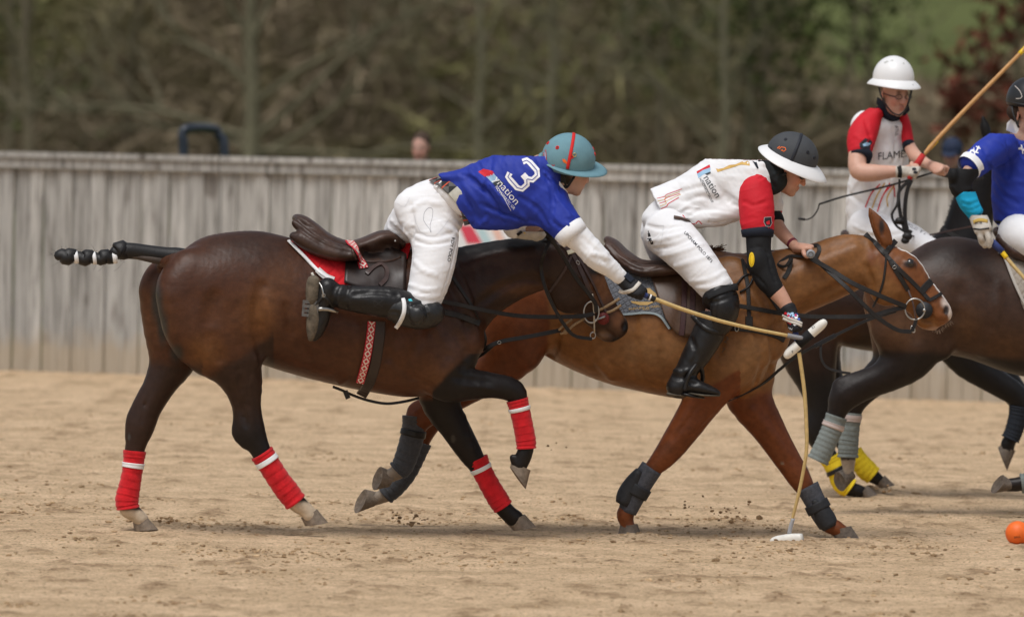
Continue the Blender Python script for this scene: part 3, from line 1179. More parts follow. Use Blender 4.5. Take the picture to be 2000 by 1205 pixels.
def tree(px, d, tw, spec, label, mat, crown='bare', seed=0, h=8, group=None, ccol=None, lean=0.0, twn=500):
    """px = where it stands, d = metres from camera, tw = trunk radius; spec = first limbs (height, angle deg from up, length)"""
    rnd = random.Random(seed)
    KD = 1.7                                    # the wood stands well back from the fence
    d, tw, h, lean = d * KD, tw * KD, 2.2 + (h - 2.2) * KD, lean
    spec = [(2.2 + (z - 2.2) * KD if z > 2.2 else z, a, l * KD) for z, a, l in spec]
    base = P(px, 300, d - 38); base.z = -.1
    name = {'bare': 'bare_tree', 'evergreen': 'evergreen_tree', 'copper': 'copper_leaved_tree'}[crown]
    root = empty(name, base, label, 'tree', group)
    pts, tips = [], []
    trunk = [(base + Vector((lean * z + .05 * math.sin(z * 1.7 + seed), 0, z)), tw * (1.25 - z / h) + .01, tw * (1.25 - z / h) + .01) for z in np.linspace(0, h * .92, 9)]
    mk('trunk', *loft(trunk, n=8, L=(0, 1, 0)), mat, root)
    geo = []
    def limb(p, dirv, ln, r, lev):
        n = 5
        q, dv = p.copy(), dirv.normalized()
        nodes = [(q.copy(), r, r)]
        for i in range(n):
            dv = (dv + Vector((rnd.gauss(0, .22), rnd.gauss(0, .2), .06 + rnd.gauss(0, .18)))).normalized()
            q = q + dv * (ln / n)
            nodes.append((q.copy(), r * (1 - (i + 1) / (n + .6)), r * (1 - (i + 1) / (n + .6))))
            tips.append(q.copy())
            if lev < 3 and i >= 1:
                for _ in range(2 if lev < 2 else 1):
                    sd_ = Vector((rnd.gauss(0, 1), rnd.gauss(0, 1), rnd.gauss(.35, .6))).normalized()
                    limb(q, (dv * .9 + sd_ * .75), ln * rnd.uniform(.35, .55), r * .42, lev + 1)
        geo.append(loft(nodes, n=5 if lev else 7, L=(0, 1, 0), cap=False))
    for z, ang, ln in spec:
        a = math.radians(ang)
        p = base + Vector((lean * z + .05 * math.sin(z * 1.7 + seed), 0, z + .1))
        limb(p, Vector((math.sin(a), rnd.uniform(-.35, .35), math.cos(a))), ln, max(.012, tw * .5), 1 if crown == 'bare' else 2)
    mk('crown' if crown == 'bare' else 'branches', *join(geo), mat, root)
    if crown != 'bare':
        rs = np.random.RandomState(seed)
        cen = np.array([tuple(rnd.choice(tips)) for _ in range(26)])
        N = twn
        c = cen[rs.randint(0, len(cen), N)]
        p = c + rs.normal(size=(N, 3)) * (np.array([.28, .3, .22]) if crown == 'evergreen' else np.array([.15, .15, .15])) * KD
        def colf(p, r2):
            return np.array(ccol)[None] * r2.uniform(.5, 1.5, (len(p), 1)) * np.array([1, 1, 1])
        V, F, C = scraps(p, seed, .04 * KD, .11 * KD, colf, 1.3)
        mk('leaves', V, F, LEAF, root, smooth=False, col=C)['kind'] = 'stuff'
    return root

tree(488, 82, .085, [(1.35, 62, 3.2), (1.5, -58, 3.0), (1.75, 58, 3.6), (1.8, -66, 2.6), (2.35, 50, 3.4), (2.5, -45, 2.4), (3.0, 35, 2.2), (3.1, -30, 2.0), (1.55, 75, 3.6)],
     'pale lichen covered bare tree with low spreading limbs behind the vehicle roll bar', BARK_PALE, seed=4, h=6)
G1 = 'bare trees in the wood behind the fence'
for px, d, tw, ln, lab, m_, sd_ in (
        (60, 92, .06, -.04, 'bare tree nearest the left edge of the photo behind the fence', BARK_DARK, 11),
        (240, 99, .045, .05, 'thin dark bare tree left of the pale spreading tree', BARK_DARK, 12),
        (940, 88, .045, -.02, 'slender bare tree standing behind the back of the blue rider', BARK_PALE, 14),
        (1065, 94, .045, .03, 'bare tree rising directly above the teal helmet', BARK_PALE, 15),
        (720, 101, .045, -.08, 'dark bare tree between the pale spreading tree and the watching man', BARK_DARK, 13),
        (1412, 92, .055, .0, 'straight pale trunk left of the twin pale trunk above the grey helmet', BARK_PALE, 16),
        (1452, 93, .05, .04, 'thinner leaning pale trunk right of its straight twin above the grey helmet', BARK_PALE, 17),
        (1240, 100, .04, -.05, 'dark bare tree between the teal helmet and the grey helmet', BARK_DARK, 18),
        (1640, 97, .035, .06, 'small bare tree left of the white helmet', BARK_DARK, 19)):
    tree(px, d, tw, [(z, RND.choice((-1, 1)) * RND.uniform(25, 65), RND.uniform(1.2, 2.6)) for z in (1.5, 1.9, 2.3, 2.7, 3.1, 3.6, 4.2)], lab, m_, seed=sd_, h=7, lean=ln, group=G1)
EG = (.046, .058, .016)
for px, d, zs, lab, sd_, n in (
        (1290, 96, (3.0, 3.5, 4.0), 'dark evergreen tree crown left of the pale trunks above the grey helmet', 31, 300),
        (1490, 93, (2.6, 3.1, 3.6, 4.1), 'largest dark evergreen crown between the pale trunks and the white helmet', 32, 650),
        (1690, 95, (2.7, 3.2, 3.7), 'dark green evergreen crown directly behind the white helmet in front of the field', 33, 330),
        (20, 94, (2.4, 3.0, 3.6), 'dark olive evergreen in the left upper corner', 34, 320),
        (1560, 97, (2.0, 2.5), 'low dark evergreen bush left of the white helmet', 35, 160)):
    tree(px, d, .06, [(z, a, .55) for z in zs for a in (-70, -25, 30, 75)], lab, BARK_DARK, 'evergreen', seed=sd_, h=max(zs) + .6, ccol=EG, twn=n, group='evergreens behind the fence')
for px, d, zs, lab, sd_, n in (
        (1915, 72, (2.0, 2.35, 2.7), 'copper red leaved young tree behind the mallet of the white helmeted rider', 41, 330),
        (1985, 70, (3.0, 3.3, 3.5), 'copper red leaves on the branch at the right upper corner', 42, 230)):
    tree(px, d, .03, [(z, a, .34) for z in zs for a in (-60, 40)], lab, BARK_PALE, 'copper', seed=sd_, h=max(zs) + .5, ccol=(.10, .030, .018), twn=n, group='copper leaved trees')

# ------------------------------------------------------------------ tractor with roll bar
def build_tractor():
    Y = 26.5
    c = P(398, 300, Y); c.z = 0
    root = empty('compact_tractor', c, 'dark blue tubular roll bar of a small tractor parked behind the fence', 'tractor')
    PB = M('dark_blue_paint', (.026, .034, .048), .35, .5, var=(8, .15))
    RB = M('black_tyre', (.02, .02, .02), .8)
    a0, b0, a1, b1 = P(358, 330, Y), P(357, 252, Y), P(438, 330, Y + .5), P(428, 252, Y + .5)
    zt = (b0.z + b1.z) / 2
    A = [Vector((a0.x, a0.y, .7)), Vector((a0.x, a0.y, zt - .25)), Vector((b0.x, b0.y, zt - .06)), Vector((b0.x + .05, b0.y + .05, zt)), Vector((b1.x - .06, b1.y - .05, zt)), Vector((b1.x, b1.y, zt - .06)), Vector((a1.x, a1.y, zt - .25)), Vector((a1.x, a1.y, .7))]
    A = cr(np.array([tuple(p) for p in A]), 4)
    mk('roll_bar', *loft([(p, .045, .06) for p in A], n=10, prof=lambda t: 1 / max(abs(math.cos(t)), abs(math.sin(t))) ** .6), PB, root)
    mid = (a0 + a1) / 2; mid.z = 0
    v1 = box(mid + Vector((0, 0, .75)), .3, .35, .12); v2 = box(mid + Vector((-.75, -.1, .85)), .5, .26, .22)
    mk('body', *join([v1, v2]), PB, root, smooth=False)
    sv = [box(mid + Vector((0, 0, .95)), .2, .22, .05), box(mid + Vector((.2, 0, 1.15)), .05, .22, .2)]
    mk('seat', *join(sv), RB, root, smooth=False)
    for dx, dy, r in ((.15, -.5, .5), (.15, .5, .5), (-1.0, -.45, .3), (-1.0, .45, .3)):
        w = mid + Vector((dx, dy, r))
        wl = mk('wheel', *torus(w, Vector((1, 0, 0)), Vector((0, 0, 1)), r * .74, r * .74, r * .25), RB, root)
        mk('rim', *ball(w, (r * .55, .05, r * .55)), PB, wl)

build_tractor()

# ================================================================== horses
COAT = M('horse_coat', (.1, .05, .02), .42, .24, var=(26, .18), bump=((300, .12), (45, .10)), vcol=True)
HORN = M('hoof_horn', (.20, .155, .115), .6, .3, var=(45, .35), bump=((90, .3),))
DARKHORN = M('dark_hoof_horn', (.12, .095, .075), .6, .3, var=(45, .4), bump=((90, .3),))
EYEM = M('eye_glass', (.012, .008, .006), .06, .8)
HAIRB = M('black_horse_hair', (.010, .009, .009), .5, .4, bump=((160, .4),), stretch=(1, 1, .25))
HAIRC = M('chestnut_horse_hair', (.12, .052, .02), .55, .3, bump=((160, .4),))
RED = M('red_bandage', (.56, .014, .020), .9, .15, var=(22, .22), bump=((220, .35),), sheen=.2)
GREY = M('grey_bandage', (.070, .073, .080), .9, .15, var=(60, .2), bump=((220, .35),), sheen=.2)
GREEN = M('grey_green_bandage', (.20, .225, .215), .9, .15, var=(50, .15), bump=((200, .35),))
YELL = M('yellow_bandage', (.68, .50, .025), .9, .15, var=(40, .15), bump=((200, .35),))
NAVYB = M('dark_navy_bandage', (.018, .022, .03), .85, .2, bump=((200, .35),))
WTAPE = M('white_tape', (.80, .80, .80), .55, .4)
PTAPE = M('pale_pink_tape', (.52, .43, .40), .7, .3)
NEOP = M('black_neoprene', (.018, .019, .022), .62, .4, var=(60, .3), bump=((300, .15),))
NEOPG = M('grey_neoprene', (.07, .073, .085), .8, .2, var=(60, .3), bump=((300, .2),))
BLK = M('black_leather', (.010, .009, .009), .40, .36, var=(20, .3), bump=((120, .12), (28, .15)))
STRAP = M('dark_strap_leather', (.016, .014, .013), .52, .32, var=(40, .3), bump=((200, .15),))
BRN = M('brown_saddle_leather', (.052, .026, .017), .46, .4, var=(9, .4), bump=((140, .12), (18, .15)))
BRND = M('dark_brown_leather', (.024, .014, .011), .42, .5, var=(9, .35), bump=((140, .1),))
BRNS = M('brown_bridle_leather', (.045, .022, .018), .45, .5, var=(30, .3))
STEEL = M('steel', (.42, .41, .39), .35, .5, metal=1.0)
IRON = M('dull_iron', (.16, .155, .15), .45, .5, metal=.8, var=(40, .3))
ROPE = M('tan_rope', (.30, .20, .11), .85, .2, var=(160, .4), bump=((300, .6),))

class Horse:
    def __init__(s, x0, Y0, yaw):
        s.x0, s.Y0, s.t = x0, Y0, math.tan(math.radians(yaw))
        s.c, s.s = math.cos(math.radians(yaw)), math.sin(math.radians(yaw))
        s.L = (-s.s, s.c, 0)
        s.pm = ppm(Y0)
    def Y(s, px, lat=0.0):
        return s.Y0 + (px - s.x0) / s.pm * s.t + lat * s.c
    def n(s, q):
        px, py, lat, ra = q[:4]
        rb = q[4] if len(q) > 4 else ra * .9
        p = P(px, py, s.Y(px, lat))
        return (p.x, p.y, p.z, ra / s.pm, rb / s.pm)
    def N(s, qs):
        return [s.n(q) for q in qs]
    def p(s, px, py, lat):
        return P(px, py, s.Y(px, lat))
    def leg(s, S, qs, k=.028):
        S.tube(s.N(qs), k=k, L=s.L, sub=3)
    def wrap(s, name, qs, mat, parent, turns=9, grow=3.2, tapes=(), tmat=None):
        """bandage wound round a leg, qs = leg nodes along it"""
        A = cr(np.array(s.N(qs)), 8)
        g = grow / s.pm
        nodes = []
        m_ = len(A)
        rnd = random.Random(len(name) + int(qs[0][0]))
        for i in range(m_):
            for q in (0, 1):
                f = (i + q * .55) / (m_ - .45)
                j = min(m_ - 1, int(f * (m_ - 1)))
                w = (f * turns) % 1.0
                rr = g + .0034 * w + rnd.uniform(-.0006, .0006) + (.003 if f < .05 or f > .95 else 0)
                pos = A[j, :3] + (A[min(j + 1, m_ - 1), :3] - A[j, :3]) * (f * (m_ - 1) - j)
                nodes.append((pos, A[j, 3] + rr, A[j, 4] + rr))
        o = mk(name, *loft(nodes, n=22, L=s.L), mat, parent, sharp=50)
        for f0, f1 in tapes:
            a, b = int(f0 * (len(nodes) - 1)), max(int(f0 * (len(nodes) - 1)) + 1, int(f1 * (len(nodes) - 1)))
            tn = [(p, ra + .0045, rb + .0045) for p, ra, rb in nodes[a:b + 1]]
            mk('tape', *loft(tn, n=22, L=s.L), tmat or WTAPE, o)
        return o
    def hoof(s, ht, tt, tb, hb, lat, w, mat, parent, wt=None, turn=0):
        """hoof from its four side points: heel top, toe top, toe bottom, heel bottom; w width px"""
        V, F = [], []
        n, m_ = 18, 6
        Yc = s.Y((ht[0] + tt[0]) / 2, lat)
        Lv = Vector(s.L)
        if turn:
            t_ = math.radians(turn)
            Lv = Vector((Lv.x * math.cos(t_) - Lv.y * math.sin(t_), Lv.x * math.sin(t_) + Lv.y * math.cos(t_), 0))
        for j in range(m_):
            f = j / (m_ - 1)
            h = P(ht[0] + (hb[0] - ht[0]) * f, ht[1] + (hb[1] - ht[1]) * f, Yc)
            t = P(tt[0] + (tb[0] - tt[0]) * f, tt[1] + (tb[1] - tt[1]) * f, Yc)
            c = (h + t) / 2
            a = (t - h) / 2
            ww = ((wt or w * .78) * (1 - f) + w * f) / 2 / s.pm
            bul = 1.0 + (.03 if j == 0 else 0)
            for i in range(n):
                th = 2 * math.pi * i / n
                V.append(c + a * (math.cos(th) * bul) + Lv * (math.sin(th) * ww * bul * (1.0 if math.cos(th) > -.3 else .9)))
        for j in range(m_ - 1):
            for i in range(n):
                k = (i + 1) % n
                F.append((j * n + i, j * n + k, (j + 1) * n + k, (j + 1) * n + i))
        F.append(tuple(range(n)))
        # hollow sole
        b0 = (m_ - 1) * n
        c = sum((V[b0 + i] for i in range(n)), Vector()) / n
        up = (sum((V[i] for i in range(n)), Vector()) / n - c) * .18
        for i in range(n):
            V.append(c + (V[b0 + i] - c) * .8 + up * .2)
        for i in range(n):
            V.append(c + (V[b0 + i] - c) * .45 + up)
        for q in (0, 1):
            r0, r1 = b0 + q * n, b0 + (q + 1) * n
            for i in range(n):
                k = (i + 1) % n
                F.append((r0 + i, r0 + k, r1 + k, r1 + i))
        F.append(tuple(b0 + 2 * n + i for i in range(n))[::-1])
        o = mk('hoof', V, F, mat, parent, sharp=45)
        return o
    def eye(s, px, py, bv, r_px, parent):
        h = cast(bv, px, py)
        r = r_px / s.pm
        c = h[0] + ray(px, py).normalized() * (r * .86)
        mk('eye', *ball(c, r), EYEM, parent)

def lerp(a, b, t):
    t = np.clip(t, 0, 1)[:, None]
    return np.array(a)[None] * (1 - t) + b * t if isinstance(b, np.ndarray) and b.ndim == 2 else np.array(a)[None] * (1 - t) + np.array(b)[None] * t

def mixc(c, col, t):
    t = np.clip(t, 0, 1)[:, None]
    return c * (1 - t) + np.array(col)[None] * t

def sstep(x, a, b):
    t = np.clip((x - a) / (b - a), 0, 1)
    return t * t * (3 - 2 * t)

def side(px, a, b):
    """signed picture distance from the line a-b (positive to its right when walking a->b, picture y down)"""
    d = np.array([b[0] - a[0], b[1] - a[1]], dtype=float)
    d /= np.linalg.norm(d)
    return (px[:, 0] - a[0]) * -d[1] + (px[:, 1] - a[1]) * d[0]

def spot(px, c, rx, ry, soft=.5):
    d = np.sqrt(((px[:, 0] - c[0]) / rx) ** 2 + ((px[:, 1] - c[1]) / ry) ** 2)
    return 1 - sstep(d, 1 - soft, 1)

# ------------------------------------------------------------------ the dark bay with the blue rider
H1 = Horse(650, -.55, 9)

def build_h1():
    R = H1
    base = R.p(620, 640, 0); base.z = 0
    root = empty('horse', base, 'dark bay horse with red leg bandages and a tied up tail galloping in front', 'horse', 'polo ponies')
    S = Solid((-2.05, -1.25, -.02), (.72, .12, 1.68), .0085)
    S.tube(R.N([(352, 540, 0, 48, 70), (400, 547, 0, 92, 96), (470, 568, 0, 121, 104), (560, 594, 0, 127, 106), (650, 619, 0, 128, 112), (740, 631, 0, 136, 110), (810, 633, 0, 142, 98), (855, 622, 0, 130, 86), (882, 625, 0, 104, 74)]), k=.03, L=R.L, egg=.16, cap=3, sub=7)
    S.tube(R.N([(885, 660, -.07, 48, 40), (903, 668, -.07, 34, 34)]), k=.06, L=R.L)
    S.tube(R.N([(885, 660, .07, 48, 40), (903, 668, .07, 34, 34)]), k=.06, L=R.L)
    # neck and head
    S.tube(R.N([(845, 600, 0, 112, 74), (880, 580, 0, 98, 62), (935, 550, 0, 76, 50), (1000, 526, 0, 61, 40), (1060, 511, 0, 53, 34), (1096, 502, 0, 43, 31)]), k=.09, L=R.L, egg=.25, cap=3)
    S.tube(R.N([(1090, 492, 0, 36, 31), (1126, 545, 0, 52, 39), (1156, 589, 0, 42, 29), (1181, 618, 0, 34, 24), (1203, 641, 0, 27, 25), (1208, 647, 0, 22, 23)]), k=.05, L=R.L, egg=-.05, cap=1.6)
    S.tube(R.N([(1095, 545, -.055, 32, 14), (1112, 575, -.055, 38, 16)]), k=.03, L=R.L)
    S.tube(R.N([(1095, 545, .055, 32, 14), (1112, 575, .055, 38, 16)]), k=.03, L=R.L)
    S.tube(R.N([(1172, 650, 0, 10, 12), (1185, 655, 0, 13, 16), (1193, 658, 0, 10, 15)]), k=.025, L=R.L)
    # ears laid back under the arm
    S.tube(R.N([(1088, 470, -.05, 8, 7), (1074, 461, -.06, 9, 5), (1058, 456, -.06, 3, 3)]), k=.015, L=R.L)
    S.tube(R.N([(1088, 466, .05, 8, 7), (1074, 458, .06, 9, 5), (1058, 453, .06, 3, 3)]), k=.015, L=R.L)
    # hind legs
    nh = [(385, 573, -.13, 80, 48), (411, 640, -.15, 86, 50), (452, 700, -.15, 56, 42), (473, 745, -.145, 40, 32), (482, 795, -.14, 28, 26), (489, 840, -.14, 29, 24), (505, 872, -.14, 21, 19), (522, 902, -.14, 18, 17), (560, 957, -.14, 16, 16), (579, 981, -.14, 18, 17), (597, 995, -.14, 15, 15), (606, 1006, -.14, 16, 16)]
    fh = [(350, 573, .13, 80, 48), (346, 640, .15, 66, 48), (337, 702, .15, 46, 36), (315, 746, .15, 33, 30), (290, 793, .15, 28, 25), (276, 832, .15, 27, 23), (264, 872, .15, 20, 18), (258, 920, .15, 17, 16), (249, 975, .15, 17, 16), (251, 992, .15, 19, 17), (266, 1005, .15, 15, 15), (275, 1014, .15, 15, 16)]
    R.leg(S, nh, .05); R.leg(S, fh, .05)
    R.leg(S, [(470, 775, -.14, 9, 9), (465, 815, -.14, 8, 9), (463, 846, -.14, 11, 11), (478, 868, -.14, 8, 9)], .02)
    R.leg(S, [(282, 765, .15, 9, 9), (262, 800, .15, 8, 9), (256, 820, .15, 10, 11), (253, 852, .15, 8, 9)], .02)
    # fore legs
    nf = [(868, 668, -.13, 78, 42), (862, 715, -.15, 58, 40), (878, 746, -.16, 40, 34), (915, 750, -.16, 32, 29), (962, 753, -.16, 25, 24), (1003, 763, -.16, 23, 22), (1014, 790, -.16, 17, 17), (1022, 830, -.16, 14, 14), (1028, 870, -.16, 15, 15), (1023, 890, -.16, 16, 16), (1017, 908, -.16, 14, 15)]
    ff = [(855, 725, .13, 54, 42), (862, 788, .14, 38, 34), (890, 838, .14, 29, 27), (918, 884, .14, 24, 23), (932, 908, .14, 18, 18), (955, 950, .14, 15, 15), (979, 986, .14, 17, 17), (994, 1003, .14, 17, 16), (1005, 1012, .14, 18, 16)]
    R.leg(S, nf, .05); R.leg(S, ff, .045)
    R.leg(S, [(1001, 893, -.16, 7, 8), (1004, 905, -.16, 6, 7)], .015)
    # muscle: buttock, stifle, shoulder blade, forearm, dock
    S.tube(R.N([(322, 512, 0, 14, 22), (342, 510, 0, 18, 40)]), k=.05, L=R.L)
    S.tube(R.N([(372, 525, -.14, 36, 26), (348, 575, -.19, 38, 24), (365, 640, -.2, 38, 22)]), k=.06, L=R.L)
    S.tube(R.N([(470, 640, -.2, 40, 24), (490, 690, -.19, 26, 22)]), k=.05, L=R.L)
    S.tube(R.N([(845, 520, -.13, 40, 16), (880, 600, -.19, 44, 18), (893, 665, -.17, 40, 22)]), k=.05, L=R.L)
    S.tube(R.N([(800, 560, -.17, 34, 16), (815, 660, -.2, 44, 16)]), k=.05, L=R.L)
    for pts, r, a, op in (
            ([(512, 560), (504, 600), (506, 640), (514, 692)], 12, 2.6, 'sub'),
            ([(420, 580), (410, 620), (412, 660), (428, 700)], 14, 1.6, 'sub'),
            ([(868, 540), (905, 612), (922, 655)], 9, 4, 'sub'),
            ([(830, 560), (826, 640), (800, 710)], 9, 3, 'sub'),
            ([(765, 700), (800, 735), (838, 755)], 8, 3.0, 'sub'),
            ([(930, 600), (985, 560), (1035, 545), (1066, 556)], 8, 4, 'sub'),
            ([(905, 520), (970, 500), (1040, 492)], 12, 2.5, 'add'),
            ([(1140, 560), (1165, 590), (1185, 618)], 5, 2.5, 'add'),
            ([(1105, 520), (1135, 545), (1152, 560)], 5, 2.0, 'add'),
            ([(455, 760), (470, 800), (480, 830)], 6, 2.2, 'sub'),
            ([(880, 735), (920, 742), (960, 745)], 6, 2.0, 'sub'),
            ([(700, 640), (690, 710), (665, 745)], 8, .8, 'add'), 
            ([(560, 600), (575, 660), (600, 700)], 10, 1.6, 'sub'),
            ([(896, 655), (912, 690), (905, 720)], 8, 2.2, 'sub'),
            ([(690, 728), (740, 742), (800, 748), (830, 742)], 2.6, 1.1, 'add'), ([(500, 700), (490, 750), (494, 800), (490, 835)], 2.8, 1.2, 'add'), ([(465, 720), (474, 770), (478, 815)], 3.4, 1.5, 'sub'), ([(885, 690), (905, 706), (928, 712)], 2.6, 1.0, 'add'), ([(905, 755), (945, 757), (985, 766)], 3.0, 1.2, 'add'), ([(905, 800), (915, 845), (925, 880)], 3.0, 1.2, 'add'), ([(300, 755), (283, 790), (276, 825)], 3.2, 1.4, 'sub'),
            ([(850, 640), (880, 690), (872, 730)], 9, 2.2, 'add'), ([(780, 600), (775, 660), (760, 700)], 10, 1.6, 'sub'),
            ([(1190, 655), (1172, 651), (1162, 648)], 3, 2.2, 'sub'), ([(1206, 662), (1194, 652), (1180, 645)], 3, 2.6, 'sub')):
        S.crease(pts, r, a * 1.55, op)
    # nostril
    h = S.hit(1221, 634)
    if h:
        S.tube([(*(h + Vector((-.008, -.004, -.014))), .012, .012), (*(h + Vector((.010, -.004, .012))), .010, .010)], k=.01, op='sub')
    for px, py in ((1164, 528),):
        h = S.hit(px, py)
        if h:
            S.ell(h + Vector((0, .01, 0)), (Vector((1, 0, 0)), Vector((0, 1, 0)), Vector((0, 0, 1))), (.034, .02, .026), k=.012)
    S.noise(.0018, (9, 9, 9), 3)
    S.noise(.0012, (60, 60, 25), 5)
    V, F = S.mesh(relax=2)
    px = proj(V)
    nz = fbm(V * 7.0, 4, 3) - .5
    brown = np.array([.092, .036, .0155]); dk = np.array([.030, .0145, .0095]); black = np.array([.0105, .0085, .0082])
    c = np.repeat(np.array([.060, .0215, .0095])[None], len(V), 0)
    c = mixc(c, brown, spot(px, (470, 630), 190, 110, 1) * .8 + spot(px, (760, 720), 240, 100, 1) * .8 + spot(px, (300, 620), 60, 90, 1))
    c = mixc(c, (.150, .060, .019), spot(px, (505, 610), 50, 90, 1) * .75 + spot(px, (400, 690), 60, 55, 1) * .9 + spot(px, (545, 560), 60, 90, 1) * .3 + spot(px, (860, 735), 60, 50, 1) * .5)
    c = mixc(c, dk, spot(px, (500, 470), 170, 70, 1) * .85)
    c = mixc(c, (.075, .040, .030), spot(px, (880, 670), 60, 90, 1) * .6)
    # neck darker, throat brown, crest black
    nk = sstep(px[:, 0], 840, 905) * (1 - sstep(side(px, (905, 640), (1080, 590)), -5, 30))
    c = mixc(c, (.026, .0125, .0085), nk * .9)
    c = mixc(c, (.085, .036, .0165), spot(px, (1020, 565), 95, 26, 1) * .9)
    crest = sstep(px[:, 0], 830, 870) * (1 - sstep(np.abs(side(px, (840, 478), (1085, 452)) - 10), 8, 26))
    c = mixc(c, black, crest)
    hd = sstep(px[:, 0], 1068, 1085)
    c = mixc(c, (.038, .018, .0105), hd * .9)
    c = mixc(c, (.150, .060, .023), (spot(px, (1175, 565), 42, 52, 1) + spot(px, (1207, 625), 24, 32, 1)) * hd)
    c = mixc(c, (.17, .10, .06), spot(px, (1176, 654), 24, 14, 1) * hd)
    c = mixc(c, black, spot(px, (1222, 638), 14, 24, .8) * hd + spot(px, (1207, 664), 20, 9, .8) * hd + spot(px, (1163, 528), 16, 12, .6) * hd)
    # black points with the clip line
    nl = side(px, (385, 752), (520, 655)) + nz * 14
    c = mixc(c, (.034, .0165, .0105), sstep(nl, -6, 12) * (px[:, 0] > 395) * (px[:, 0] < 535) * (px[:, 1] > 640))
    c = mixc(c, black, sstep(px[:, 1], 775, 865) * (px[:, 0] < 640))
    c = mixc(c, (.032, .0155, .010), sstep(px[:, 1] + nz * 26, 696, 726) * (px[:, 0] < 395))
    fl = side(px, (800, 745), (920, 690))
    c = mixc(c, (.0105, .0078, .007), sstep(side(px, (830, 770), (915, 690)) + nz * 14, -4, 8) * (px[:, 0] > 845) * (px[:, 1] > 690))
    c = mixc(c, (.0105, .0078, .007), sstep(px[:, 1] + nz * 10, 776, 786) * (px[:, 0] > 700))
    # white socks behind
    for a, b in ((560, 660), (230, 320)):
        sock = (px[:, 0] > a) * (px[:, 0] < b) * sstep(px[:, 1] + nz * 12, 976 if a > 400 else 992, 986 if a > 400 else 998)
        c = mixc(c, (.50, .40, .29), sock)
    c = mixc(c, (.055, .047, .040), spot(px, (252, 853), 4, 9, .5) + spot(px, (885, 857), 6, 10, .5))
    # grey skin under tail and between the thighs
    c = mixc(c, (.030, .026, .022), spot(px, (306, 590), 18, 60, .8) + spot(px, (318, 640), 16, 50, .8) + spot(px, (345, 690), 20, 26, .8))
    c = c * (1 + .38 * (fbm(V * np.array([14, 14, 22]), 71, 3) - .5) + .30 * (fbm(V * np.array([46, 46, 70]), 73, 2) - .5))[:, None]
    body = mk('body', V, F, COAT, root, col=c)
    bv = bvh_of(body)
    R.eye(1164, 528, bv, 9, root)
    # tail: bare dock and plaited, taped end
    Lz = R.L
    dock = [(R.p(385, 502, 0), .03, .05), (R.p(350, 499, 0), .041, .048), (R.p(322, 499, 0), .044, .042), (R.p(280, 493, 0), .042, .036), (R.p(252, 490, 0), .043, .038), (R.p(238, 492, 0), .044, .04)]
    tl = mk('tail', *loft(dock, n=14, L=Lz, sub=3, roundcap=True), HAIRB, root)
    under = [(R.p(325, 509, -.01), .030, .03), (R.p(290, 504, -.01), .022, .026), (R.p(258, 500, -.01), .012, .016)]
    mk('dock_skin', *loft(under, n=10, L=Lz, sub=3, roundcap=True), M('grey_dock_skin', (.075, .058, .048), .7, .3, var=(30, .3)), tl)
    for k, (a, b, r, yy) in enumerate(((246, 226, 18, 491), (220, 187, 14, 504), (184, 153, 14.5, 504), (147, 116, 15.5, 501))):
        n = [(R.p(a + (b - a) * f, yy + 3 * math.sin(f * 9 + k), 0), r / R.pm * (.62 + .42 * math.sin(math.pi * min(.95, max(.06, f)))), r / R.pm * .95 * (.62 + .42 * math.sin(math.pi * min(.95, max(.06, f))))) for f in np.linspace(0, 1, 9)]
        mk('tail_knot', *loft(n, n=14, L=Lz, roundcap=True, prof=lambda t: 1 + .06 * math.sin(3 * t + 1)), HAIRB, tl)
    for a, b, yy in ((228, 219, 502), (187, 180, 504), (152, 144, 502)):
        mk('tail_tape', *loft([(R.p(a, yy, 0), .034, .034), (R.p(b, yy + 1, 0), .033, .033)], n=16, L=Lz), WTAPE, tl)
    rnd = random.Random(1)
    hs = []
    for _ in range(46):
        x = rnd.uniform(112, 245); y = 502 + rnd.uniform(-14, 14)
        dx, dy = rnd.uniform(-26, -2), rnd.uniform(-22, 24)
        hs.append(wpipe([R.p(x, y, rnd.uniform(-.02, .02)), R.p(x + dx * .5, y + dy * .6, 0), R.p(x + dx, y + dy, 0)], .0007, n=3, sub=2))
    o = mk('loose_hair', *join(hs), HAIRB, tl); o['kind'] = 'stuff'
    # bandages and hooves
    R.wrap('leg_bandage', [(511, 884, -.14, 20, 18)] + [(525, 906, -.14, 19, 18), (545, 937, -.14, 19, 18), (562, 960, -.14, 20, 18), (578, 981, -.14, 18, 18)], RED, root, 8, 2.6, ((.15, .24),))
    R.wrap('leg_bandage', [(263, 880, .15, 19, 18), (260, 910, .15, 17, 17), (254, 945, .15, 18, 17), (248, 975, .15, 20, 17), (250, 993, .15, 18, 18)], RED, root, 9, 2.6, ((.2, .28),))
    R.wrap('leg_bandage', [(1010, 780, -.16, 18, 18), (1015, 800, -.16, 17, 17), (1022, 832, -.16, 16.5, 16), (1027, 860, -.16, 17, 16), (1028, 876, -.16, 15, 16)], RED, root, 8, 2.6, ((.2, .29),))
    R.wrap('leg_bandage', [(931, 896, .14, 19, 18), (940, 916, .14, 17, 17), (957, 948, .14, 17, 16), (973, 975, .14, 18, 17), (983, 990, .14, 16, 17)], RED, root, 8, 2.6, ((.2, .29),))
    R.hoof((588, 1011), (619, 994), (641, 1020), (596, 1027), -.14, 34, HORN, root)
    R.hoof((259, 1015), (289, 1012), (309, 1033), (262, 1036), .15, 34, HORN, root)
    R.hoof((999, 901), (1036, 918), (1027, 955), (996, 912), -.16, 34, HORN, root)
    R.hoof((986, 1019), (1025, 1004), (1047, 1028), (1003, 1036), .14, 36, HORN, root)
    return root, body, bv

H1R, H1B, H1V = build_h1()

# ------------------------------------------------------------------ the chestnut with the white and red rider
H2 = Horse(1300, .08, -5)

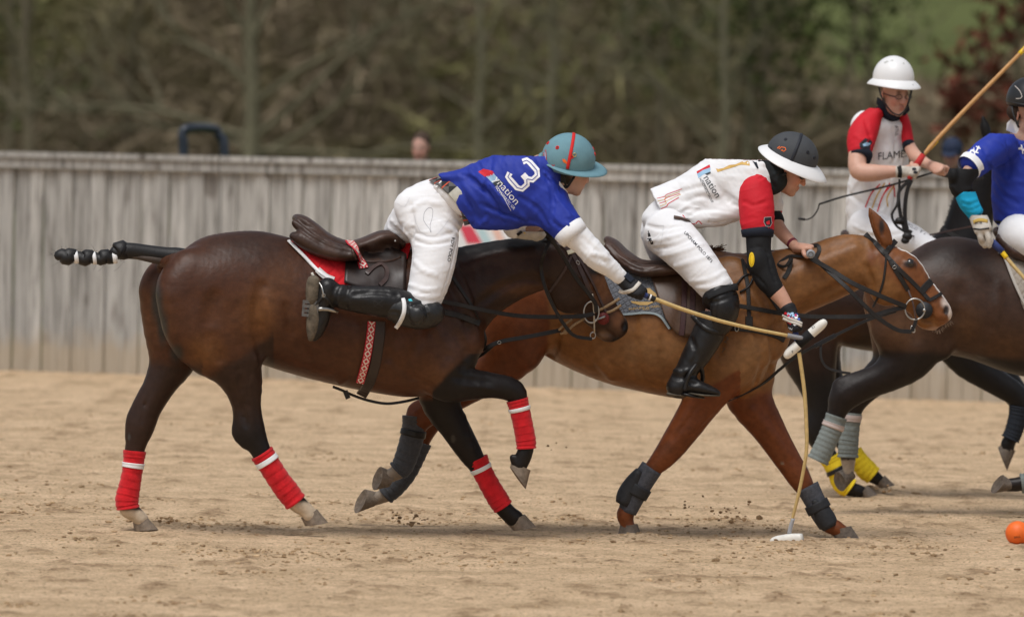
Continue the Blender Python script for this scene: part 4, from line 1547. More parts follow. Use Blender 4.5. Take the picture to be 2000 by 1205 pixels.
def build_h2():
    R = H2
    base = R.p(1250, 640, 0); base.z = 0
    root = empty('horse', base, 'clipped chestnut horse with a white blaze and black tendon boots in the middle', 'horse', 'polo ponies')
    S = Solid((-1.0, -.5, -.02), (2.42, .62, 1.86), .0085)
    S.tube(R.N([(975, 560, 0, 50, 62), (1035, 572, 0, 93, 92), (1110, 594, 0, 112, 100), (1200, 625, 0, 122, 106), (1290, 640, 0, 131, 108), (1370, 643, 0, 140, 102), (1430, 640, 0, 140, 90), (1470, 640, 0, 116, 76)]), k=.03, L=R.L, egg=.15, cap=3, sub=7)
    S.tube(R.N([(1480, 660, -.07, 48, 40), (1498, 668, -.07, 38, 34)]), k=.06, L=R.L)
    S.tube(R.N([(1480, 660, .07, 48, 40), (1498, 668, .07, 38, 34)]), k=.06, L=R.L)
    S.tube(R.N([(1440, 610, 0, 112, 76), (1490, 580, 0, 92, 60), (1535, 555, 0, 70, 48), (1600, 535, 0, 61, 40), (1655, 514, 0, 57, 35), (1700, 506, 0, 46, 32)]), k=.09, L=R.L, egg=.25, cap=3)
    S.tube(R.N([(1718, 502, 0, 34, 31), (1753, 540, 0, 52, 39), (1789, 574, 0, 41, 29), (1819, 599, 0, 32, 24), (1836, 615, 0, 26, 25), (1841, 621, 0, 21, 23)]), k=.05, L=R.L, egg=-.05, cap=1.6)
    for sg in (-1, 1):
        S.tube(R.N([(1715, 535, .055 * sg, 32, 14), (1732, 562, .055 * sg, 36, 16)]), k=.03, L=R.L)
        # ears
        S.tube(R.N([(1732 - 6 * (sg > 0), 472, .055 * sg, 12, 10), (1722 - 4 * (sg > 0), 447, .065 * sg, 15, 8), (1709 - 5 * (sg > 0), 424 - 4 * (sg > 0), .062 * sg, 9, 5), (1702 - 5 * (sg > 0), 409 - 4 * (sg > 0), .06 * sg, 2, 2)]), k=.02, L=R.L)
    S.tube(R.N([(1793, 622, 0, 10, 12), (1806, 630, 0, 13, 16), (1822, 636, 0, 10, 15)]), k=.025, L=R.L)
    nf = [(1428, 665, -.13, 80, 42), (1416, 710, -.15, 58, 40), (1396, 748, -.16, 44, 35), (1362, 800, -.15, 35, 30), (1320, 862, -.15, 28, 24), (1296, 893, -.15, 23, 21), (1272, 920, -.15, 17, 17), (1237, 975, -.15, 15, 15), (1222, 1002, -.15, 17, 17), (1224, 1020, -.15, 14, 15), (1229, 1034, -.15, 14, 16)]
    ff = [(1455, 715, .13, 62, 42), (1463, 775, .13, 46, 36), (1500, 836, .13, 33, 28), (1535, 893, .13, 26, 24), (1560, 932, .13, 23, 21), (1580, 965, .13, 17, 16), (1612, 1018, .13, 16, 15), (1632, 1030, .13, 16, 16), (1647, 1040, .13, 14, 15)]
    nh = [(1005, 588, -.13, 72, 46), (1005, 655, -.14, 69, 46), (976, 712, -.14, 46, 36), (920, 752, -.14, 34, 29), (865, 788, -.14, 27, 24), (822, 815, -.14, 26, 23), (811, 840, -.14, 20, 18), (797, 880, -.14, 16, 16), (782, 915, -.14, 17, 17), (768, 926, -.14, 14, 14), (757, 930, -.14, 14, 14)]
    fh = [(1000, 600, .13, 70, 46), (995, 660, .14, 66, 46), (965, 715, .14, 42, 36), (910, 755, .14, 33, 29), (858, 795, .14, 27, 24), (832, 832, .14, 25, 23), (820, 865, .14, 18, 17), (795, 922, .14, 15, 15), (760, 960, .14, 16, 16), (745, 970, .14, 13, 14), (733, 974, .14, 13, 14)]
    for q in (nf, ff, nh, fh):
        R.leg(S, q, .05)
    R.leg(S, [(870, 770, -.14, 8, 9), (812, 792, -.14, 9, 10), (803, 812, -.14, 9, 10), (798, 840, -.14, 7, 8)], .02)
    S.tube(R.N([(1425, 540, -.13, 40, 16), (1460, 610, -.19, 46, 18), (1468, 680, -.17, 40, 22)]), k=.05, L=R.L)
    S.tube(R.N([(1020, 640, -.2, 44, 24), (1030, 690, -.19, 28, 22)]), k=.05, L=R.L)
    # withers tuft base
    S.tube(R.N([(1385, 505, 0, 16, 20), (1415, 506, 0, 12, 20)]), k=.03, L=R.L)
    for pts, r, a, op in (
            ([(1510, 640), (1545, 615), (1600, 580), (1650, 552)], 8, 4.5, 'sub'),
            ([(1495, 565), (1540, 545), (1610, 515), (1670, 490)], 14, 2.5, 'add'),
            ([(1440, 560), (1476, 610), (1490, 660)], 9, 3, 'sub'),
            ([(1478, 650), (1492, 700), (1478, 750)], 8, 3, 'sub'), ([(1504, 640), (1510, 690), (1500, 735)], 6, 2.5, 'sub'),
            ([(1395, 600), (1388, 660), (1360, 720)], 9, 2.5, 'sub'),
            ([(1160, 600), (1165, 680), (1195, 735)], 10, 1.6, 'add'),
            ([(1090, 640), (1078, 690), (1055, 730)], 9, 4, 'sub'),
            ([(1340, 700), (1335, 740), (1320, 765)], 9, 1.6, 'add'),
            ([(1768, 545), (1800, 575), (1825, 600)], 5, 2.5, 'add'),
            ([(1735, 510), (1765, 533), (1785, 552)], 5, 2.0, 'add'),
            ([(1690, 520), (1700, 548), (1698, 575)], 7, 3, 'sub'),
            ([(1410, 770), (1380, 810), (1340, 850)], 6, 2.0, 'add'), ([(1170, 690), (1240, 728), (1310, 748)], 2.6, 1.0, 'add'), ([(1435, 660), (1452, 690), (1448, 718)], 2.8, 1.1, 'add'), ([(1372, 780), (1340, 825), (1312, 862)], 3.2, 1.5, 'sub'), ([(1490, 790), (1520, 842), (1548, 900)], 3.2, 1.5, 'sub'), ([(1405, 560), (1412, 620), (1404, 690)], 9, 1.8, 'sub'), ([(1240, 600), (1236, 680), (1252, 735)], 10, 1.3, 'sub'), ([(1300, 640), (1296, 700), (1308, 745)], 9, 1.2, 'sub'),
            ([(1470, 800), (1510, 850), (1540, 890)], 6, 2.0, 'add'),
            ([(1838, 636), (1818, 628), (1800, 622)], 3, 2.2, 'sub'), ([(1846, 634), (1826, 624), (1812, 612)], 3, 2.2, 'sub')):
        S.crease(pts, r, a * 1.55, op)
    h = S.hit(1848, 604)
    if h:
        S.tube([(*(h + Vector((-.006, -.004, -.018))), .012, .012), (*(h + Vector((.008, -.004, .014))), .010, .010)], k=.01, op='sub')
    h = S.hit(1723, 446)
    if h:
        S.tube([(*(h + Vector((.004, -.004, -.035))), .010, .012), (*(h + Vector((-.012, -.006, .05))), .005, .010)], k=.01, op='sub')
    for px, py in ((1777, 516),):
        h = S.hit(px, py)
        if h:
            S.ell(h + Vector((0, .01, 0)), (Vector((1, 0, 0)), Vector((0, 1, 0)), Vector((0, 0, 1))), (.036, .02, .028), k=.012)
    S.noise(.0018, (9, 9, 9), 8)
    S.noise(.0012, (60, 60, 25), 9)
    V, F = S.mesh(relax=2)
    px = proj(V)
    nz = fbm(V * 7.0, 14, 3) - .5
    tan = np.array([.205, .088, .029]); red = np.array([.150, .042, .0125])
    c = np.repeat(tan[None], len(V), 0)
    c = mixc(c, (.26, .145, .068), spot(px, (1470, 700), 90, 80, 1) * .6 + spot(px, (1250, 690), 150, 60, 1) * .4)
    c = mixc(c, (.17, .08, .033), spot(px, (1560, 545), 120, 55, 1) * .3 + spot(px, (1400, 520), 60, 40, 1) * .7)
    # unclipped chestnut legs with sharp clip lines
    near_y = V[:, 1] < R.Y(1400, -.02)
    leg = sstep(side(px, (1360, 770), (1442, 722)) + nz * 6, -2, 4) * (px[:, 0] > 1200) * (px[:, 0] < 1446) * near_y * sstep(px[:, 1], 718, 726)
    leg = leg * (1 - sstep(side(px, (1448, 715), (1414, 790)), -4, 4) * 0 )
    c = mixc(c, red, leg)
    lg2 = sstep(side(px, (1416, 782), (1500, 752)) + nz * 8, 0, 20) * (px[:, 0] > 1405)
    c = mixc(c, red, lg2)
    c = mixc(c, red, sstep(px[:, 1] + nz * 6, 776, 784) * (px[:, 0] > 1200))
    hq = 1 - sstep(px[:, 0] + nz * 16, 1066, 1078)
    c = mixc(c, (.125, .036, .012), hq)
    c = mixc(c, (.09, .03, .012), spot(px, (1300, 878), 26, 22, 1) * .6)
    # head
    hd = sstep(side(px, (1690, 440), (1735, 580)) * -1, -4, 10)
    c = mixc(c, (.165, .058, .019), hd * (1 - sstep(side(px, (1712, 520), (1800, 600)), -12, 8)))
    c = mixc(c, (.15, .05, .016), spot(px, (1718, 440), 30, 40, .6) + spot(px, (1703, 500), 15, 30, .8))
    # white blaze down the front of the face and pink muzzle
    lat = np.abs(V[:, 1] - (R.Y0 + (px[:, 0] - R.x0) / R.pm * R.t)) / R.c
    bl = (1 - sstep(lat + nz * .012, .020, .027)) * sstep(-side(px, (1752, 476), (1862, 600)), -14, -8) * (px[:, 0] > 1752)
    c = mixc(c, (.72, .68, .64), bl)
    c = mixc(c, (.62, .52, .46), spot(px, (1848, 590), 15, 17, .8) * .9 + spot(px, (1857, 612), 8, 20, .6))
    c = mixc(c, (.30, .19, .14), spot(px, (1826, 643), 24, 7, .8))
    c = mixc(c, (.03, .02, .018), spot(px, (1848, 606), 7, 13, .5) + spot(px, (1777, 516), 17, 11, .6) + spot(px, (1722, 442), 8, 24, .7))
    # bay fetlocks of the hind feet
    c = mixc(c, (.30, .24, .18), (px[:, 0] < 792) * sstep(px[:, 1] + px[:, 0] * -.4, 595, 606))
    c = mixc(c, (.20, .15, .11), spot(px, (1528, 905), 5, 4, .6))
    c = c * (1 + .38 * (fbm(V * np.array([14, 14, 22]), 71, 3) - .5) + .30 * (fbm(V * np.array([46, 46, 70]), 73, 2) - .5))[:, None]
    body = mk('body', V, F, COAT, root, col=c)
    bv = bvh_of(body)
    R.eye(1777, 515, bv, 10, root)
    # tuft at the withers, mane stubble
    rnd = random.Random(4)
    hs = []
    for _ in range(160):
        x = rnd.uniform(1378, 1408); y = 512 - rnd.uniform(0, 10)
        l = rnd.uniform(.01, .05)
        hs.append(wpipe([R.p(x, y, l * .3), R.p(x - 4 + rnd.uniform(-4, 4), y - 14, l * .4), R.p(x + rnd.uniform(-4, 14), y - 26 + rnd.uniform(0, 12), l * .5)], .0022, n=3, sub=2))
    mk('mane_tuft', *join(hs), HAIRC, root)['kind'] = 'stuff'
    hs = []
    for _ in range(60):
        x = rnd.uniform(1822, 1858); y = 646 - abs(x - 1830) * .75
        hs.append(wpipe([R.p(x, y, rnd.uniform(-.02, .02)), R.p(x + rnd.uniform(-2, 6), y + rnd.uniform(3, 9), rnd.uniform(-.02, .02))], .0006, n=3, sub=1))
    mk('whiskers', *join(hs), M('whisker_hair', (.4, .33, .28), .6), root)['kind'] = 'stuff'
    # grey wraps behind
    R.wrap('leg_bandage', [(810, 812, -.14, 21, 20), (808, 840, -.14, 21, 19), (799, 875, -.14, 20, 18), (787, 908, -.14, 19, 18), (776, 920, -.14, 17, 16)], GREY, root, 9, 2.2, ((.26, .34),), BLK)
    R.wrap('leg_bandage', [(822, 862, .14, 19, 18), (808, 895, .14, 18, 17), (793, 925, .14, 17, 17), (770, 952, .14, 17, 16), (752, 968, .14, 15, 15)], GREY, root, 9, 2.2)
    # tendon boots in front: sleeve, shell, strap
    for qs, lat, sh in (([(1273, 913, 22), (1255, 940, 22), (1237, 970, 22), (1225, 1000, 18)], -.15, ((1250, 918), (1222, 985))),
                        ([(1577, 950, 23), (1590, 975, 21), (1603, 1000, 21), (1618, 1024, 20)], .13, ((1590, 975), (1614, 1030)))):
        q = [(x, y, lat, r, r * .95) for x, y, r in qs]
        bt = mk('tendon_boot', *loft([(Vector(n_[:3]), n_[3], n_[4]) for n_ in cr(np.array(R.N(q)), 5)], n=20, L=R.L), NEOPG, root)
        a, b = sh
        # the moulded shell
        xs = np.linspace(0, 1, 9)
        nodes = []
        for f in xs:
            x, y = a[0] + (b[0] - a[0]) * f, a[1] + (b[1] - a[1]) * f
            w = (13 + 13 * f) * math.sin(math.pi * (.12 + .80 * f)) ** .4
            nodes.append((R.p(x - (6 if lat < 0 else -8) * f, y, lat - .012), w / R.pm, .052))
        mk('boot_shell', *loft(nodes, n=20, L=R.L, roundcap=False), NEOP, bt)
        for f in (.42,):
            n0 = R.N(q)
            A = cr(np.array(n0), 8)
            i = int(f * len(A))
            mk('boot_strap', *loft([(Vector(A[j, :3]), A[j, 3] + .010, A[j, 4] + .010) for j in range(i, i + 6)], n=20, L=R.L), NEOP, bt)
    R.hoof((764, 919), (757, 951), (731, 957), (744, 911), -.14, 40, HORN, root, turn=32)
    R.hoof((737, 961), (728, 989), (695, 1002), (714, 955), .14, 40, HORN, root, turn=32)
    R.hoof((1211, 1026), (1245, 1023), (1254, 1047), (1206, 1046), -.15, 38, DARKHORN, root)
    R.hoof((1626, 1034), (1662, 1027), (1679, 1052), (1629, 1054), .13, 38, DARKHORN, root)
    return root, body, bv

H2R, H2B, H2V = build_h2()

# ------------------------------------------------------------------ the brown horse of the second blue rider
H3 = Horse(1850, 2.5, 0)

def build_h3():
    R = H3
    base = R.p(1950, 640, 0); base.z = 0
    root = empty('horse', base, 'dark brown horse with grey green hind bandages at the right edge', 'horse', 'polo ponies')
    S = Solid((1.8, 1.95, .02), (5.2, 3.05, 2.2), .015)
    S.tube(R.N([(1752, 545, 0, 46, 66), (1795, 560, 0, 92, 92), (1845, 573, 0, 113, 100), (1925, 590, 0, 116, 102), (2010, 610, 0, 125, 104), (2100, 615, 0, 132, 95), (2160, 612, 0, 118, 80), (2190, 620, 0, 90, 70)]), k=.03, L=R.L, egg=.15, cap=3, sub=7)
    S.tube(R.N([(2170, 590, 0, 100, 64), (2230, 530, 0, 70, 46), (2290, 460, 0, 55, 36), (2340, 420, 0, 45, 32)]), k=.08, L=R.L, egg=.2, cap=3)
    S.tube(R.N([(2345, 415, 0, 34, 30), (2380, 450, 0, 48, 36), (2415, 490, 0, 38, 27), (2445, 530, 0, 28, 24)]), k=.05, L=R.L)
    for sg in (-1, 1):
        S.tube(R.N([(2345, 390, .05 * sg, 11, 9), (2340, 365, .06 * sg, 13, 7), (2336, 335, .06 * sg, 3, 3)]), k=.02, L=R.L)
    nh = [(1768, 575, -.13, 76, 46), (1778, 645, -.14, 72, 46), (1772, 695, -.14, 52, 40), (1733, 732, -.14, 34, 32), (1690, 752, -.14, 29, 26), (1650, 774, -.14, 29, 24), (1636, 802, -.14, 20, 18), (1622, 840, -.14, 16, 16), (1600, 893, -.14, 17, 17), (1590, 910, -.14, 16, 16), (1578, 918, -.14, 14, 14)]
    fh = [(1755, 590, .13, 70, 46), (1758, 655, .14, 58, 44), (1745, 710, .14, 42, 38), (1705, 745, .14, 31, 29), (1677, 775, .14, 25, 23), (1665, 803, .14, 19, 18), (1660, 845, .14, 15, 15), (1656, 892, .14, 16, 16), (1657, 910, .14, 12, 13), (1657, 922, .14, 12, 13)]
    nf = [(2130, 680, -.13, 70, 42), (2125, 740, -.15, 48, 38), (2120, 800, -.15, 33, 29), (2118, 850, -.15, 25, 23), (2112, 880, -.15, 21, 20), (2060, 925, -.15, 16, 15), (1998, 943, -.15, 15, 15), (1980, 946, -.15, 14, 14), (1966, 947, -.15, 13, 13)]
    ff = [(2150, 700, .13, 60, 42), (2190, 780, .13, 40, 34), (2230, 850, .13, 27, 25), (2245, 890, .13, 20, 20), (2265, 950, .13, 15, 15), (2280, 985, .13, 16, 15)]
    for q in (nh, fh, nf, ff):
        R.leg(S, q, .05)
    R.leg(S, [(1690, 728, -.14, 8, 9), (1640, 745, -.14, 9, 10), (1632, 765, -.14, 9, 10), (1628, 800, -.14, 7, 8)], .02)
    S.tube(R.N([(1730, 560, -.16, 40, 26), (1740, 640, -.2, 38, 22)]), k=.06, L=R.L)
    S.tube(R.N([(1845, 640, -.2, 30, 24), (1838, 680, -.18, 24, 22)]), k=.05, L=R.L)
    for pts, r, a, op in (([(1878, 560), (1868, 620), (1862, 665)], 14, 2.4, 'sub'), ([(1800, 580), (1788, 620), (1792, 660)], 14, 1.4, 'sub'), ([(1950, 560), (1940, 640), (1920, 690)], 9, 1.5, 'add')):
        S.crease(pts, r, a * 1.55, op)
    S.noise(.0018, (9, 9, 9), 8)
    V, F = S.mesh(relax=2)
    px = proj(V)
    nz = fbm(V * 7.0, 24, 3) - .5
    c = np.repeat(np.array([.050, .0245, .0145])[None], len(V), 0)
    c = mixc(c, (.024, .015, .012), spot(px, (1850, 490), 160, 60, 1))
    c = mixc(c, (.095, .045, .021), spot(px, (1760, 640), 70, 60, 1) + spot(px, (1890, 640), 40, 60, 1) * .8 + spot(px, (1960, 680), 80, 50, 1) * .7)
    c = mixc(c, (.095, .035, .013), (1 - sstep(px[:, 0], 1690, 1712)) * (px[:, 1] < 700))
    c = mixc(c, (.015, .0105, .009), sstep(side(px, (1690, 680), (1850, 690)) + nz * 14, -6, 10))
    c = mixc(c, (.0105, .0085, .008), sstep(px[:, 0], 2190, 2260))
    c = mixc(c, (.34, .28, .22), (px[:, 1] > 899) * (px[:, 0] > 1640) * (px[:, 0] < 1690))
    c = c * (1 + .38 * (fbm(V * np.array([14, 14, 22]), 71, 3) - .5) + .30 * (fbm(V * np.array([46, 46, 70]), 73, 2) - .5))[:, None]
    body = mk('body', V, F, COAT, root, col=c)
    R.wrap('leg_bandage', [(1634, 812, -.14, 18, 18), (1625, 838, -.14, 18, 17), (1612, 868, -.14, 18, 17), (1597, 900, -.14, 18, 17)], GREEN, root, 10, 2.2, ((.2, .32),), PTAPE)
    R.wrap('leg_bandage', [(1663, 806, .14, 17, 17), (1660, 840, .14, 16, 16), (1657, 868, .14, 17, 16), (1656, 893, .14, 17, 16)], GREEN, root, 9, 2.2, ((.06, .18),), PTAPE)
    R.wrap('leg_bandage', [(2075, 914, -.15, 18, 17), (2050, 928, -.15, 17, 16), (2012, 941, -.15, 17, 16), (1994, 944, -.15, 16, 16)], GREEN, root, 8, 2.2)
    R.hoof((1583, 928), (1574, 905), (1556, 912), (1566, 934), -.14, 32, DARKHORN, root)
    R.hoof((1653, 913), (1666, 934), (1644, 959), (1636, 921), .14, 38, DARKHORN, root, turn=35)
    R.hoof((1968, 934), (1970, 958), (1939, 963), (1959, 927), -.15, 38, DARKHORN, root, turn=25)
    R.hoof((2272, 990), (2296, 985), (2308, 1005), (2272, 1008), .13, 32, DARKHORN, root)
    return root, body, bvh_of(body)

H3R, H3B, H3V = build_h3()

# ------------------------------------------------------------------ the black horse of the white helmeted rider
H4 = Horse(1700, 4.5, 0)

def build_h4():
    R = H4
    base = R.p(1720, 640, 0); base.z = 0
    root = empty('horse', base, 'black brown horse with yellow hind bandages farthest from the camera', 'horse', 'polo ponies')
    S = Solid((1.45, 3.95, -.02), (3.65, 5.05, 2.3), .016)
    S.tube(R.N([(1545, 560, 0, 44, 60), (1590, 570, 0, 86, 84), (1650, 577, 0, 98, 92), (1720, 582, 0, 106, 94), (1800, 580, 0, 113, 92), (1850, 575, 0, 106, 82), (1890, 580, 0, 80, 66)]), k=.03, L=R.L, egg=.15, cap=3, sub=7)
    S.tube(R.N([(1862, 550, 0, 84, 58), (1888, 460, 0, 50, 40), (1905, 390, 0, 42, 33), (1930, 320, 0, 36, 30), (1940, 300, 0, 32, 28)]), k=.08, L=R.L, egg=.2, cap=3)
    S.tube(R.N([(1938, 295, 0, 30, 27), (1965, 330, 0, 44, 33), (1990, 375, 0, 35, 25), (2008, 415, 0, 27, 23)]), k=.05, L=R.L)
    for sg in (-1, 1):
        S.tube(R.N([(1929, 278, .05 * sg, 9, 8), (1925, 254, .055 * sg, 11.5, 6), (1921, 236, .055 * sg, 7, 4), (1920, 225, .055 * sg, 2, 2)]), k=.012, L=R.L)
    nh = [(1575, 610, -.13, 68, 44), (1578, 680, -.14, 58, 42), (1594, 745, -.14, 38, 32), (1603, 795, -.14, 28, 25), (1598, 843, -.14, 27, 23), (1612, 878, -.14, 19, 18), (1630, 910, -.14, 15, 15), (1650, 948, -.14, 17, 16), (1668, 956, -.14, 14, 14), (1680, 960, -.14, 14, 14)]
    fh = [(1590, 610, .13, 62, 44), (1600, 690, .14, 42, 38), (1622, 750, .14, 28, 28), (1645, 805, .14, 25, 23), (1648, 850, .14, 24, 21), (1660, 880, .14, 17, 17), (1680, 903, .14, 14, 14), (1702, 927, .14, 15, 15), (1716, 937, .14, 12, 12)]
    nf = [(1868, 650, -.13, 58, 38), (1892, 705, -.14, 36, 32), (1940, 742, -.14, 27, 25), (1985, 772, -.14, 23, 21), (1992, 800, -.14, 17, 17), (1977, 850, -.14, 14, 14), (1968, 868, -.14, 15, 14), (1968, 882, -.14, 13, 13)]
    ff = [(1880, 640, .13, 54, 38), (1930, 705, .14, 34, 30), (1985, 770, .14, 26, 24), (2030, 830, .14, 20, 19), (2060, 900, .14, 14, 14), (2075, 940, .14, 14, 14)]
    for q in (nh, fh, nf, ff):
        R.leg(S, q, .05)
    S.noise(.0018, (9, 9, 9), 8)
    V, F = S.mesh(relax=2)
    px = proj(V)
    c = np.repeat(np.array([.026, .0135, .0095])[None], len(V), 0)
    c = mixc(c, (.052, .022, .011), spot(px, (1640, 640), 70, 60, 1))
    c = mixc(c, (.0085, .0075, .0075), sstep(px[:, 1], 690, 760))
    c = mixc(c, (.0085, .0075, .0075), sstep(px[:, 0], 1800, 1840))
    c = c * (1 + .38 * (fbm(V * np.array([14, 14, 22]), 71, 3) - .5) + .30 * (fbm(V * np.array([46, 46, 70]), 73, 2) - .5))[:, None]
    body = mk('body', V, F, COAT, root, col=c)
    rnd = random.Random(8)
    hs = []
    for _ in range(260):
        f = rnd.random()
        x, y = np.interp(f, [0, .5, 1], [1838, 1864, 1898]), np.interp(f, [0, .5, 1], [470, 395, 300])
        hs.append(wpipe([R.p(x + 8, y + 3, rnd.uniform(-.015, .015)), R.p(x - rnd.uniform(2, 7), y - rnd.uniform(1, 5), rnd.uniform(-.02, .02))], .002, n=3, sub=1))
    mk('clipped_mane', *join(hs), HAIRB, root)['kind'] = 'stuff'
    R.wrap('leg_bandage', [(1620, 893, -.14, 17, 17), (1632, 916, -.14, 16, 16), (1646, 942, -.14, 19, 17), (1661, 954, -.14, 16, 16)], YELL, root, 7, 2.4, ((.32, .42),), BLK)
    R.wrap('leg_bandage', [(1666, 884, .14, 16, 16), (1678, 900, .14, 16, 16), (1692, 917, .14, 18, 17), (1706, 929, .14, 15, 15)], YELL, root, 6, 2.4)
    R.wrap('leg_bandage', [(1992, 794, -.14, 18, 18), (1988, 815, -.14, 16, 16), (1980, 842, -.14, 15, 15), (1973, 858, -.14, 15, 15)], NAVYB, root, 8, 2.2)
    R.hoof((1678, 968), (1694, 947), (1714, 966), (1684, 972), -.14, 30, DARKHORN, root)
    R.hoof((1712, 946), (1728, 928), (1748, 947), (1720, 953), .14, 30, DARKHORN, root)
    R.hoof((1953, 870), (1983, 880), (1967, 919), (1949, 874), -.14, 30, DARKHORN, root)
    return root, body, bvh_of(body)

H4R, H4B, H4V = build_h4()

# ================================================================== riders
SKIN = M('skin', (.5, .3, .2), .5, .35, var=(30, .06), bump=((300, .1),), vcol=True, sub=.08)
WHITE = M('white_breeches', (.80, .80, .815), .85, .2, var=(7, .03), bump=((420, .12), (34, .10)), sheen=.1)
WSHIRT = M('white_jersey', (.80, .80, .81), .8, .2, bump=((500, .08), (22, .10)))
BLUE = M('royal_blue_jersey', (.016, .036, .32), .62, .3, var=(6, .10), bump=((500, .08), (20, .12)))
BLUE2 = M('blue_jersey', (.016, .038, .33), .62, .3, var=(6, .10), bump=((500, .08), (20, .12)))
REDJ = M('red_jersey', (.56, .014, .026), .7, .25, var=(6, .08), bump=((500, .08), (20, .12)))
NAVY = M('dark_navy_cloth', (.016, .02, .032), .8, .2, bump=((300, .2),))
CYAN = M('cyan_sleeve', (.01, .36, .62), .7, .25, bump=((400, .1), (24, .15)))
BSLEEVE = M('black_sleeve', (.010, .010, .011), .75, .25, bump=((400, .2), (24, .12)))
TEAL = M('teal_suede_helmet', (.150, .285, .335), .75, .2, var=(14, .10), bump=((400, .12),))
GREYH = M('grey_suede_helmet', (.060, .064, .070), .72, .25, var=(14, .08), bump=((400, .12),))
WHEL = M('white_helmet_shell', (.80, .80, .80), .38, .5, var=(9, .03))
BHEL = M('black_helmet_shell', (.014, .015, .017), .4, .5)
GLW = M('pale_glove_leather', (.55, .51, .45), .7, .3, var=(30, .15), bump=((200, .2),))
GLB = M('black_glove', (.013, .013, .015), .7, .3, var=(30, .3), bump=((200, .25),))
REDS = M('red_webbing', (.62, .02, .02), .7, .3)
GOLD = M('gold_print', (.62, .38, .09), .5, .4)
PRW = M('white_print', (.85, .85, .87), .6, .3)
PRB = M('black_print', (.02, .022, .03), .6, .3)
PRR = M('red_print', (.62, .02, .035), .6, .3)
PRL = M('light_blue_print', (.33, .53, .72), .6, .3)
PRD = M('dark_grey_print', (.05, .065, .08), .6, .3)
PRO = M('orange_print', (.85, .17, .03), .55, .3)
PRY = M('yellow_rubber', (.80, .53, .01), .5, .4)
BELT = None

def nd(*qs):
    out = []
    for q in qs:
        px, py, Y, ra = q[:4]
        rb = q[4] if len(q) > 4 else ra
        p = P(px, py, Y)
        s_ = 1 / ppm(Y)
        out.append((p.x, p.y, p.z, ra * s_, rb * s_))
    return out

def thin(q, k=.82):
    return [(a, b, c, d * k, e * k) for a, b, c, d, e in q]

def frame(f, u):
    f = Vector(f).normalized()
    u = Vector(u)
    u = (u - f * u.dot(f)).normalized()
    return f, u, f.cross(u)           # forward, up, right-hand side

def head(S, O, f, u, s, k=1.0):
    O = Vector(O)
    A = (f, u, s)
    S.ell(O + u * .045 * k - f * .010 * k, A, (.098 * k, .092 * k, .076 * k), .02)
    S.ell(O - u * .03 * k + f * .045 * k, A, (.050 * k, .082 * k, .058 * k), .03)
    S.ell(O - u * .078 * k + f * .045 * k, A, (.046 * k, .036 * k, .048 * k), .025)
    S.ell(O - u * .103 * k + f * .078 * k, A, (.018 * k, .017 * k, .021 * k), .02)
    S.ell(O + u * .024 * k + f * .086 * k, A, (.014 * k, .010 * k, .046 * k), .015)
    for g in (-1, 1):
        S.ell(O - u * .025 * k + f * .070 * k + s * g * .036 * k, A, (.022 * k, .026 * k, .022 * k), .02)
        S.ell(O + u * .005 * k + f * .104 * k + s * g * .032 * k, A, (.014 * k, .010 * k, .016 * k), .010, 'sub')
        e = O - u * .012 * k - f * .004 * k + s * g * .078 * k
        S.ell(e, ((f + s * g * .5).normalized(), u, (s * g - f * .5).normalized()), (.017 * k, .030 * k, .008 * k), .008)
        S.ell(e + s * g * .007 * k, A, (.008 * k, .015 * k, .004 * k), .005, 'sub')
    n0, n1 = O + u * .008 * k + f * .098 * k, O - u * .030 * k + f * .115 * k
    S.tube([(*n0, .009 * k, .009 * k), (*(n0 * .5 + n1 * .5), .011 * k, .011 * k), (*n1, .012 * k, .013 * k)], k=.012)
    for g in (-1, 1):
        S.ell(n1 - f * .008 * k - u * .002 * k + s * g * .012 * k, A, (.010 * k, .008 * k, .007 * k), .006)
    S.ell(O - u * .060 * k + f * .097 * k, A, (.010 * k, .006 * k, .023 * k), .008)
    S.ell(O - u * .073 * k + f * .094 * k, A, (.010 * k, .007 * k, .020 * k), .008)
    S.ell(O - u * .0665 * k + f * .109 * k, A, (.008 * k, .0022 * k, .02 * k), .004, 'sub')

def skin_col(V, O, f, u, s, k=1.0, hair=(.035, .02, .012), base=(.60, .36, .27), hairline=.03, ruddy=.5):
    O = np.array(O)
    q = (V - O) / k
    a, b, c = q @ np.array(f), q @ np.array(u), q @ np.array(s)
    col = np.repeat(np.array(base)[None], len(V), 0)
    near = (np.abs(a) < .16) & (np.abs(b) < .16) & (np.abs(c) < .12)
    def sp(x, y, z, r):
        return np.exp(-((a - x) ** 2 + (b - y) ** 2 + (np.abs(c) - z) ** 2) / (r * r)) * near
    col = mixc(col, (.62, .25, .18), (sp(.08, -.03, .045, .03) + sp(.118, -.03, 0, .016) + sp(0, -.012, .085, .03)) * ruddy)
    col = mixc(col, (.45, .14, .11), np.clip(sp(.105, -.066, 0, .018) * 1.3, 0, 1) * .8)
    col = mixc(col, (.08, .05, .035), np.clip(sp(.095, .028, .03, .013) * 1.2, 0, 1) * .75)
    col = mixc(col, (.12, .07, .055), np.clip(sp(.098, .004, .032, .012) * 1.3, 0, 1) * .8)
    col = mixc(col, (.34, .21, .16), np.clip(sp(.07, -.09, .02, .04), 0, 1) * .3)
    hr = near * ((b > hairline + .03 + a * .55) | ((a < -.012) & (b > -.075))) * (np.abs(q @ np.array(s)) < .2)
    ear = sp(-.004, -.012, .082, .026)
    col = mixc(col, hair, hr * (1 - np.clip(ear * 1.6, 0, 1)))
    return col

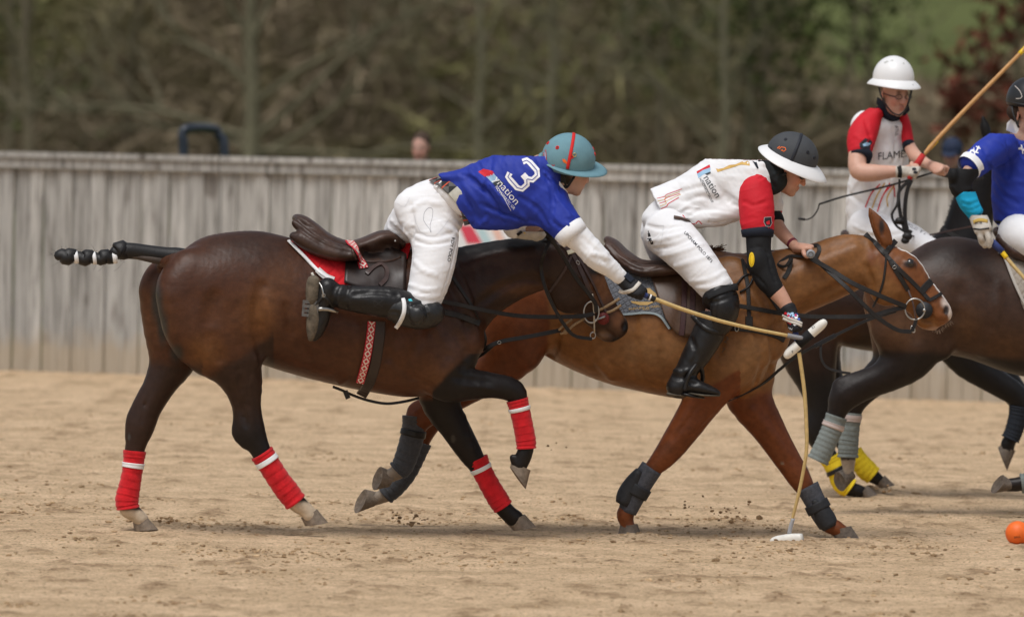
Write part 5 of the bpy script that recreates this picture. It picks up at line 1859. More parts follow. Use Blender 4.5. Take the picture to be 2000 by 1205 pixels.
def fist(S, c, a, n, r, wrist, fr=.0098, k=.006, infl=0.0):
    """a hand closed round a grip: c grip centre, a grip axis towards the thumb side, n from grip to the back of the hand, r grip radius"""
    c, a, n, wrist = Vector(c), Vector(a).normalized(), Vector(n), Vector(wrist)
    n = (n - a * n.dot(a)).normalized()
    mm = a.cross(n)
    d = (wrist - c)
    if d.dot(mm) > 0:
        mm = -mm
    # palm: wrist -> knuckles
    kn = c + n * (r + .016) - mm * -.006
    S.tube([(*wrist, .024 + infl, .024 + infl), (*(wrist * .5 + kn * .5), .034 + infl, .026 + infl), (*kn, .040 + infl, .017 + infl)], k=.015, L=tuple(n))
    for i in range(4):
        off = (1.5 - i) * .0205
        rr = fr * (1.0, 1.05, 1.0, .85)[i] + infl
        pts = []
        for th, g in ((-5, 1.25), (38, 1.12), (80, 1.0), (125, 1.0), (165, 1.0), (205, 1.0), (238, 1.0)):
            t = math.radians(th) * (1.0, 1.04, 1.0, .92)[i]
            q = c + a * off + (n * math.cos(t) + mm * math.sin(t)) * ((r + rr * .9) * g)
            pts.append((*q, rr * (1.08 if th in (38, 125) else 1), rr))
        S.tube(pts, k=k, sub=2)
    pts = []
    for th, of in ((-40, .018), (-75, .034), (-115, .044), (-150, .040)):
        t = math.radians(th)
        q = c + a * of + (n * math.cos(t) + mm * math.sin(t)) * (r + .011)
        pts.append((*q, .0125 + infl, .0125 + infl))
    S.tube(pts, k=.008, sub=2)

def helmet(parent, C, f, u, s, rf, ru, rs, mat, brim, bmat, strip=None, stripmat=None, vents=(), nm='helmet', t=.006, low=-.18, drop=.25):
    """polo helmet: shell, brim all round (front, side, back reach), webbing strip across"""
    C = Vector(C)
    V, F = [], []
    nu, nv = 40, 14
    def pt(th, ph, g=1.0):
        return C + f * (rf * g * math.cos(ph) * math.cos(th)) + s * (rs * g * math.cos(ph) * math.sin(th)) + u * (ru * g * math.sin(ph))
    for lay in (1.0, .95):
        for j in range(nv + 1):
            ph = low + (math.pi / 2 - low) * j / nv
            for i in range(nu):
                V.append(pt(2 * math.pi * i / nu, ph, lay))
    n = (nv + 1) * nu
    for lay in (0, 1):
        for j in range(nv):
            for i in range(nu):
                k = (i + 1) % nu
                q = (j * nu + i, j * nu + k, (j + 1) * nu + k, (j + 1) * nu + i)
                q = tuple(x + lay * n for x in q)
                F.append(q if lay == 0 else q[::-1])
    for i in range(nu):
        k = (i + 1) % nu
        F.append((i, n + i, n + k, k))
    h = mk(nm, V, F, mat, parent)
    # brim
    V, F = [], []
    fr, sd_, bk = brim
    m_ = 5
    for lay in (0, 1):
        for j in range(m_ + 1):
            g = j / m_
            for i in range(nu):
                th = 2 * math.pi * i / nu
                cf = math.cos(th)
                ext = sd_ + (fr - sd_) * max(0, cf) ** 1.5 + (bk - sd_) * max(0, -cf) ** 1.5
                base = pt(th, low * .4, .985)
                out = (f * (math.cos(th) * rf) + s * (math.sin(th) * rs)).normalized()
                V.append(base + out * (ext * g) - u * (ext * drop * (g ** 1.4)) + u * (t * (.5 if lay == 0 else -.5)) * (1 - .5 * (g == 1)))
    n = (m_ + 1) * nu
    for lay in (0, 1):
        for j in range(m_):
            for i in range(nu):
                k = (i + 1) % nu
                q = tuple(x + lay * n for x in (j * nu + i, (j + 1) * nu + i, (j + 1) * nu + k, j * nu + k))
                F.append(q if lay == 0 else q[::-1])
    for i in range(nu):
        k = (i + 1) % nu
        F.append((m_ * nu + i, n + m_ * nu + i, n + m_ * nu + k, m_ * nu + k))
    mk('brim', V, F, bmat, h)
    if strip:
        th0, w = strip
        pts, nr = [], []
        for x in np.linspace(low * .2, math.pi - low * .2, 30):
            ph = x if x < math.pi / 2 else math.pi - x
            th = math.radians(th0) if x < math.pi / 2 else math.radians(th0) + math.pi
            p = pt(th, ph, 1.004)
            pts.append(p); nr.append((p - C).normalized())
        v, fc, _ = ribbon(pts, nr, w, .003)
        mk('webbing', v, fc, stripmat, h)
    for th, el, r, m2 in vents:
        p = pt(math.radians(th), math.radians(el), 1.003)
        nn = (p - C).normalized()
        a = nn.cross(u).normalized(); b = nn.cross(a)
        mk('vent', *torus(p, a, b, r, r, r * .45, 14, 6), m2, h)
        mk('vent_hole', *ball(p, (r * .8, r * .8, .002), (a, b, nn), 10, 5), PRB, h)
    return h

def shape(name, lo, hi, h, fn, mat, parent, colf=None):
    S = Solid(lo, hi, h)
    fn(S)
    V, F = S.mesh()
    return mk(name, V, F, mat, parent, col=colf(V) if colf else None)

def boot_foot(S, heel, toe, ankle, Yh, Yt, w):
    pass

# ------------------------------------------------------------------ blue rider, number three
def build_p1():
    base = P(850, 1000, -.7); base.z = 0
    root = empty('person', base, 'person in blue number 3 jersey and teal helmet leaning over the dark bay horse', 'polo player')
    f, u, s = frame((.80, .50, -.22), (-.05, -.25, 1))
    O = P(1115, 333, -.87)
    WR = P(1219, 548, -.93)                              # right wrist
    G = P(1243, 570, -.95)                               # right grip
    gax = (P(1300, 588, -.94) - P(1240, 569, -.95)).normalized()
    def body(S):
        head(S, O, f, u, s, 1.0)
        S.tube((nd((1104, 350, -.86, 23), (1085, 362, -.86, 25), (1066, 368, -.85, 30))), k=.03)
        S.tube(thin(nd((900, 388, -.71, 44, 38), (930, 386, -.76, 50, 40), (985, 370, -.82, 62, 40), (1040, 368, -.86, 64, 40), (1068, 370, -.86, 52, 36))), k=.03, cap=2)
        S.tube(thin(nd((830, 408, -.62, 44, 48), (870, 398, -.68, 44, 44), (900, 390, -.71, 43, 38))), k=.03, cap=2)
        S.tube(thin(nd((1078, 410, -.9, 34), (1120, 452, -.96, 22), (1162, 498, -.98, 18), (1200, 532, -.95, 13), (1219, 548, -.93, 10))), k=.03)
        S.tube(thin(nd((1055, 325, -.82, 28), (1040, 380, -.62, 20), (1000, 445, -.50, 15), (1022, 452, -.50, 10))), k=.03)
        S.tube(thin(nd((835, 425, -.68, 46, 44), (845, 490, -.79, 38), (835, 545, -.85, 33), (826, 600, -.88, 28), (770, 592, -.92, 24), (700, 585, -.94, 21), (655, 580, -.95, 16), (618, 570, -.95, 16), (615, 640, -.95, 12))), k=.03)
        S.tube(thin(nd((805, 425, -.56, 40, 44), (770, 480, -.32, 32), (775, 570, -.17, 28), (770, 640, -.12, 22), (762, 740, -.1, 16), (790, 765, -.1, 12))), k=.03)
        fist(S, G, gax, P(1236, 555, -1.0) - P(1243, 570, -.95), .013, WR)
        fist(S, P(1050, 452, -.50), P(1070, 440, -.5) - P(1050, 460, -.5), P(1040, 440, -.52) - P(1050, 452, -.5), .012, P(1022, 452, -.50))
    shape('body', (-1.12, -1.16, .55), (.82, .05, 2.1), .006, body, SKIN, root, lambda V: skin_col(V, O, f, u, s, hair=(.018, .011, .008), base=(.50, .31, .23)))
    def breeches(S):
        S.tube(nd((812, 412, -.60, 47, 54), (850, 402, -.66, 53, 55), (884, 397, -.70, 50, 48)), k=.03, cap=2.2)
        S.tube(nd((842, 430, -.69, 54, 52), (850, 482, -.78, 45, 46), (841, 540, -.84, 40.5, 41), (826, 588, -.87, 34, 36), (822, 604, -.88, 30, 32)), k=.04, cap=1.5)
        S.tube(nd((812, 420, -.55, 44, 50), (786, 452, -.45, 36, 40), (778, 500, -.30, 36, 38), (778, 570, -.18, 32, 32), (772, 610, -.14, 28, 28)), k=.03)
        S.tube(nd((800, 404, -.72, 30, 26), (815, 430, -.76, 30, 22)), k=.05)
        for pts, r, a, op in (([(802, 400), (806, 440), (804, 466)], 5, 3.5, 'sub'), ([(812, 455), (850, 462), (890, 452)], 4, 1.6, 'sub'), ([(808, 470), (840, 478), (880, 472)], 4, 1.3, 'sub'),
                              ([(868, 420), (890, 438), (906, 444)], 4, 2, 'add'), ([(860, 436), (880, 452), (896, 456)], 4, 1.8, 'add'), ([(800, 556), (830, 566), (850, 564)], 4, 1.0, 'add'), ([(800, 572), (826, 580), (858, 577)], 4, 1.2, 'add'),
                              ([(812, 512), (830, 530), (850, 538)], 5, .8, 'add'), ([(806, 410), (830, 395), (858, 400)], 5, 1.2, 'add'), ([(765, 430), (785, 445), (800, 462)], 4, 1.6, 'add'), ([(760, 445), (780, 458), (797, 470)], 4, 1.4, 'add'),
                              ([(893, 470), (878, 530), (862, 580)], 2.2, 1.4, 'sub')):
            S.crease(pts, r, a, op)
        S.folds(.0036, (6, 9, 48), ((1, 0, .1), (0, 1, 0), (-.1, 0, 1)), 4, 6)
    br = shape('breeches', (-.80, -1.12, .95), (-.12, .1, 1.92), .006, breeches, WHITE, root)
    bv = bvh_of(br)
    def shirt(S):
        S.tube(nd((884, 386, -.71, 46, 42), (912, 388, -.75, 53, 46), (945, 384, -.79, 62, 47), (988, 370, -.83, 72, 48), (1040, 366, -.86, 74, 47), (1072, 368, -.87, 64, 42)), k=.03, cap=2.6)
        S.tube(nd((1066, 396, -.89, 46, 42), (1090, 424, -.93, 36, 36), (1116, 455, -.96, 29, 31)), k=.04, cap=2)
        S.tube(nd((1052, 322, -.83, 30, 36), (1072, 335, -.84, 26, 32), (1040, 380, -.66, 30, 30)), k=.05)
        S.tube(nd((862, 347, -.74, 8, 22), (910, 345, -.77, 16, 30), (950, 335, -.80, 20, 30)), k=.03)
        S.tube(nd((925, 430, -.80, 14, 22), (960, 432, -.82, 16, 24), (1000, 428, -.84, 18, 24)), k=.03)
        for pts, r, a, op in (([(915, 350), (960, 385), (985, 435)], 4.5, 3, 'sub'), ([(925, 346), (975, 380), (1012, 432)], 4.5, 2.4, 'add'), ([(905, 360), (935, 400), (950, 440)], 4.5, 3, 'add'), ([(900, 372), (920, 410), (925, 440)], 4, 3, 'sub'),
                              ([(940, 400), (990, 420), (1040, 432)], 4.5, 3, 'sub'), ([(950, 412), (1000, 428), (1050, 437)], 4, 2.6, 'add'), ([(1015, 385), (1050, 410), (1068, 440)], 5, 2.5, 'sub'), ([(985, 395), (1020, 420), (1055, 440)], 4, 2.4, 'add'),
                              ([(1062, 330), (1085, 350), (1098, 375)], 4.5, 2.4, 'sub'), ([(1068, 345), (1080, 385), (1076, 425)], 5, 2.0, 'sub'), ([(1100, 400), (1110, 425), (1112, 450)], 4, 1.8, 'add'), ([(960, 310), (955, 345), (945, 370)], 5, 1.6, 'sub'), ([(1035, 300), (1052, 330), (1070, 352)], 4.5, 1.5, 'sub'),
                              ([(900, 340), (925, 352), (955, 378)], 4, 2.4, 'sub'), ([(955, 420), (945, 434), (930, 444)], 4, 2.5, 'add'), ([(1075, 430), (1095, 445), (1118, 446)], 4, 1.6, 'sub')):
            S.crease(pts, r, a, op)
        hc = P(891, 394, -.8); hn = P(853, 338, -.8) - P(927, 452, -.8); hn = Vector((-hn.z, 0, hn.x)); hn = hn if hn.x < 0 else -hn
        S.cut(hc, hn)
        S.noise(.005, (9, 9, 9), 12, rot=((.7, .0, -.7), (0, 1, 0), (.25, 0, .25)))
        S.folds(.010, (6, 10, 26), ((.66, 0, -.75), (0, 1, 0), (.75, 0, .66)), 14)
        S.folds(.004, (16, 16, 50), ((.3, 0, -.95), (0, 1, 0), (.95, 0, .3)), 16)
    sh = shape('jersey', (-.48, -1.15, 1.28), (.42, -.35, 2.02), .0058, shirt, BLUE, root)
    def under(S):
        S.tube(nd((858, 366, -.72, 14, 28), (888, 380, -.745, 32, 40), (922, 388, -.765, 40, 38)), k=.02, cap=1.5)
        S.noise(.0015, (20, 20, 20), 19)
    usw = shape('undershirt', (-.48, -1.14, 1.28), (.10, -.35, 1.92), .006, under, WSHIRT, root)
    def under2(S):
        S.tube(nd((1118, 454, -.955, 28, 29), (1145, 480, -.965, 24, 24), (1165, 502, -.975, 24, 23), (1195, 527, -.955, 17, 17), (1216, 545, -.94, 14, 14)), k=.02, cap=2)
        for pts, r, a, op in (([(1140, 465), (1165, 490), (1185, 520)], 5, 1.6, 'sub'), ([(1150, 495), (1175, 500), (1188, 505)], 4, 1.8, 'add'), ([(1135, 485), (1160, 510), (1180, 520)], 4, 1.2, 'add')):
            S.crease(pts, r, a, op)
        S.folds(.005, (9, 14, 40), ((.5, 0, .8), (0, 1, 0), (.8, 0, -.6)), 18)
    shape('undershirt_sleeve', (.22, -1.14, 1.28), (.66, -.75, 1.80), .005, under2, WSHIRT, root)
    def under3(S):
        S.tube(nd((1052, 400, -.55, 20), (1000, 443, -.50, 19), (1025, 453, -.50, 13)), k=.02)
    shape('undershirt_sleeve', (-.12, -.75, 1.28), (.30, -.35, 1.8), .006, under3, WSHIRT, root)
    cuff = mk('sleeve_band', *loft([(Vector(q[:3]), q[3], q[4]) for q in nd((1109, 446, -.955, 33, 34), (1118, 457, -.962, 31.5, 33), (1124, 464, -.965, 29.5, 31))], n=24), WSHIRT, sh)
    # prints on the back
    sb = bvh_of(sh)
    U_, V_ = np.array((.66, .75)), np.array((.75, -.66))
    def bk(x, y):
        return tuple(np.array((983.0, 343.0)) + U_ * x + V_ * y)
    outer = [(4, 14), (4, 4), (12, 0), (38, 0), (48, 8), (48, 24), (40, 30), (48, 36), (48, 52), (38, 60), (12, 60), (4, 56), (4, 45)]
    num = [stroke2([bk(*q) for q in pts], 11.5, sub=1) for pts in ([(5, 13), (8, 5), (16, 4.5), (36, 4.5), (44, 10), (44, 23), (36, 29.5), (24, 30)], [(24, 30), (36, 30.5), (44, 37), (44, 50), (36, 56), (16, 56), (8, 54), (5, 46)])]
    mk_n = print_on('number_three', num, sb, PRW, sh, off=.002)
    mid = [stroke2([bk(*q) for q in pts], 1.5, sub=1) for pts in ([(5, 13), (8, 5), (16, 4.5), (36, 4.5), (44, 10), (44, 23), (36, 29.5)], [(36, 30.5), (44, 37), (44, 50), (36, 56), (16, 56), (8, 54), (5, 46)])]
    print_on('number_line', mid, sb, BLUE, sh, off=.0034)
    print_on('lettering', [glyphs('ynation', (963, 351), 49, 14, 1.12)], sb, PRW, sh, off=.002)
    print_on('small_lettering', [glyphs('NOVOMATIC GR', (966, 366), 50, 5.2, 1.0), stroke2([(971, 363), (998, 412)], .9)], sb, PRW, sh, off=.002)
    print_on('red_patch', [poly2([(934, 336), (944, 330), (962, 334), (966, 340), (952, 346), (946, 345)])], sb, PRR, sh, off=.0018)
    print_on('pale_patch', [poly2([(949, 345), (964, 339), (974, 350), (962, 358)])], sb, PRL, sh, off=.0017)
    print_on('dark_patch', [poly2([(962, 358), (975, 350), (985, 359), (968, 364)])], sb, PRD, sh, off=.0017)
    # belt with buckle
    bt_bv = [bv, bvh_of(usw)]
    beltm = M('argyle_belt', (.16, .155, .15), .7, .3)
    nt = beltm.node_tree
    uvn = nt.nodes.new('ShaderNodeUVMap'); mp = nt.nodes.new('ShaderNodeMapping'); mp.inputs['Rotation'].default_value[2] = math.radians(45); mp.inputs['Scale'].default_value = (1.5, 1.5, 1)
    ch = nt.nodes.new('ShaderNodeTexChecker'); ch.inputs['Scale'].default_value = 1; ch.inputs[1].default_value = (.02, .02, .02, 1); ch.inputs[2].default_value = (.11, .105, .10, 1)
    nt.links.new(uvn.outputs[0], mp.inputs[0]); nt.links.new(mp.outputs[0], ch.inputs['Vector'])
    sxy = nt.nodes.new('ShaderNodeSeparateXYZ'); nt.links.new(uvn.outputs[0], sxy.inputs[0])
    ms = nt.nodes.new('ShaderNodeMath'); ms.operation = 'PINGPONG'; ms.inputs[1].default_value = .5
    nt.links.new(sxy.outputs[0], ms.inputs[0])
    mg = nt.nodes.new('ShaderNodeMath'); mg.operation = 'LESS_THAN'; mg.inputs[1].default_value = .06
    nt.links.new(ms.outputs[0], mg.inputs[0])
    mx = nt.nodes.new('ShaderNodeMix'); mx.data_type = 'RGBA'; nt.links.new(mg.outputs[0], mx.inputs[0]); nt.links.new(ch.outputs[0], mx.inputs[6]); mx.inputs[7].default_value = (.55, .08, .04, 1)
    nt.links.new(mx.outputs[2], nt.nodes['Principled BSDF'].inputs['Base Color'])
    bpts = [(846, 350), (872, 362), (894, 384), (910, 412), (918, 438)]
    v, fc, uv = strap(bt_bv, bpts, 23, .004, .002)
    be = mk('belt', v, fc, beltm, root, uv=uv, smooth=False)
    v, fc, uv = strap(bt_bv, [(884, 372), (895, 385), (905, 403)], 24, .005, .006)
    mk('buckle', v, fc, M('pale_metal_buckle', (.55, .54, .47), .4, .5, var=(30, .15)), be, smooth=False)
    for q in ([(851, 368), (862, 354)], [(898, 428), (912, 419)]):
        v, fc, uv = strap(bt_bv, q, 4, .003, .008)
        mk('belt_loop', v, fc, WHITE, br)
    # breeches print: bird outline, pocket seams, name down the side
    print_on('lettering', [glyphs('RDY POLO', (883, 463), 101, 6.0, 1.15, bold=.01)], bv, PRB, br)
    print_on('bird_outline', [stroke2([(827, 430), (829, 415), (838, 406), (845, 410), (844, 426), (840, 440), (842, 454), (838, 446), (833, 440), (827, 430)], .7, sub=4)], bv, M('grey_thread', (.3, .3, .33), .7), br)
    seam = M('seam_shade', (.66, .66, .68), .9)
    print_on('pocket_seam', [stroke2([(808, 418), (820, 452), (850, 461), (880, 424)], .9, 2), stroke2([(893, 448), (884, 500), (866, 580)], .8, 4), stroke2([(776, 398), (790, 404), (800, 386)], .8, 2)], bv, seam, br)
    # right boot, knee guard
    def boot(S):
        S.tube(nd((806, 605, -.90, 30, 30), (770, 592, -.925, 31, 31), (730, 588, -.945, 29, 30), (690, 583, -.955, 26, 27), (660, 578, -.955, 22, 23), (640, 573, -.955, 22, 22)), k=.02)
        S.tube(nd((640, 560, -.955, 18, 22), (630, 590, -.955, 20, 21), (629, 620, -.955, 15, 20), (621, 648, -.955, 11, 18), (614, 660, -.955, 7, 12)), k=.03)
        for pts, r, a, op in (([(672, 556), (662, 575), (664, 600)], 4, 2.4, 'add'), ([(682, 558), (676, 580), (676, 602)], 4, 2, 'sub'), ([(655, 560), (650, 580), (648, 600)], 4, 2, 'sub'), ([(690, 575), (730, 570), (775, 575)], 5, 1.2, 'sub'), ([(640, 598), (652, 606), (660, 604)], 3, 1.6, 'sub')):
            S.crease(pts, r, a, op)
        S.noise(.003, (14, 14, 14), 21)
    bo = shape('riding_boot', (-1.10, -1.10, .92), (-.42, -.78, 1.42), .005, boot, BLK, root)
    sole_m = M('worn_boot_sole', (.12, .098, .072), .9, .15, var=(26, .5), bump=((120, .5),))
    sv = [loft([(P(x, y, -.982), r / ppm(-.95), w / ppm(-.95)) for x, y, r, w in q], n=18, sub=2, roundcap=True) for q in (((612, 550, 13, 13), (611, 566, 14, 14), (610, 586, 13, 14)), ((612, 600, 12, 13), (612, 622, 14, 15), (610, 645, 12, 13), (607, 661, 6, 9)))]
    mk('sole', *join(sv), sole_m, bo)
    bbv = [bvh_of(bo)]
    v, fc, uv = strap(bbv, [(619, 548), (628, 560), (631, 578), (622, 590), (618, 596)], 4, .004, .003)
    sp_ = mk('spur', v, fc, STEEL, bo)
    mk('spur_neck', *pipe([(617, 550, -.98), (613, 541, -.975), (609, 533, -.97)], .007, 8, 3), M('bone_white', (.6, .57, .5), .5), sp_)
    mk('spur_stud', *torus(P(632, 577, -1.02), Vector((1, 0, 0)), Vector((0, 0, 1)), .008, .009, .003, 14, 6), STEEL, sp_)
    v, fc, uv = strap(bbv, [(630, 580), (622, 590), (614, 598)], 5, .004, .004)
    mk('spur_strap', v, fc, STRAP, sp_)
    v, fc, uv = strap(bbv, [(634, 580), (645, 592), (650, 604)], 5, .004, .004)
    mk('spur_strap', v, fc, STRAP, sp_)
    print_on('embossed_mark', [stroke2([(730, 586), (748, 600)], 1.6, 2), stroke2([(748, 586), (730, 600)], 1.6, 2), stroke2([(739 + 9 * math.cos(t), 592 + 9 * math.sin(t)) for t in np.linspace(.4, 5.6, 12)], 1.2, 2)], bbv, M('embossed_leather', (.022, .021, .021), .5), bo)
    def guard(S):
        S.tube(nd((768, 600, -.935, 27, 30), (790, 607, -.925, 31, 34), (818, 612, -.91, 31, 34), (840, 612, -.895, 28, 32), (848, 604, -.89, 23, 28)), k=.02, cap=1.4)
        S.ell(P(815, 617, -1.005), (Vector((1, 0, 0)), Vector((0, 1, 0)), Vector((0, 0, 1))), (.042, .028, .05), .02)
        for pts, r, a, op in (([(797, 592), (812, 595), (832, 590)], 3, 2, 'sub'), ([(796, 600), (800, 625), (815, 633), (830, 622), (826, 602), (806, 597)], 2.4, 1.8, 'sub'), ([(826, 590), (834, 606), (838, 628)], 3, 2.2, 'sub'), ([(762, 610), (778, 612), (786, 632)], 3, 1.8, 'sub')):
            S.crease(pts, r, a, op)
        S.noise(.002, (30, 30, 30), 22)
    kg = shape('knee_guard', (-.72, -1.12, .95), (-.28, -.76, 1.32), .0048, guard, M('scuffed_black_guard', (.012, .012, .012), .38, .5, var=(25, .4), bump=((160, .25),)), root)
    kbv = bvh_of(kg)
    v, fc, uv = strap([kbv], [(783, 575), (789, 590), (789, 610), (782, 628), (773, 641)], 8.5, .004, .003)
    mk('guard_strap', v, fc, WTAPE, kg)
    print_on('blue_flash', [poly2([(793, 578), (800, 579), (806, 588), (799, 588)])], [kbv, bv], M('turquoise_print', (.05, .5, .58), .6), kg)
    # gloves
    def glove(S):
        fist(S, G, gax, P(1236, 555, -1.0) - P(1243, 570, -.95), .013, WR, infl=.0028)
        S.tube(nd((1212, 541, -.938, 15, 15), (1224, 553, -.935, 15, 15), (1230, 560, -.935, 15, 15)), k=.015)
    gl = shape('right_glove', (.46, -1.08, 1.25), (.80, -.80, 1.55), .0036, glove, GLB, root)
    gb = [bvh_of(gl)]
    v, fc, uv = strap(gb, [(1209, 568), (1220, 571), (1236, 566), (1246, 556), (1250, 551)], 8, .003, .0015)
    mk('pale_panel', v, fc, GLW, gl)
    v, fc, uv = strap(gb, [(1222, 536), (1236, 549)], 16, .002, .001)
    mk('navy_cuff', v, fc, NAVY, gl)
    def glove2(S):
        fist(S, P(1050, 452, -.50), P(1070, 440, -.5) - P(1050, 460, -.5), P(1040, 440, -.52) - P(1050, 452, -.5), .012, P(1020, 452, -.50), infl=.005)
        S.tube(nd((1012, 452, -.5, 14, 14), (1035, 455, -.5, 14, 18), (1055, 458, -.5, 10, 18)), k=.02)
    g2 = shape('left_glove', (-.06, -.72, 1.30), (.30, -.30, 1.62), .004, glove2, M('grey_white_glove', (.50, .48, .44), .7, .2, var=(30, .15)), root)
    gb = [bvh_of(g2)]
    print_on('yellow_dot', [disc2((1029, 452), 7, ry=6.5)], gb, PRY, g2)
    v, fc, uv = strap(gb, [(1011, 459), (1020, 452), (1034, 445)], 6, .003, .001)
    mk('glove_strap', v, fc, BLK, g2)
    # helmet
    C = P(1110, 311, -.865)
    fh, uh, shh = frame((.86, .46, -.02), (-.08, -.48, 1))
    hl = helmet(root, C, fh, uh, shh, .144, .138, .134, TEAL, (.082, .046, .010), TEAL, (116, .017), REDS, vents=((28, 24, .0075, REDS), (-160, 30, .0075, REDS), (112, 24, .0075, REDS), (8, 30, .0075, REDS), (155, 35, .0075, REDS)), drop=.22, low=-.34)
    hb = bvh_of(hl)
    print_on('badge', [poly2([(1058, 296), (1066, 293), (1067, 313), (1059, 315)])], hb, M('pale_badge', (.35, .5, .62), .6), hl)
    print_on('badge_rim', [stroke2([(1058, 296), (1066, 293), (1067, 313), (1059, 315), (1058, 296)], 1.3, 1), stroke2([(1062, 298), (1063, 310)], 2, 1)], hb, PRR, hl, off=.0024)
    print_on('bird', [poly2([(1098, 311), (1103, 311), (1107, 316), (1109, 323), (1105, 320), (1100, 317)])], hb, PRO, hl)
    print_on('cross', [stroke2([(1078, 322), (1083, 329)], 1.6, 1), stroke2([(1083, 322), (1078, 329)], 1.6, 1)], hb, PRR, hl)
    bdv, bdf = torus(P(1122, 303, -1.0), Vector((1, 0, 0)), Vector((0, 0, 1)), .009, .009, .0022, 16, 6)
    mk('ring', bdv, bdf, M('brass', (.6, .42, .15), .3, .5, metal=.9), hl)
    cs = [fstrap([(1123, 343, -.94), (1116, 354, -.945), (1107, 366, -.93), (1098, 362, -.91)], 5, .004), fstrap([(1104, 345, -.945), (1103, 356, -.94), (1107, 366, -.93)], 4, .003)]
    mk('chin_strap', *join([(a, b) for a, b, _ in cs]), BLK, hl)
    # collar edge
    mk('collar', *loft([(Vector(q[:3]), q[3], q[4]) for q in nd((1094, 356, -.865, 26, 27), (1090, 359, -.865, 27, 28))], n=20), WSHIRT, sh)
    return root

P1R = build_p1()

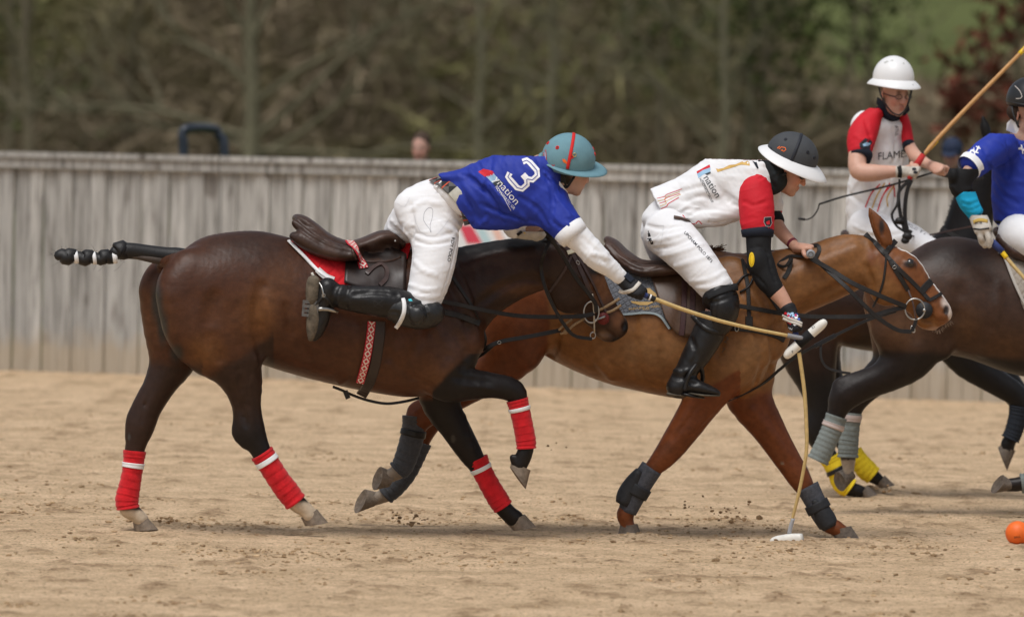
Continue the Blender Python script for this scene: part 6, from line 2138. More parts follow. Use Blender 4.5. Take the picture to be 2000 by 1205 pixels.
# ------------------------------------------------------------------ white and red rider, number one
def build_p2():
    base = P(1340, 1000, 0); base.z = 0
    root = empty('person', base, 'person in white number 1 jersey with red sleeves bent low over the chestnut horse', 'polo player')
    f, u, s = frame((.90, -.10, -.40), (.40, -.02, .9))
    O = P(1536, 332, -.02)
    WR = P(1541, 606, -.33)
    G = P(1553, 634, -.36)
    gax = (P(1549, 618, -.36) - P(1560, 668, -.37)).normalized()
    LG = P(1577, 494, -.10)
    lax = (P(1578, 492, -.2) - P(1572, 497, .05)).normalized()
    LW = P(1556, 484, -.03)
    def body(S):
        head(S, O, f, u, s, 1.0)
        S.tube((nd((1518, 350, -.01, 22), (1500, 352, 0, 25), (1478, 348, 0, 30))), k=.03)
        S.tube(thin(nd((1300, 405, .05, 34, 46), (1340, 393, .03, 38, 48), (1390, 380, 0, 42, 46), (1440, 366, 0, 46, 46), (1474, 355, 0, 34, 38))), k=.03, cap=2)
        S.tube((nd((1478, 385, -.17, 22), (1481, 450, -.23, 17), (1489, 520, -.27, 17), (1512, 562, -.30, 18.2, 17.8), (1530, 588, -.32, 14.5, 14), (1541, 606, -.33, 11.5, 11))), k=.02)
        S.tube((nd((1485, 360, .18, 22), (1506, 415, .16, 17), (1520, 445, .1, 14.5), (1540, 468, .02, 12), (1556, 484, -.03, 9.5))), k=.02)
        S.tube(thin(nd((1302, 450, -.1, 40), (1340, 490, -.22, 34), (1380, 535, -.3, 30), (1405, 580, -.33, 26), (1375, 660, -.34, 22), (1335, 735, -.36, 15), (1330, 755, -.37, 14), (1385, 762, -.38, 11))), k=.03)
        S.tube(thin(nd((1292, 450, .2, 40), (1330, 500, .38, 34), (1390, 580, .46, 26), (1370, 660, .46, 22), (1340, 735, .45, 15), (1385, 762, .45, 11))), k=.03)
        fist(S, G, gax, P(1548, 634, -.42) - G, .014, WR)
        fist(S, LG, lax, P(1572, 478, -.12) - LG, .011, LW)
    shape('body', (.70, -.60, .62), (1.65, .66, 2.1), .0055, body, SKIN, root, lambda V: skin_col(V, O, f, u, s, hair=(.10, .055, .03), base=(.56, .31, .22), ruddy=.7))
    def breeches(S):
        S.tube(nd((1292, 440, .04, 43, 58), (1305, 425, .04, 42, 57), (1328, 418, .03, 38, 54)), k=.04, cap=1.5)
        S.tube(nd((1300, 452, -.09, 48, 50), (1338, 488, -.21, 43, 45), (1376, 533, -.29, 37, 38), (1402, 566, -.325, 33, 34), (1410, 582, -.33, 29, 31)), k=.05, cap=1.5)
        S.tube(nd((1288, 455, .18, 36, 48), (1300, 490, .3, 34, 42), (1350, 550, .42, 34, 36), (1390, 585, .45, 28, 30)), k=.04)
        for pts, r, a, op in (([(1268, 470), (1300, 466), (1345, 455)], 4, 1.8, 'add'), ([(1276, 486), (1310, 482), (1358, 462)], 4, 1.8, 'sub'), ([(1290, 500), (1330, 492), (1370, 478)], 4, 1.4, 'add'), ([(1350, 550), (1385, 545), (1415, 530)], 4, 1.6, 'add'), ([(1362, 562), (1395, 560), (1422, 545)], 4, 1.6, 'add'), ([(1370, 572), (1400, 574), (1428, 556)], 3, 1.4, 'sub'),
                              ([(1262, 440), (1290, 446), (1330, 440)], 4, 1.3, 'sub'), ([(1320, 520), (1350, 512), (1390, 500)], 5, 1.0, 'add')):
            S.crease(pts, r, a, op)
        S.folds(.0036, (6, 9, 48), ((.75, 0, .66), (0, 1, 0), (-.66, 0, .75)), 34, 6)
    br = shape('breeches', (.62, -.52, 1.0), (1.24, .62, 1.82), .006, breeches, WHITE, root)
    bv = [bvh_of(br)]
    print_on('lettering', [glyphs('UPCHAM POLO 1875', (1335, 455), 47.5, 5.8, 1.02, bold=.008)], bv, PRB, br)
    print_on('crest', [poly2([(1265, 456), (1269, 455), (1271, 462), (1266, 463)]), poly2([(1264, 466), (1272, 465), (1273, 471), (1265, 472)]), poly2([(1264, 474), (1275, 471), (1276, 477), (1266, 479)]), stroke2([(1266, 451), (1267, 456)], 1.4, 1)], bv, PRB, br)
    print_on('pocket_seam', [stroke2([(1256, 432), (1275, 440), (1296, 441)], .9, 3), stroke2([(1296, 440), (1292, 470), (1286, 490)], .8, 3)], bv, M('seam_shade_two', (.66, .66, .68), .9), br)
    def shirt(S):
        S.tube(nd((1270, 412, .05, 38, 66), (1290, 406, .05, 42, 66), (1312, 402, .04, 46, 63), (1345, 392, .03, 50, 59), (1392, 371, 0, 59, 57), (1438, 354, 0, 68, 60), (1474, 342, 0, 57, 52)), k=.03, cap=2.6)
        S.tube(nd((1300, 425, -.03, 14, 26), (1340, 424, -.06, 20, 34), (1390, 420, -.07, 22, 36), (1440, 408, -.07, 22, 36)), k=.05)
        S.tube(nd((1470, 345, -.10, 40, 34), (1462, 380, -.13, 36, 30)), k=.05)
        S.tube(nd((1475, 325, .12, 34, 30), (1490, 355, .17, 28, 28), (1505, 400, .17, 24, 26)), k=.04)
        for pts, r, a, op in (([(1345, 395), (1370, 385), (1400, 390)], 5, 2.6, 'sub'), ([(1330, 415), (1352, 395), (1376, 392)], 4.5, 2.6, 'add'), ([(1350, 420), (1375, 408), (1420, 415)], 5, 2.8, 'sub'), ([(1360, 432), (1400, 418), (1445, 420)], 4.5, 2.4, 'add'), ([(1415, 385), (1430, 398), (1450, 405)], 5, 2.6, 'sub'),
                              ([(1390, 345), (1410, 375), (1440, 395)], 5, 1.5, 'sub'), ([(1455, 300), (1470, 320), (1480, 340)], 4.5, 2, 'sub'), ([(1300, 385), (1335, 372), (1370, 365)], 5, 1.4, 'sub'), ([(1290, 405), (1318, 400), (1345, 405)], 5, 1.4, 'add'), ([(1470, 295), (1480, 310), (1490, 322)], 4, 2.0, 'add'), ([(1380, 430), (1400, 436), (1430, 428)], 4, 2.0, 'sub'), ([(1305, 430), (1330, 415), (1345, 408)], 4, 1.8, 'sub')):
            S.crease(pts, r, a, op)
        hd_ = P(1304, 438, 0) - P(1273, 376, 0); hn = Vector((-abs(hd_.z), 0, -abs(hd_.x))); S.cut(P(1289, 407, 0), hn)
        S.noise(.004, (9, 9, 9), 42, rot=((.9, .0, -.3), (0, 1, 0), (.1, 0, .3)))
        S.folds(.009, (6, 10, 26), ((.9, 0, .1), (0, 1, 0), (.1, 0, .9)), 44)
        S.folds(.004, (16, 16, 46), ((.6, 0, -.7), (0, 1, 0), (.7, 0, .6)), 46)
    sh = shape('jersey', (.66, -.40, 1.40), (1.50, .55, 2.02), .0058, shirt, WSHIRT, root)
    sb = [bvh_of(sh)]
    def sleeve(S):
        S.tube(nd((1474, 350, -.10, 26, 28), (1474, 376, -.155, 34, 33), (1478, 408, -.195, 34, 33), (1479, 438, -.215, 32, 31), (1480, 450, -.22, 31, 30)), k=.03, cap=2.4)
        S.tube(nd((1490, 340, -.06, 18, 24), (1500, 356, -.08, 17, 20)), k=.04)
        for pts, r, a, op in (([(1452, 395), (1470, 400), (1495, 395)], 4.5, 2.0, 'sub'),):
            S.crease(pts, r, a, op)
        S.folds(.006, (9, 10, 34), ((.9, 0, .3), (0, 1, 0), (-.3, 0, .9)), 47)
    sl = shape('red_sleeve', (1.18, -.42, 1.48), (1.55, .08, 2.0), .0052, sleeve, REDJ, sh)
    def sleeve2(S):
        S.tube(nd((1490, 350, .17, 24, 28), (1502, 385, .18, 24, 25), (1508, 412, .17, 20, 22)), k=.03)
    shape('red_sleeve', (1.22, .02, 1.5), (1.56, .42, 2.0), .006, sleeve2, REDJ, sh)
    mk('sleeve_band', *loft([(Vector(q[:3]), q[3], q[4]) for q in nd((1479, 446, -.22, 32.5, 32), (1480, 455, -.222, 32, 31), (1480, 463, -.224, 30.5, 30))], n=24), NAVY, sh)
    slb = [bvh_of(sl)]
    print_on('sleeve_badge', [poly2([(1493, 425), (1506, 424), (1508, 436), (1504, 443), (1496, 442), (1492, 434)])], slb, PRB, sl, off=.0025)
    print_on('badge_rim', [stroke2([(1493, 425), (1506, 424), (1508, 436), (1504, 443), (1496, 442), (1492, 434), (1493, 425)], 1.0, 1)], slb, M('badge_grey', (.45, .45, .46), .6), sl, off=.0035)
    print_on('badge_mark', [poly2([(1496, 434), (1503, 430), (1504, 438), (1498, 439)])], slb, PRR, sl, off=.0035)
    zz = lambda x, y: (1220 + x / 4.82, 250 + y / 4.82)
    print_on('number_one', [poly2([zz(*q) for q in ((858, 382), (875, 418), (940, 396), (1000, 378), (1060, 358), (1100, 347), (1180, 357), (1163, 284), (1086, 283), (1108, 316), (1040, 345), (985, 350), (930, 378), (885, 388))])], sb, GOLD, sh)
    print_on('lettering', [glyphs('nation', zz(738, 470), 58, 13.5, .98)], sb, PRD, sh)
    print_on('small_lettering', [glyphs('NOVOMATIC GROUP', zz(700, 480), 62, 4.4, .86), stroke2([zz(735, 490), zz(800, 625)], .9, 1)], sb, PRD, sh)
    print_on('red_patch', [poly2([zz(*q) for q in ((678, 410), (800, 345), (806, 372), (740, 395), (682, 432))])], sb, PRR, sh)
    print_on('pale_patch', [poly2([zz(*q) for q in ((682, 434), (740, 397), (808, 374), (806, 412), (740, 440), (695, 475))])], sb, PRL, sh)
    print_on('grey_patch', [poly2([zz(*q) for q in ((755, 432), (808, 412), (812, 425), (775, 445))])], sb, PRD, sh, off=.0026)
    for k, (a, b, c_, mt) in enumerate((((284, 668), (400, 625), (540, 575), PRR), ((310, 690), (390, 650), (520, 600), GOLD), ((304, 716), (380, 665), (520, 618), PRR), ((312, 742), (390, 690), (530, 625), GOLD), ((324, 770), (410, 715), (510, 655), PRR))):
        print_on('wavy_line', [stroke2([zz(*a), zz((a[0] * 2 + c_[0]) / 3 + 8, (a[1] * 2 + c_[1]) / 3 + 8), zz(*b), zz(*c_)], 1.1 if k < 4 else 1.5, 4)], sb, mt, sh)
    for q in (([(1333, 420), (1345, 434), (1357, 438), (1364, 432), (1371, 438)]),):
        print_on('hem_line', [stroke2(q, 2.0, 3)], sb, PRR, sh)
    print_on('collar_mark', [poly2([zz(1203, 310), zz(1235, 300), zz(1262, 380), zz(1248, 386)])], sb, NAVY, sh, off=.003)
    # belt glimpse
    v, fc, uv = strap([bv[0]], [(1316, 424), (1332, 427), (1348, 432)], 9, .004, .012)
    mk('belt', v, fc, BRN, root)
    # neck gaiter
    def gait(S):
        S.tube(nd((1488, 324, -.04, 38, 44), (1502, 344, -.05, 35, 42), (1513, 361, -.045, 28, 36)), k=.02, cap=1.6, L=(0, 1, 0))
        S.tube(nd((1486, 308, .0, 14, 28), (1494, 330, -.03, 20, 30)), k=.03)
        for pts, r, a, op in (([(1488, 320), (1500, 345), (1512, 366)], 4, 2.2, 'sub'), ([(1480, 316), (1490, 342), (1504, 366)], 4, 2, 'add'), ([(1498, 316), (1512, 340), (1518, 360)], 4, 1.8, 'add')):
            S.crease(pts, r, a, op)
    shape('neck_gaiter', (1.20, -.26, 1.62), (1.52, .24, 2.02), .005, gait, M('charcoal_fleece', (.022, .026, .028), .9, .15, bump=((300, .2), (30, .2))), root)
    # arm sleeve of the mallet arm
    def arm(S):
        S.tube(nd((1482, 452, -.225, 26, 25), (1482, 490, -.25, 24, 24), (1487, 515, -.27, 26, 25), (1498, 545, -.29, 24, 23), (1510, 562, -.30, 20, 20), (1515, 570, -.303, 19.5, 19)), k=.02, cap=2.2)
        S.ell(P(1478, 512, -.30), (Vector((1, 0, 0)), Vector((0, 1, 0)), Vector((0, 0, 1))), (.046, .05, .065), .03)
        for pts, r, a, op in (([(1466, 485), (1485, 482), (1500, 495)], 3, 1.6, 'sub'), ([(1500, 495), (1506, 525), (1515, 550)], 3, 1.6, 'sub'), ([(1470, 535), (1485, 548), (1495, 560)], 3, 1.6, 'sub')):
            S.crease(pts, r, a, op)
    a_ = shape('elbow_sleeve', (1.20, -.50, 1.20), (1.46, -.02, 1.62), .005, arm, BSLEEVE, root)
    print_on('yellow_badge', [disc2((1468, 507), 5.5, 18, ry=14.5)], [bvh_of(a_)], PRY, a_, off=.003)
    print_on('badge_line', [stroke2([(1468 + 3.6 * math.cos(t), 507 + 11 * math.sin(t)) for t in np.linspace(0, 6.28, 16)], .8, 1)], [bvh_of(a_)], M('yellow_shadow_line', (.55, .36, .01), .6), a_, off=.0045)
    def arm2(S):
        S.tube(nd((1500, 408, .17, 18, 19), (1512, 424, .145, 17, 18), (1517, 434, .12, 16, 16)), k=.02, cap=2)
    shape('sleeve_cuff', (1.28, .02, 1.5), (1.52, .4, 1.76), .005, arm2, BSLEEVE, root)
    mk('wristband', *loft([(Vector(q[:3]), q[3], q[4]) for q in nd((1546, 474, .0, 11.5, 11.5), (1549, 477, -.01, 11.3, 11.3))], n=18), M('dark_red_band', (.16, .012, .03), .6), root)
    # right glove
    def glove(S):
        fist(S, G, gax, P(1548, 634, -.42) - G, .014, WR, infl=.0026)
        S.tube(nd((1539, 602, -.33, 15.5, 15.5), (1543, 611, -.335, 15, 15)), k=.012, cap=1.5)
    gl = shape('right_glove', (1.34, -.52, 1.0), (1.66, -.20, 1.32), .0036, glove, GLB, root)
    gb = [bvh_of(gl)]
    pr = random.Random(3)
    for mt, nm in ((PRL, 'sky_patch'), (PRR, 'scarlet_patch'), (PRW, 'white_patch'), (M('blue_print', (.05, .1, .42), .6), 'blue_patch')):
        ps = []
        for _ in range(9):
            cx, cy = pr.uniform(1529, 1562), pr.uniform(612, 634)
            ps.append(poly2([(cx + pr.uniform(2, 4.5) * math.cos(t + .3), cy + pr.uniform(1.5, 4) * math.sin(t + .3)) for t in np.linspace(0, 5.4, 6)]))
        print_on(nm, ps, gb, mt, gl, off=.001 + .0006 * pr.random())
    for q in ([(1528, 616), (1540, 622), (1556, 627), (1567, 632)], [(1529, 622), (1542, 628), (1556, 632), (1566, 637)]):
        v, fc, uv = strap(gb, q, 5, .003, .002)
        mk('pale_panel', v, fc, GLW, gl)
    print_on('lettering', [glyphs('HOOK', (1548, 641), 192, 4.4, 1.1)], gb, PRW, gl, off=.0025)
    # boots
    def boot(S):
        S.tube(nd((1396, 618, -.335, 30, 32), (1384, 650, -.34, 31, 32), (1362, 690, -.35, 28, 29), (1342, 722, -.36, 22, 24), (1331, 742, -.37, 22, 23), (1326, 756, -.375, 22, 22)), k=.02)
        S.tube(nd((1318, 756, -.375, 15, 20), (1345, 752, -.378, 17, 20), (1370, 758, -.38, 13, 20), (1396, 765, -.385, 7.5, 16), (1404, 768, -.385, 4, 10)), k=.03)
        for pts, r, a, op in (([(1310, 722), (1330, 726), (1350, 722)], 4, 2.2, 'add'), ([(1308, 732), (1330, 738), (1352, 734)], 4, 2, 'sub'), ([(1340, 740), (1352, 748), (1362, 748)], 4, 2, 'sub'), ([(1345, 655), (1360, 690), (1352, 712)], 5, 1.4, 'sub')):
            S.crease(pts, r, a, op)
        S.noise(.003, (14, 14, 14), 21)
    bo = shape('riding_boot', (.76, -.52, .62), (1.20, -.18, 1.22), .005, boot, BLK, root)
    sv = [loft([(P(x, y, -.38), r / ppm(-.38), w / ppm(-.38)) for x, y, r, w in q], n=16, sub=2, roundcap=True) for q in (((1306, 769, 4.5, 16), (1322, 771, 4.5, 18), (1334, 772, 4, 17)), ((1344, 767, 3, 16), (1370, 771, 3, 19), (1398, 772, 2.5, 15), (1405, 772, 2, 8)))]
    mk('sole', *join(sv), M('dusty_boot_sole', (.10, .085, .065), .9, .15, var=(26, .4)), bo)
    v, fc, uv = strap([bvh_of(bo)], [(1352, 616), (1366, 632), (1385, 645), (1405, 650)], 10, .005, .003)
    mk('boot_strap', v, fc, BLK, bo)
    def guard(S):
        S.tube(nd((1400, 575, -.34, 34, 35), (1412, 590, -.35, 33, 35), (1416, 610, -.36, 27, 32), (1405, 632, -.355, 25, 31), (1396, 642, -.35, 22, 28)), k=.03, cap=1.6)
        S.ell(P(1410, 604, -.43), (Vector((1, 0, 0)), Vector((0, 1, 0)), Vector((0, 0, 1))), (.06, .035, .07), .03)
        for pts, r, a, op in (([(1378, 582), (1405, 575), (1438, 560)], 3, 2, 'add'), ([(1383, 592), (1410, 586), (1440, 574)], 3, 2.2, 'sub'), ([(1385, 600), (1382, 625), (1386, 645)], 3, 2, 'sub'), ([(1400, 596), (1396, 620), (1405, 640)], 2.6, 1.6, 'sub')):
            S.crease(pts, r, a, op)
    kg = shape('knee_guard', (.98, -.52, 1.06), (1.24, -.18, 1.38), .0048, guard, BLK, root)
    v, fc, uv = strap([bvh_of(kg)], [(1381, 580), (1402, 571), (1425, 563), (1441, 560)], 15, .004, .002)
    mk('guard_strap', v, fc, BSLEEVE, kg)
    # helmet
    C = P(1548, 303, -.02)
    fh, uh, shh = frame((.915, -.10, -.39), (.40, -.22, .9))
    hl = helmet(root, C, fh, uh, shh, .142, .122, .125, GREYH, (.085, .066, .045), WHEL, (84, .016), PRB, vents=((52, 32, .0075, PRB), (28, 22, .0075, PRB), (125, 40, .0065, PRB)), drop=.62)
    hb = [bvh_of(hl)]
    z4 = zz
    print_on('logo', [stroke2([z4(1437, 193), z4(1462, 174)], 1.7, 1), stroke2([z4(1452, 200), z4(1478, 180), z4(1512, 188), z4(1518, 205), z4(1498, 222), z4(1470, 210), z4(1490, 205)], 1.6, 1)], hb, PRO, hl, off=.002)
    print_on('vent_slot', [poly2([z4(1366, 180), z4(1385, 184), z4(1388, 205), z4(1370, 198)])], hb, PRB, hl)
    cs = [fstrap([(1536, 338, -.13), (1529, 342, -.13), (1522, 344, -.125), (1514, 352, -.11)], 5, .004)]
    mk('chin_strap', *join([(a, b) for a, b, _ in cs]), BLK, hl)
    # sunglasses
    ctr = O + u * .006 + f * .108
    gl_ = mk('sunglasses', *join([ball(ctr + s * g * .034 - f * .012, (.020, .007, .031), (u, (f + s * g * .45).normalized(), (s - f * g * .45).normalized()), 14, 10) for g in (-1, 1)] + [loft([(ctr + s * g * .06 - f * .022, .004, .003), (ctr + s * g * .078 - f * .06, .004, .003), (ctr + s * g * .078 - f * .11, .003, .002)], n=6) for g in (-1, 1)]), M('dark_lens', (.012, .008, .006), .35, .4), root)
    return root

P2R = build_p2()

# ------------------------------------------------------------------ rider with the white helmet
def build_p3():
    base = P(1725, 960, 4.4); base.z = 0
    root = empty('person', base, 'person in a white jersey with red sleeves, white helmet and navy collar, mallet raised', 'polo player')
    f, u, s = frame((.50, -.84, -.20), (.06, -.12, 1))
    O = P(1746, 184, 4.22)
    G = P(1783, 334, 3.93); gax = (P(1800, 300, 3.95) - P(1776, 352, 3.9)).normalized()
    WR = P(1757, 335, 4.0)
    LG = P(1835, 333, 3.98); LW = P(1812, 321, 4.06); lax = Vector((.9, -.3, -.1)).normalized()
    def body(S):
        head(S, O, f, u, s, 1.0)
        S.tube((nd((1744, 206, 4.25, 20), (1737, 222, 4.3, 21), (1730, 240, 4.34, 28))), k=.03)
        S.tube(thin(nd((1729, 250, 4.36, 38, 28), (1722, 292, 4.38, 42, 32), (1713, 350, 4.4, 44, 34), (1708, 410, 4.42, 42, 34))), k=.03)
        S.tube((nd((1690, 250, 4.22, 20), (1676, 295, 4.10, 18), (1677, 333, 4.03, 18), (1705, 338, 4.0, 17), (1735, 336, 4.0, 13), (1757, 335, 4.0, 10))), k=.02)
        S.tube((nd((1762, 250, 4.34, 10), (1774, 280, 4.26, 11), (1786, 303, 4.17, 13), (1800, 314, 4.1, 12), (1812, 321, 4.06, 9))), k=.02)
        S.tube(thin(nd((1690, 445, 4.25, 28), (1760, 462, 4.1, 24), (1815, 490, 4.05, 20), (1800, 600, 4.05, 15), (1790, 660, 4.05, 12))), k=.03)
        S.tube(thin(nd((1725, 445, 4.55, 28), (1780, 470, 4.8, 24), (1830, 500, 4.9, 20), (1810, 600, 4.9, 15))), k=.03)
        fist(S, G, gax, P(1783, 334, 3.8) - G, .015, WR)
        fist(S, LG, lax, P(1835, 320, 3.9) - LG, .013, LW)
    shape('body', (1.85, 3.6, .75), (2.75, 5.1, 2.62), .006, body, SKIN, root, lambda V: skin_col(V, O, f, u, s, hair=(.08, .035, .018), base=(.60, .35, .26), ruddy=.9))
    def breeches(S):
        S.tube(nd((1706, 425, 4.42, 50, 44), (1704, 448, 4.42, 50, 46)), k=.03, cap=1.5)
        S.tube(nd((1692, 445, 4.27, 36, 36), (1752, 462, 4.12, 31, 32), (1812, 488, 4.05, 26, 28), (1816, 510, 4.05, 24, 26)), k=.04)
        S.tube(nd((1722, 445, 4.55, 36), (1778, 468, 4.78, 30), (1828, 498, 4.9, 26)), k=.04)
        for pts, r, a, op in (([(1668, 440), (1700, 455), (1740, 448)], 4, 1.8, 'add'), ([(1680, 455), (1720, 462), (1760, 455)], 4, 1.6, 'sub')):
            S.crease(pts, r, a, op)
        S.noise(.004, (11, 11, 16), 53)
    br = shape('breeches', (1.85, 3.8, 1.2), (2.75, 5.1, 1.8), .007, breeches, WHITE, root)
    bv = [bvh_of(br)]
    print_on('lettering', [glyphs('POLO 1875', (1772, 441), 27, 5.5)], bv, PRB, br)
    def shirt(S):
        S.tube(nd((1728, 244, 4.35, 44, 34), (1722, 288, 4.37, 53, 42), (1715, 345, 4.4, 55, 44), (1708, 398, 4.42, 55, 46), (1708, 430, 4.42, 53, 45)), k=.03, cap=2.2)
        S.tube(nd((1690, 246, 4.27, 28, 30), (1752, 246, 4.34, 20, 28)), k=.06)
        for pts, r, a, op in (([(1700, 320), (1730, 345), (1750, 390)], 5, 2.4, 'sub'), ([(1680, 340), (1700, 380), (1705, 420)], 5, 2.4, 'add'), ([(1735, 330), (1740, 370), (1735, 420)], 5, 2.2, 'add'), ([(1660, 380), (1685, 400), (1720, 405)], 5, 2.0, 'sub'), ([(1745, 250), (1750, 290), (1742, 330)], 4, 1.6, 'sub')):
            S.crease(pts, r, a, op)
        S.noise(.003, (9, 9, 9), 62)
        S.folds(.009, (9, 10, 30), ((.3, 0, .9), (0, 1, 0), (.9, 0, -.3)), 64)
    sh = shape('jersey', (1.85, 3.95, 1.45), (2.5, 4.8, 2.36), .006, shirt, WSHIRT, root)
    def sl(S):
        S.tube(nd((1714, 218, 4.25, 15, 26), (1698, 238, 4.24, 24, 30), (1684, 266, 4.17, 29, 30), (1680, 290, 4.11, 25, 26), (1681, 300, 4.095, 22, 23)), k=.03, cap=2)
        S.crease([(1690, 235), (1700, 265), (1698, 295)], 4.5, 2, 'sub'); S.crease([(1670, 265), (1685, 275), (1700, 270)], 4, 1.6, 'add')
        S.noise(.003, (12, 12, 12), 64)
    a = shape('red_sleeve', (1.85, 3.9, 1.78), (2.3, 4.5, 2.32), .006, sl, REDJ, sh)
    def sl2(S):
        S.tube(nd((1758, 222, 4.34, 13, 28), (1766, 244, 4.32, 13, 26), (1771, 264, 4.29, 12, 22), (1774, 282, 4.26, 11.5, 18)), k=.03, cap=2)
    shape('red_sleeve', (2.2, 3.95, 1.8), (2.6, 4.6, 2.32), .006, sl2, REDJ, sh)
    mk('sleeve_band', *loft([(Vector(q[:3]), q[3], q[4]) for q in nd((1681, 300, 4.10, 24, 25), (1679, 311, 4.075, 22.5, 23.5))], n=22), NAVY, sh)
    mk('sleeve_band', *loft([(Vector(q[:3]), q[3], q[4]) for q in nd((1774, 281, 4.26, 12.5, 19), (1776, 291, 4.245, 12, 18.5))], n=22), NAVY, sh)
    ab = [bvh_of(a)]
    z = lambda x, y: (1640 + x / 3.011, 100 + y / 3.011)
    print_on('sleeve_badge', [poly2([z(*q) for q in ((115, 545), (150, 512), (205, 535), (195, 560), (165, 585), (120, 570))])], ab, PRB, a, off=.003)
    print_on('badge_mark', [poly2([z(*q) for q in ((135, 548), (160, 535), (182, 545), (165, 560), (140, 560))])], ab, PRL, a, off=.0045)
    sb = [bvh_of(sh)]
    print_on('lettering', [glyphs('FLAMES', (1714, 313), -6, 14.0, .92, shear=.12)], sb, PRB, sh, off=.003)
    print_on('chest_crest', [glyphs('ATUL', (1748, 246), 88, 6.5, .9), stroke2([(1765, 245), (1767, 256)], 2.5, 1)], sb, PRB, sh, off=.003)
    print_on('chest_mark', [poly2([(1763, 240), (1767, 236), (1768, 246), (1763, 248)])], sb, PRR, sh, off=.0035)
    for k, (pts, mt) in enumerate((([(1719, 360), (1702, 378), (1690, 405)], PRR), ([(1728, 358), (1714, 380), (1703, 407)], GOLD), ([(1738, 358), (1722, 388), (1713, 416)], PRR), ([(1748, 360), (1733, 385), (1734, 404)], GOLD), ([(1726, 378), (1744, 362), (1748, 385)], PRR))):
        print_on('wavy_line', [stroke2(pts, 2.4, 4)], sb, mt, sh, off=.003)
    # collar: two leaves
    for q in ([(1714, 190), (1712, 202), (1728, 224), (1747, 236), (1754, 226), (1738, 214), (1724, 196)], [(1757, 227), (1766, 214), (1775, 206), (1777, 216), (1768, 226)]):
        cv = [P(x, y, 4.2 + (.10 if x < 1722 else .0)) for x, y in q]
        cv2 = [v + Vector((0, .022, 0)) for v in cv]
        n = len(cv)
        mk('collar', cv + cv2, [tuple(range(n)), tuple(range(n, 2 * n))[::-1]] + [(i, n + i, n + (i + 1) % n, (i + 1) % n) for i in range(n)], NAVY, sh, smooth=False)
    def gait(S):
        S.tube(nd((1741, 214, 4.27, 23), (1734, 228, 4.31, 27), (1728, 238, 4.34, 34, 30)), k=.02)
    shape('neck_band', (2.0, 4.1, 2.1), (2.45, 4.55, 2.4), .006, gait, NAVY, root)
    def gl(S):
        fist(S, G, gax, P(1783, 334, 3.8) - G, .015, WR, infl=.003)
        S.tube(nd((1752, 336, 4.01, 12), (1762, 335, 3.98, 13)), k=.012)
    g = shape('right_glove', (2.2, 3.7, 1.7), (2.5, 4.15, 1.98), .0042, gl, GLW, root)
    gb = [bvh_of(g)]
    v, fc, uv = strap(gb, [(1756, 325), (1758, 335), (1757, 347)], 9, .003, .001); mk('cuff', v, fc, BSLEEVE, g)
    for k in range(4):
        print_on('knuckle_pad', [disc2((1783 + k * 2.5, 324 + k * 6.5), 4.5, 10, 3)], gb, PRB, g, off=.002)
    C = P(1745, 153, 4.24)
    hl = helmet(root, C, *frame((.45, -.88, -.06), (.03, -.05, 1)), .134, .133, .12, WHEL, (.055, .036, .03), WHEL, drop=.85, low=-.2)
    hb = [bvh_of(hl)]
    print_on('scuff', [poly2([(1726, 122), (1733, 119), (1736, 121), (1728, 125)]), poly2([(1738, 119), (1744, 117), (1745, 120)]), poly2([(1762, 124), (1766, 122), (1767, 127)])], hb, M('scuff_grey', (.5, .5, .48), .6), hl)
    ctr = O + u * .004 + f * .104
    mk('glasses', *join([torus(ctr + s * g_ * .034, s, u, .024, .014, .002, 16, 6) for g_ in (-1, 1)] + [loft([(ctr + s * g_ * .058 - f * .006, .003, .003), (ctr + s * g_ * .078 - f * .05, .003, .003), (ctr + s * g_ * .08 - f * .10, .003, .003)], n=6) for g_ in (-1, 1)]), BLK, root)
    cs = [pipe([(1716, 168, 4.15), (1722, 190, 4.12), (1740, 218, 4.10), (1756, 226, 4.09)], .005, 6), pipe([(1783, 166, 4.13), (1776, 195, 4.10), (1768, 215, 4.1), (1756, 226, 4.09)], .006, 6)]
    mk('chin_strap', *join(cs), BLK, hl)
    return root

P3R = build_p3()

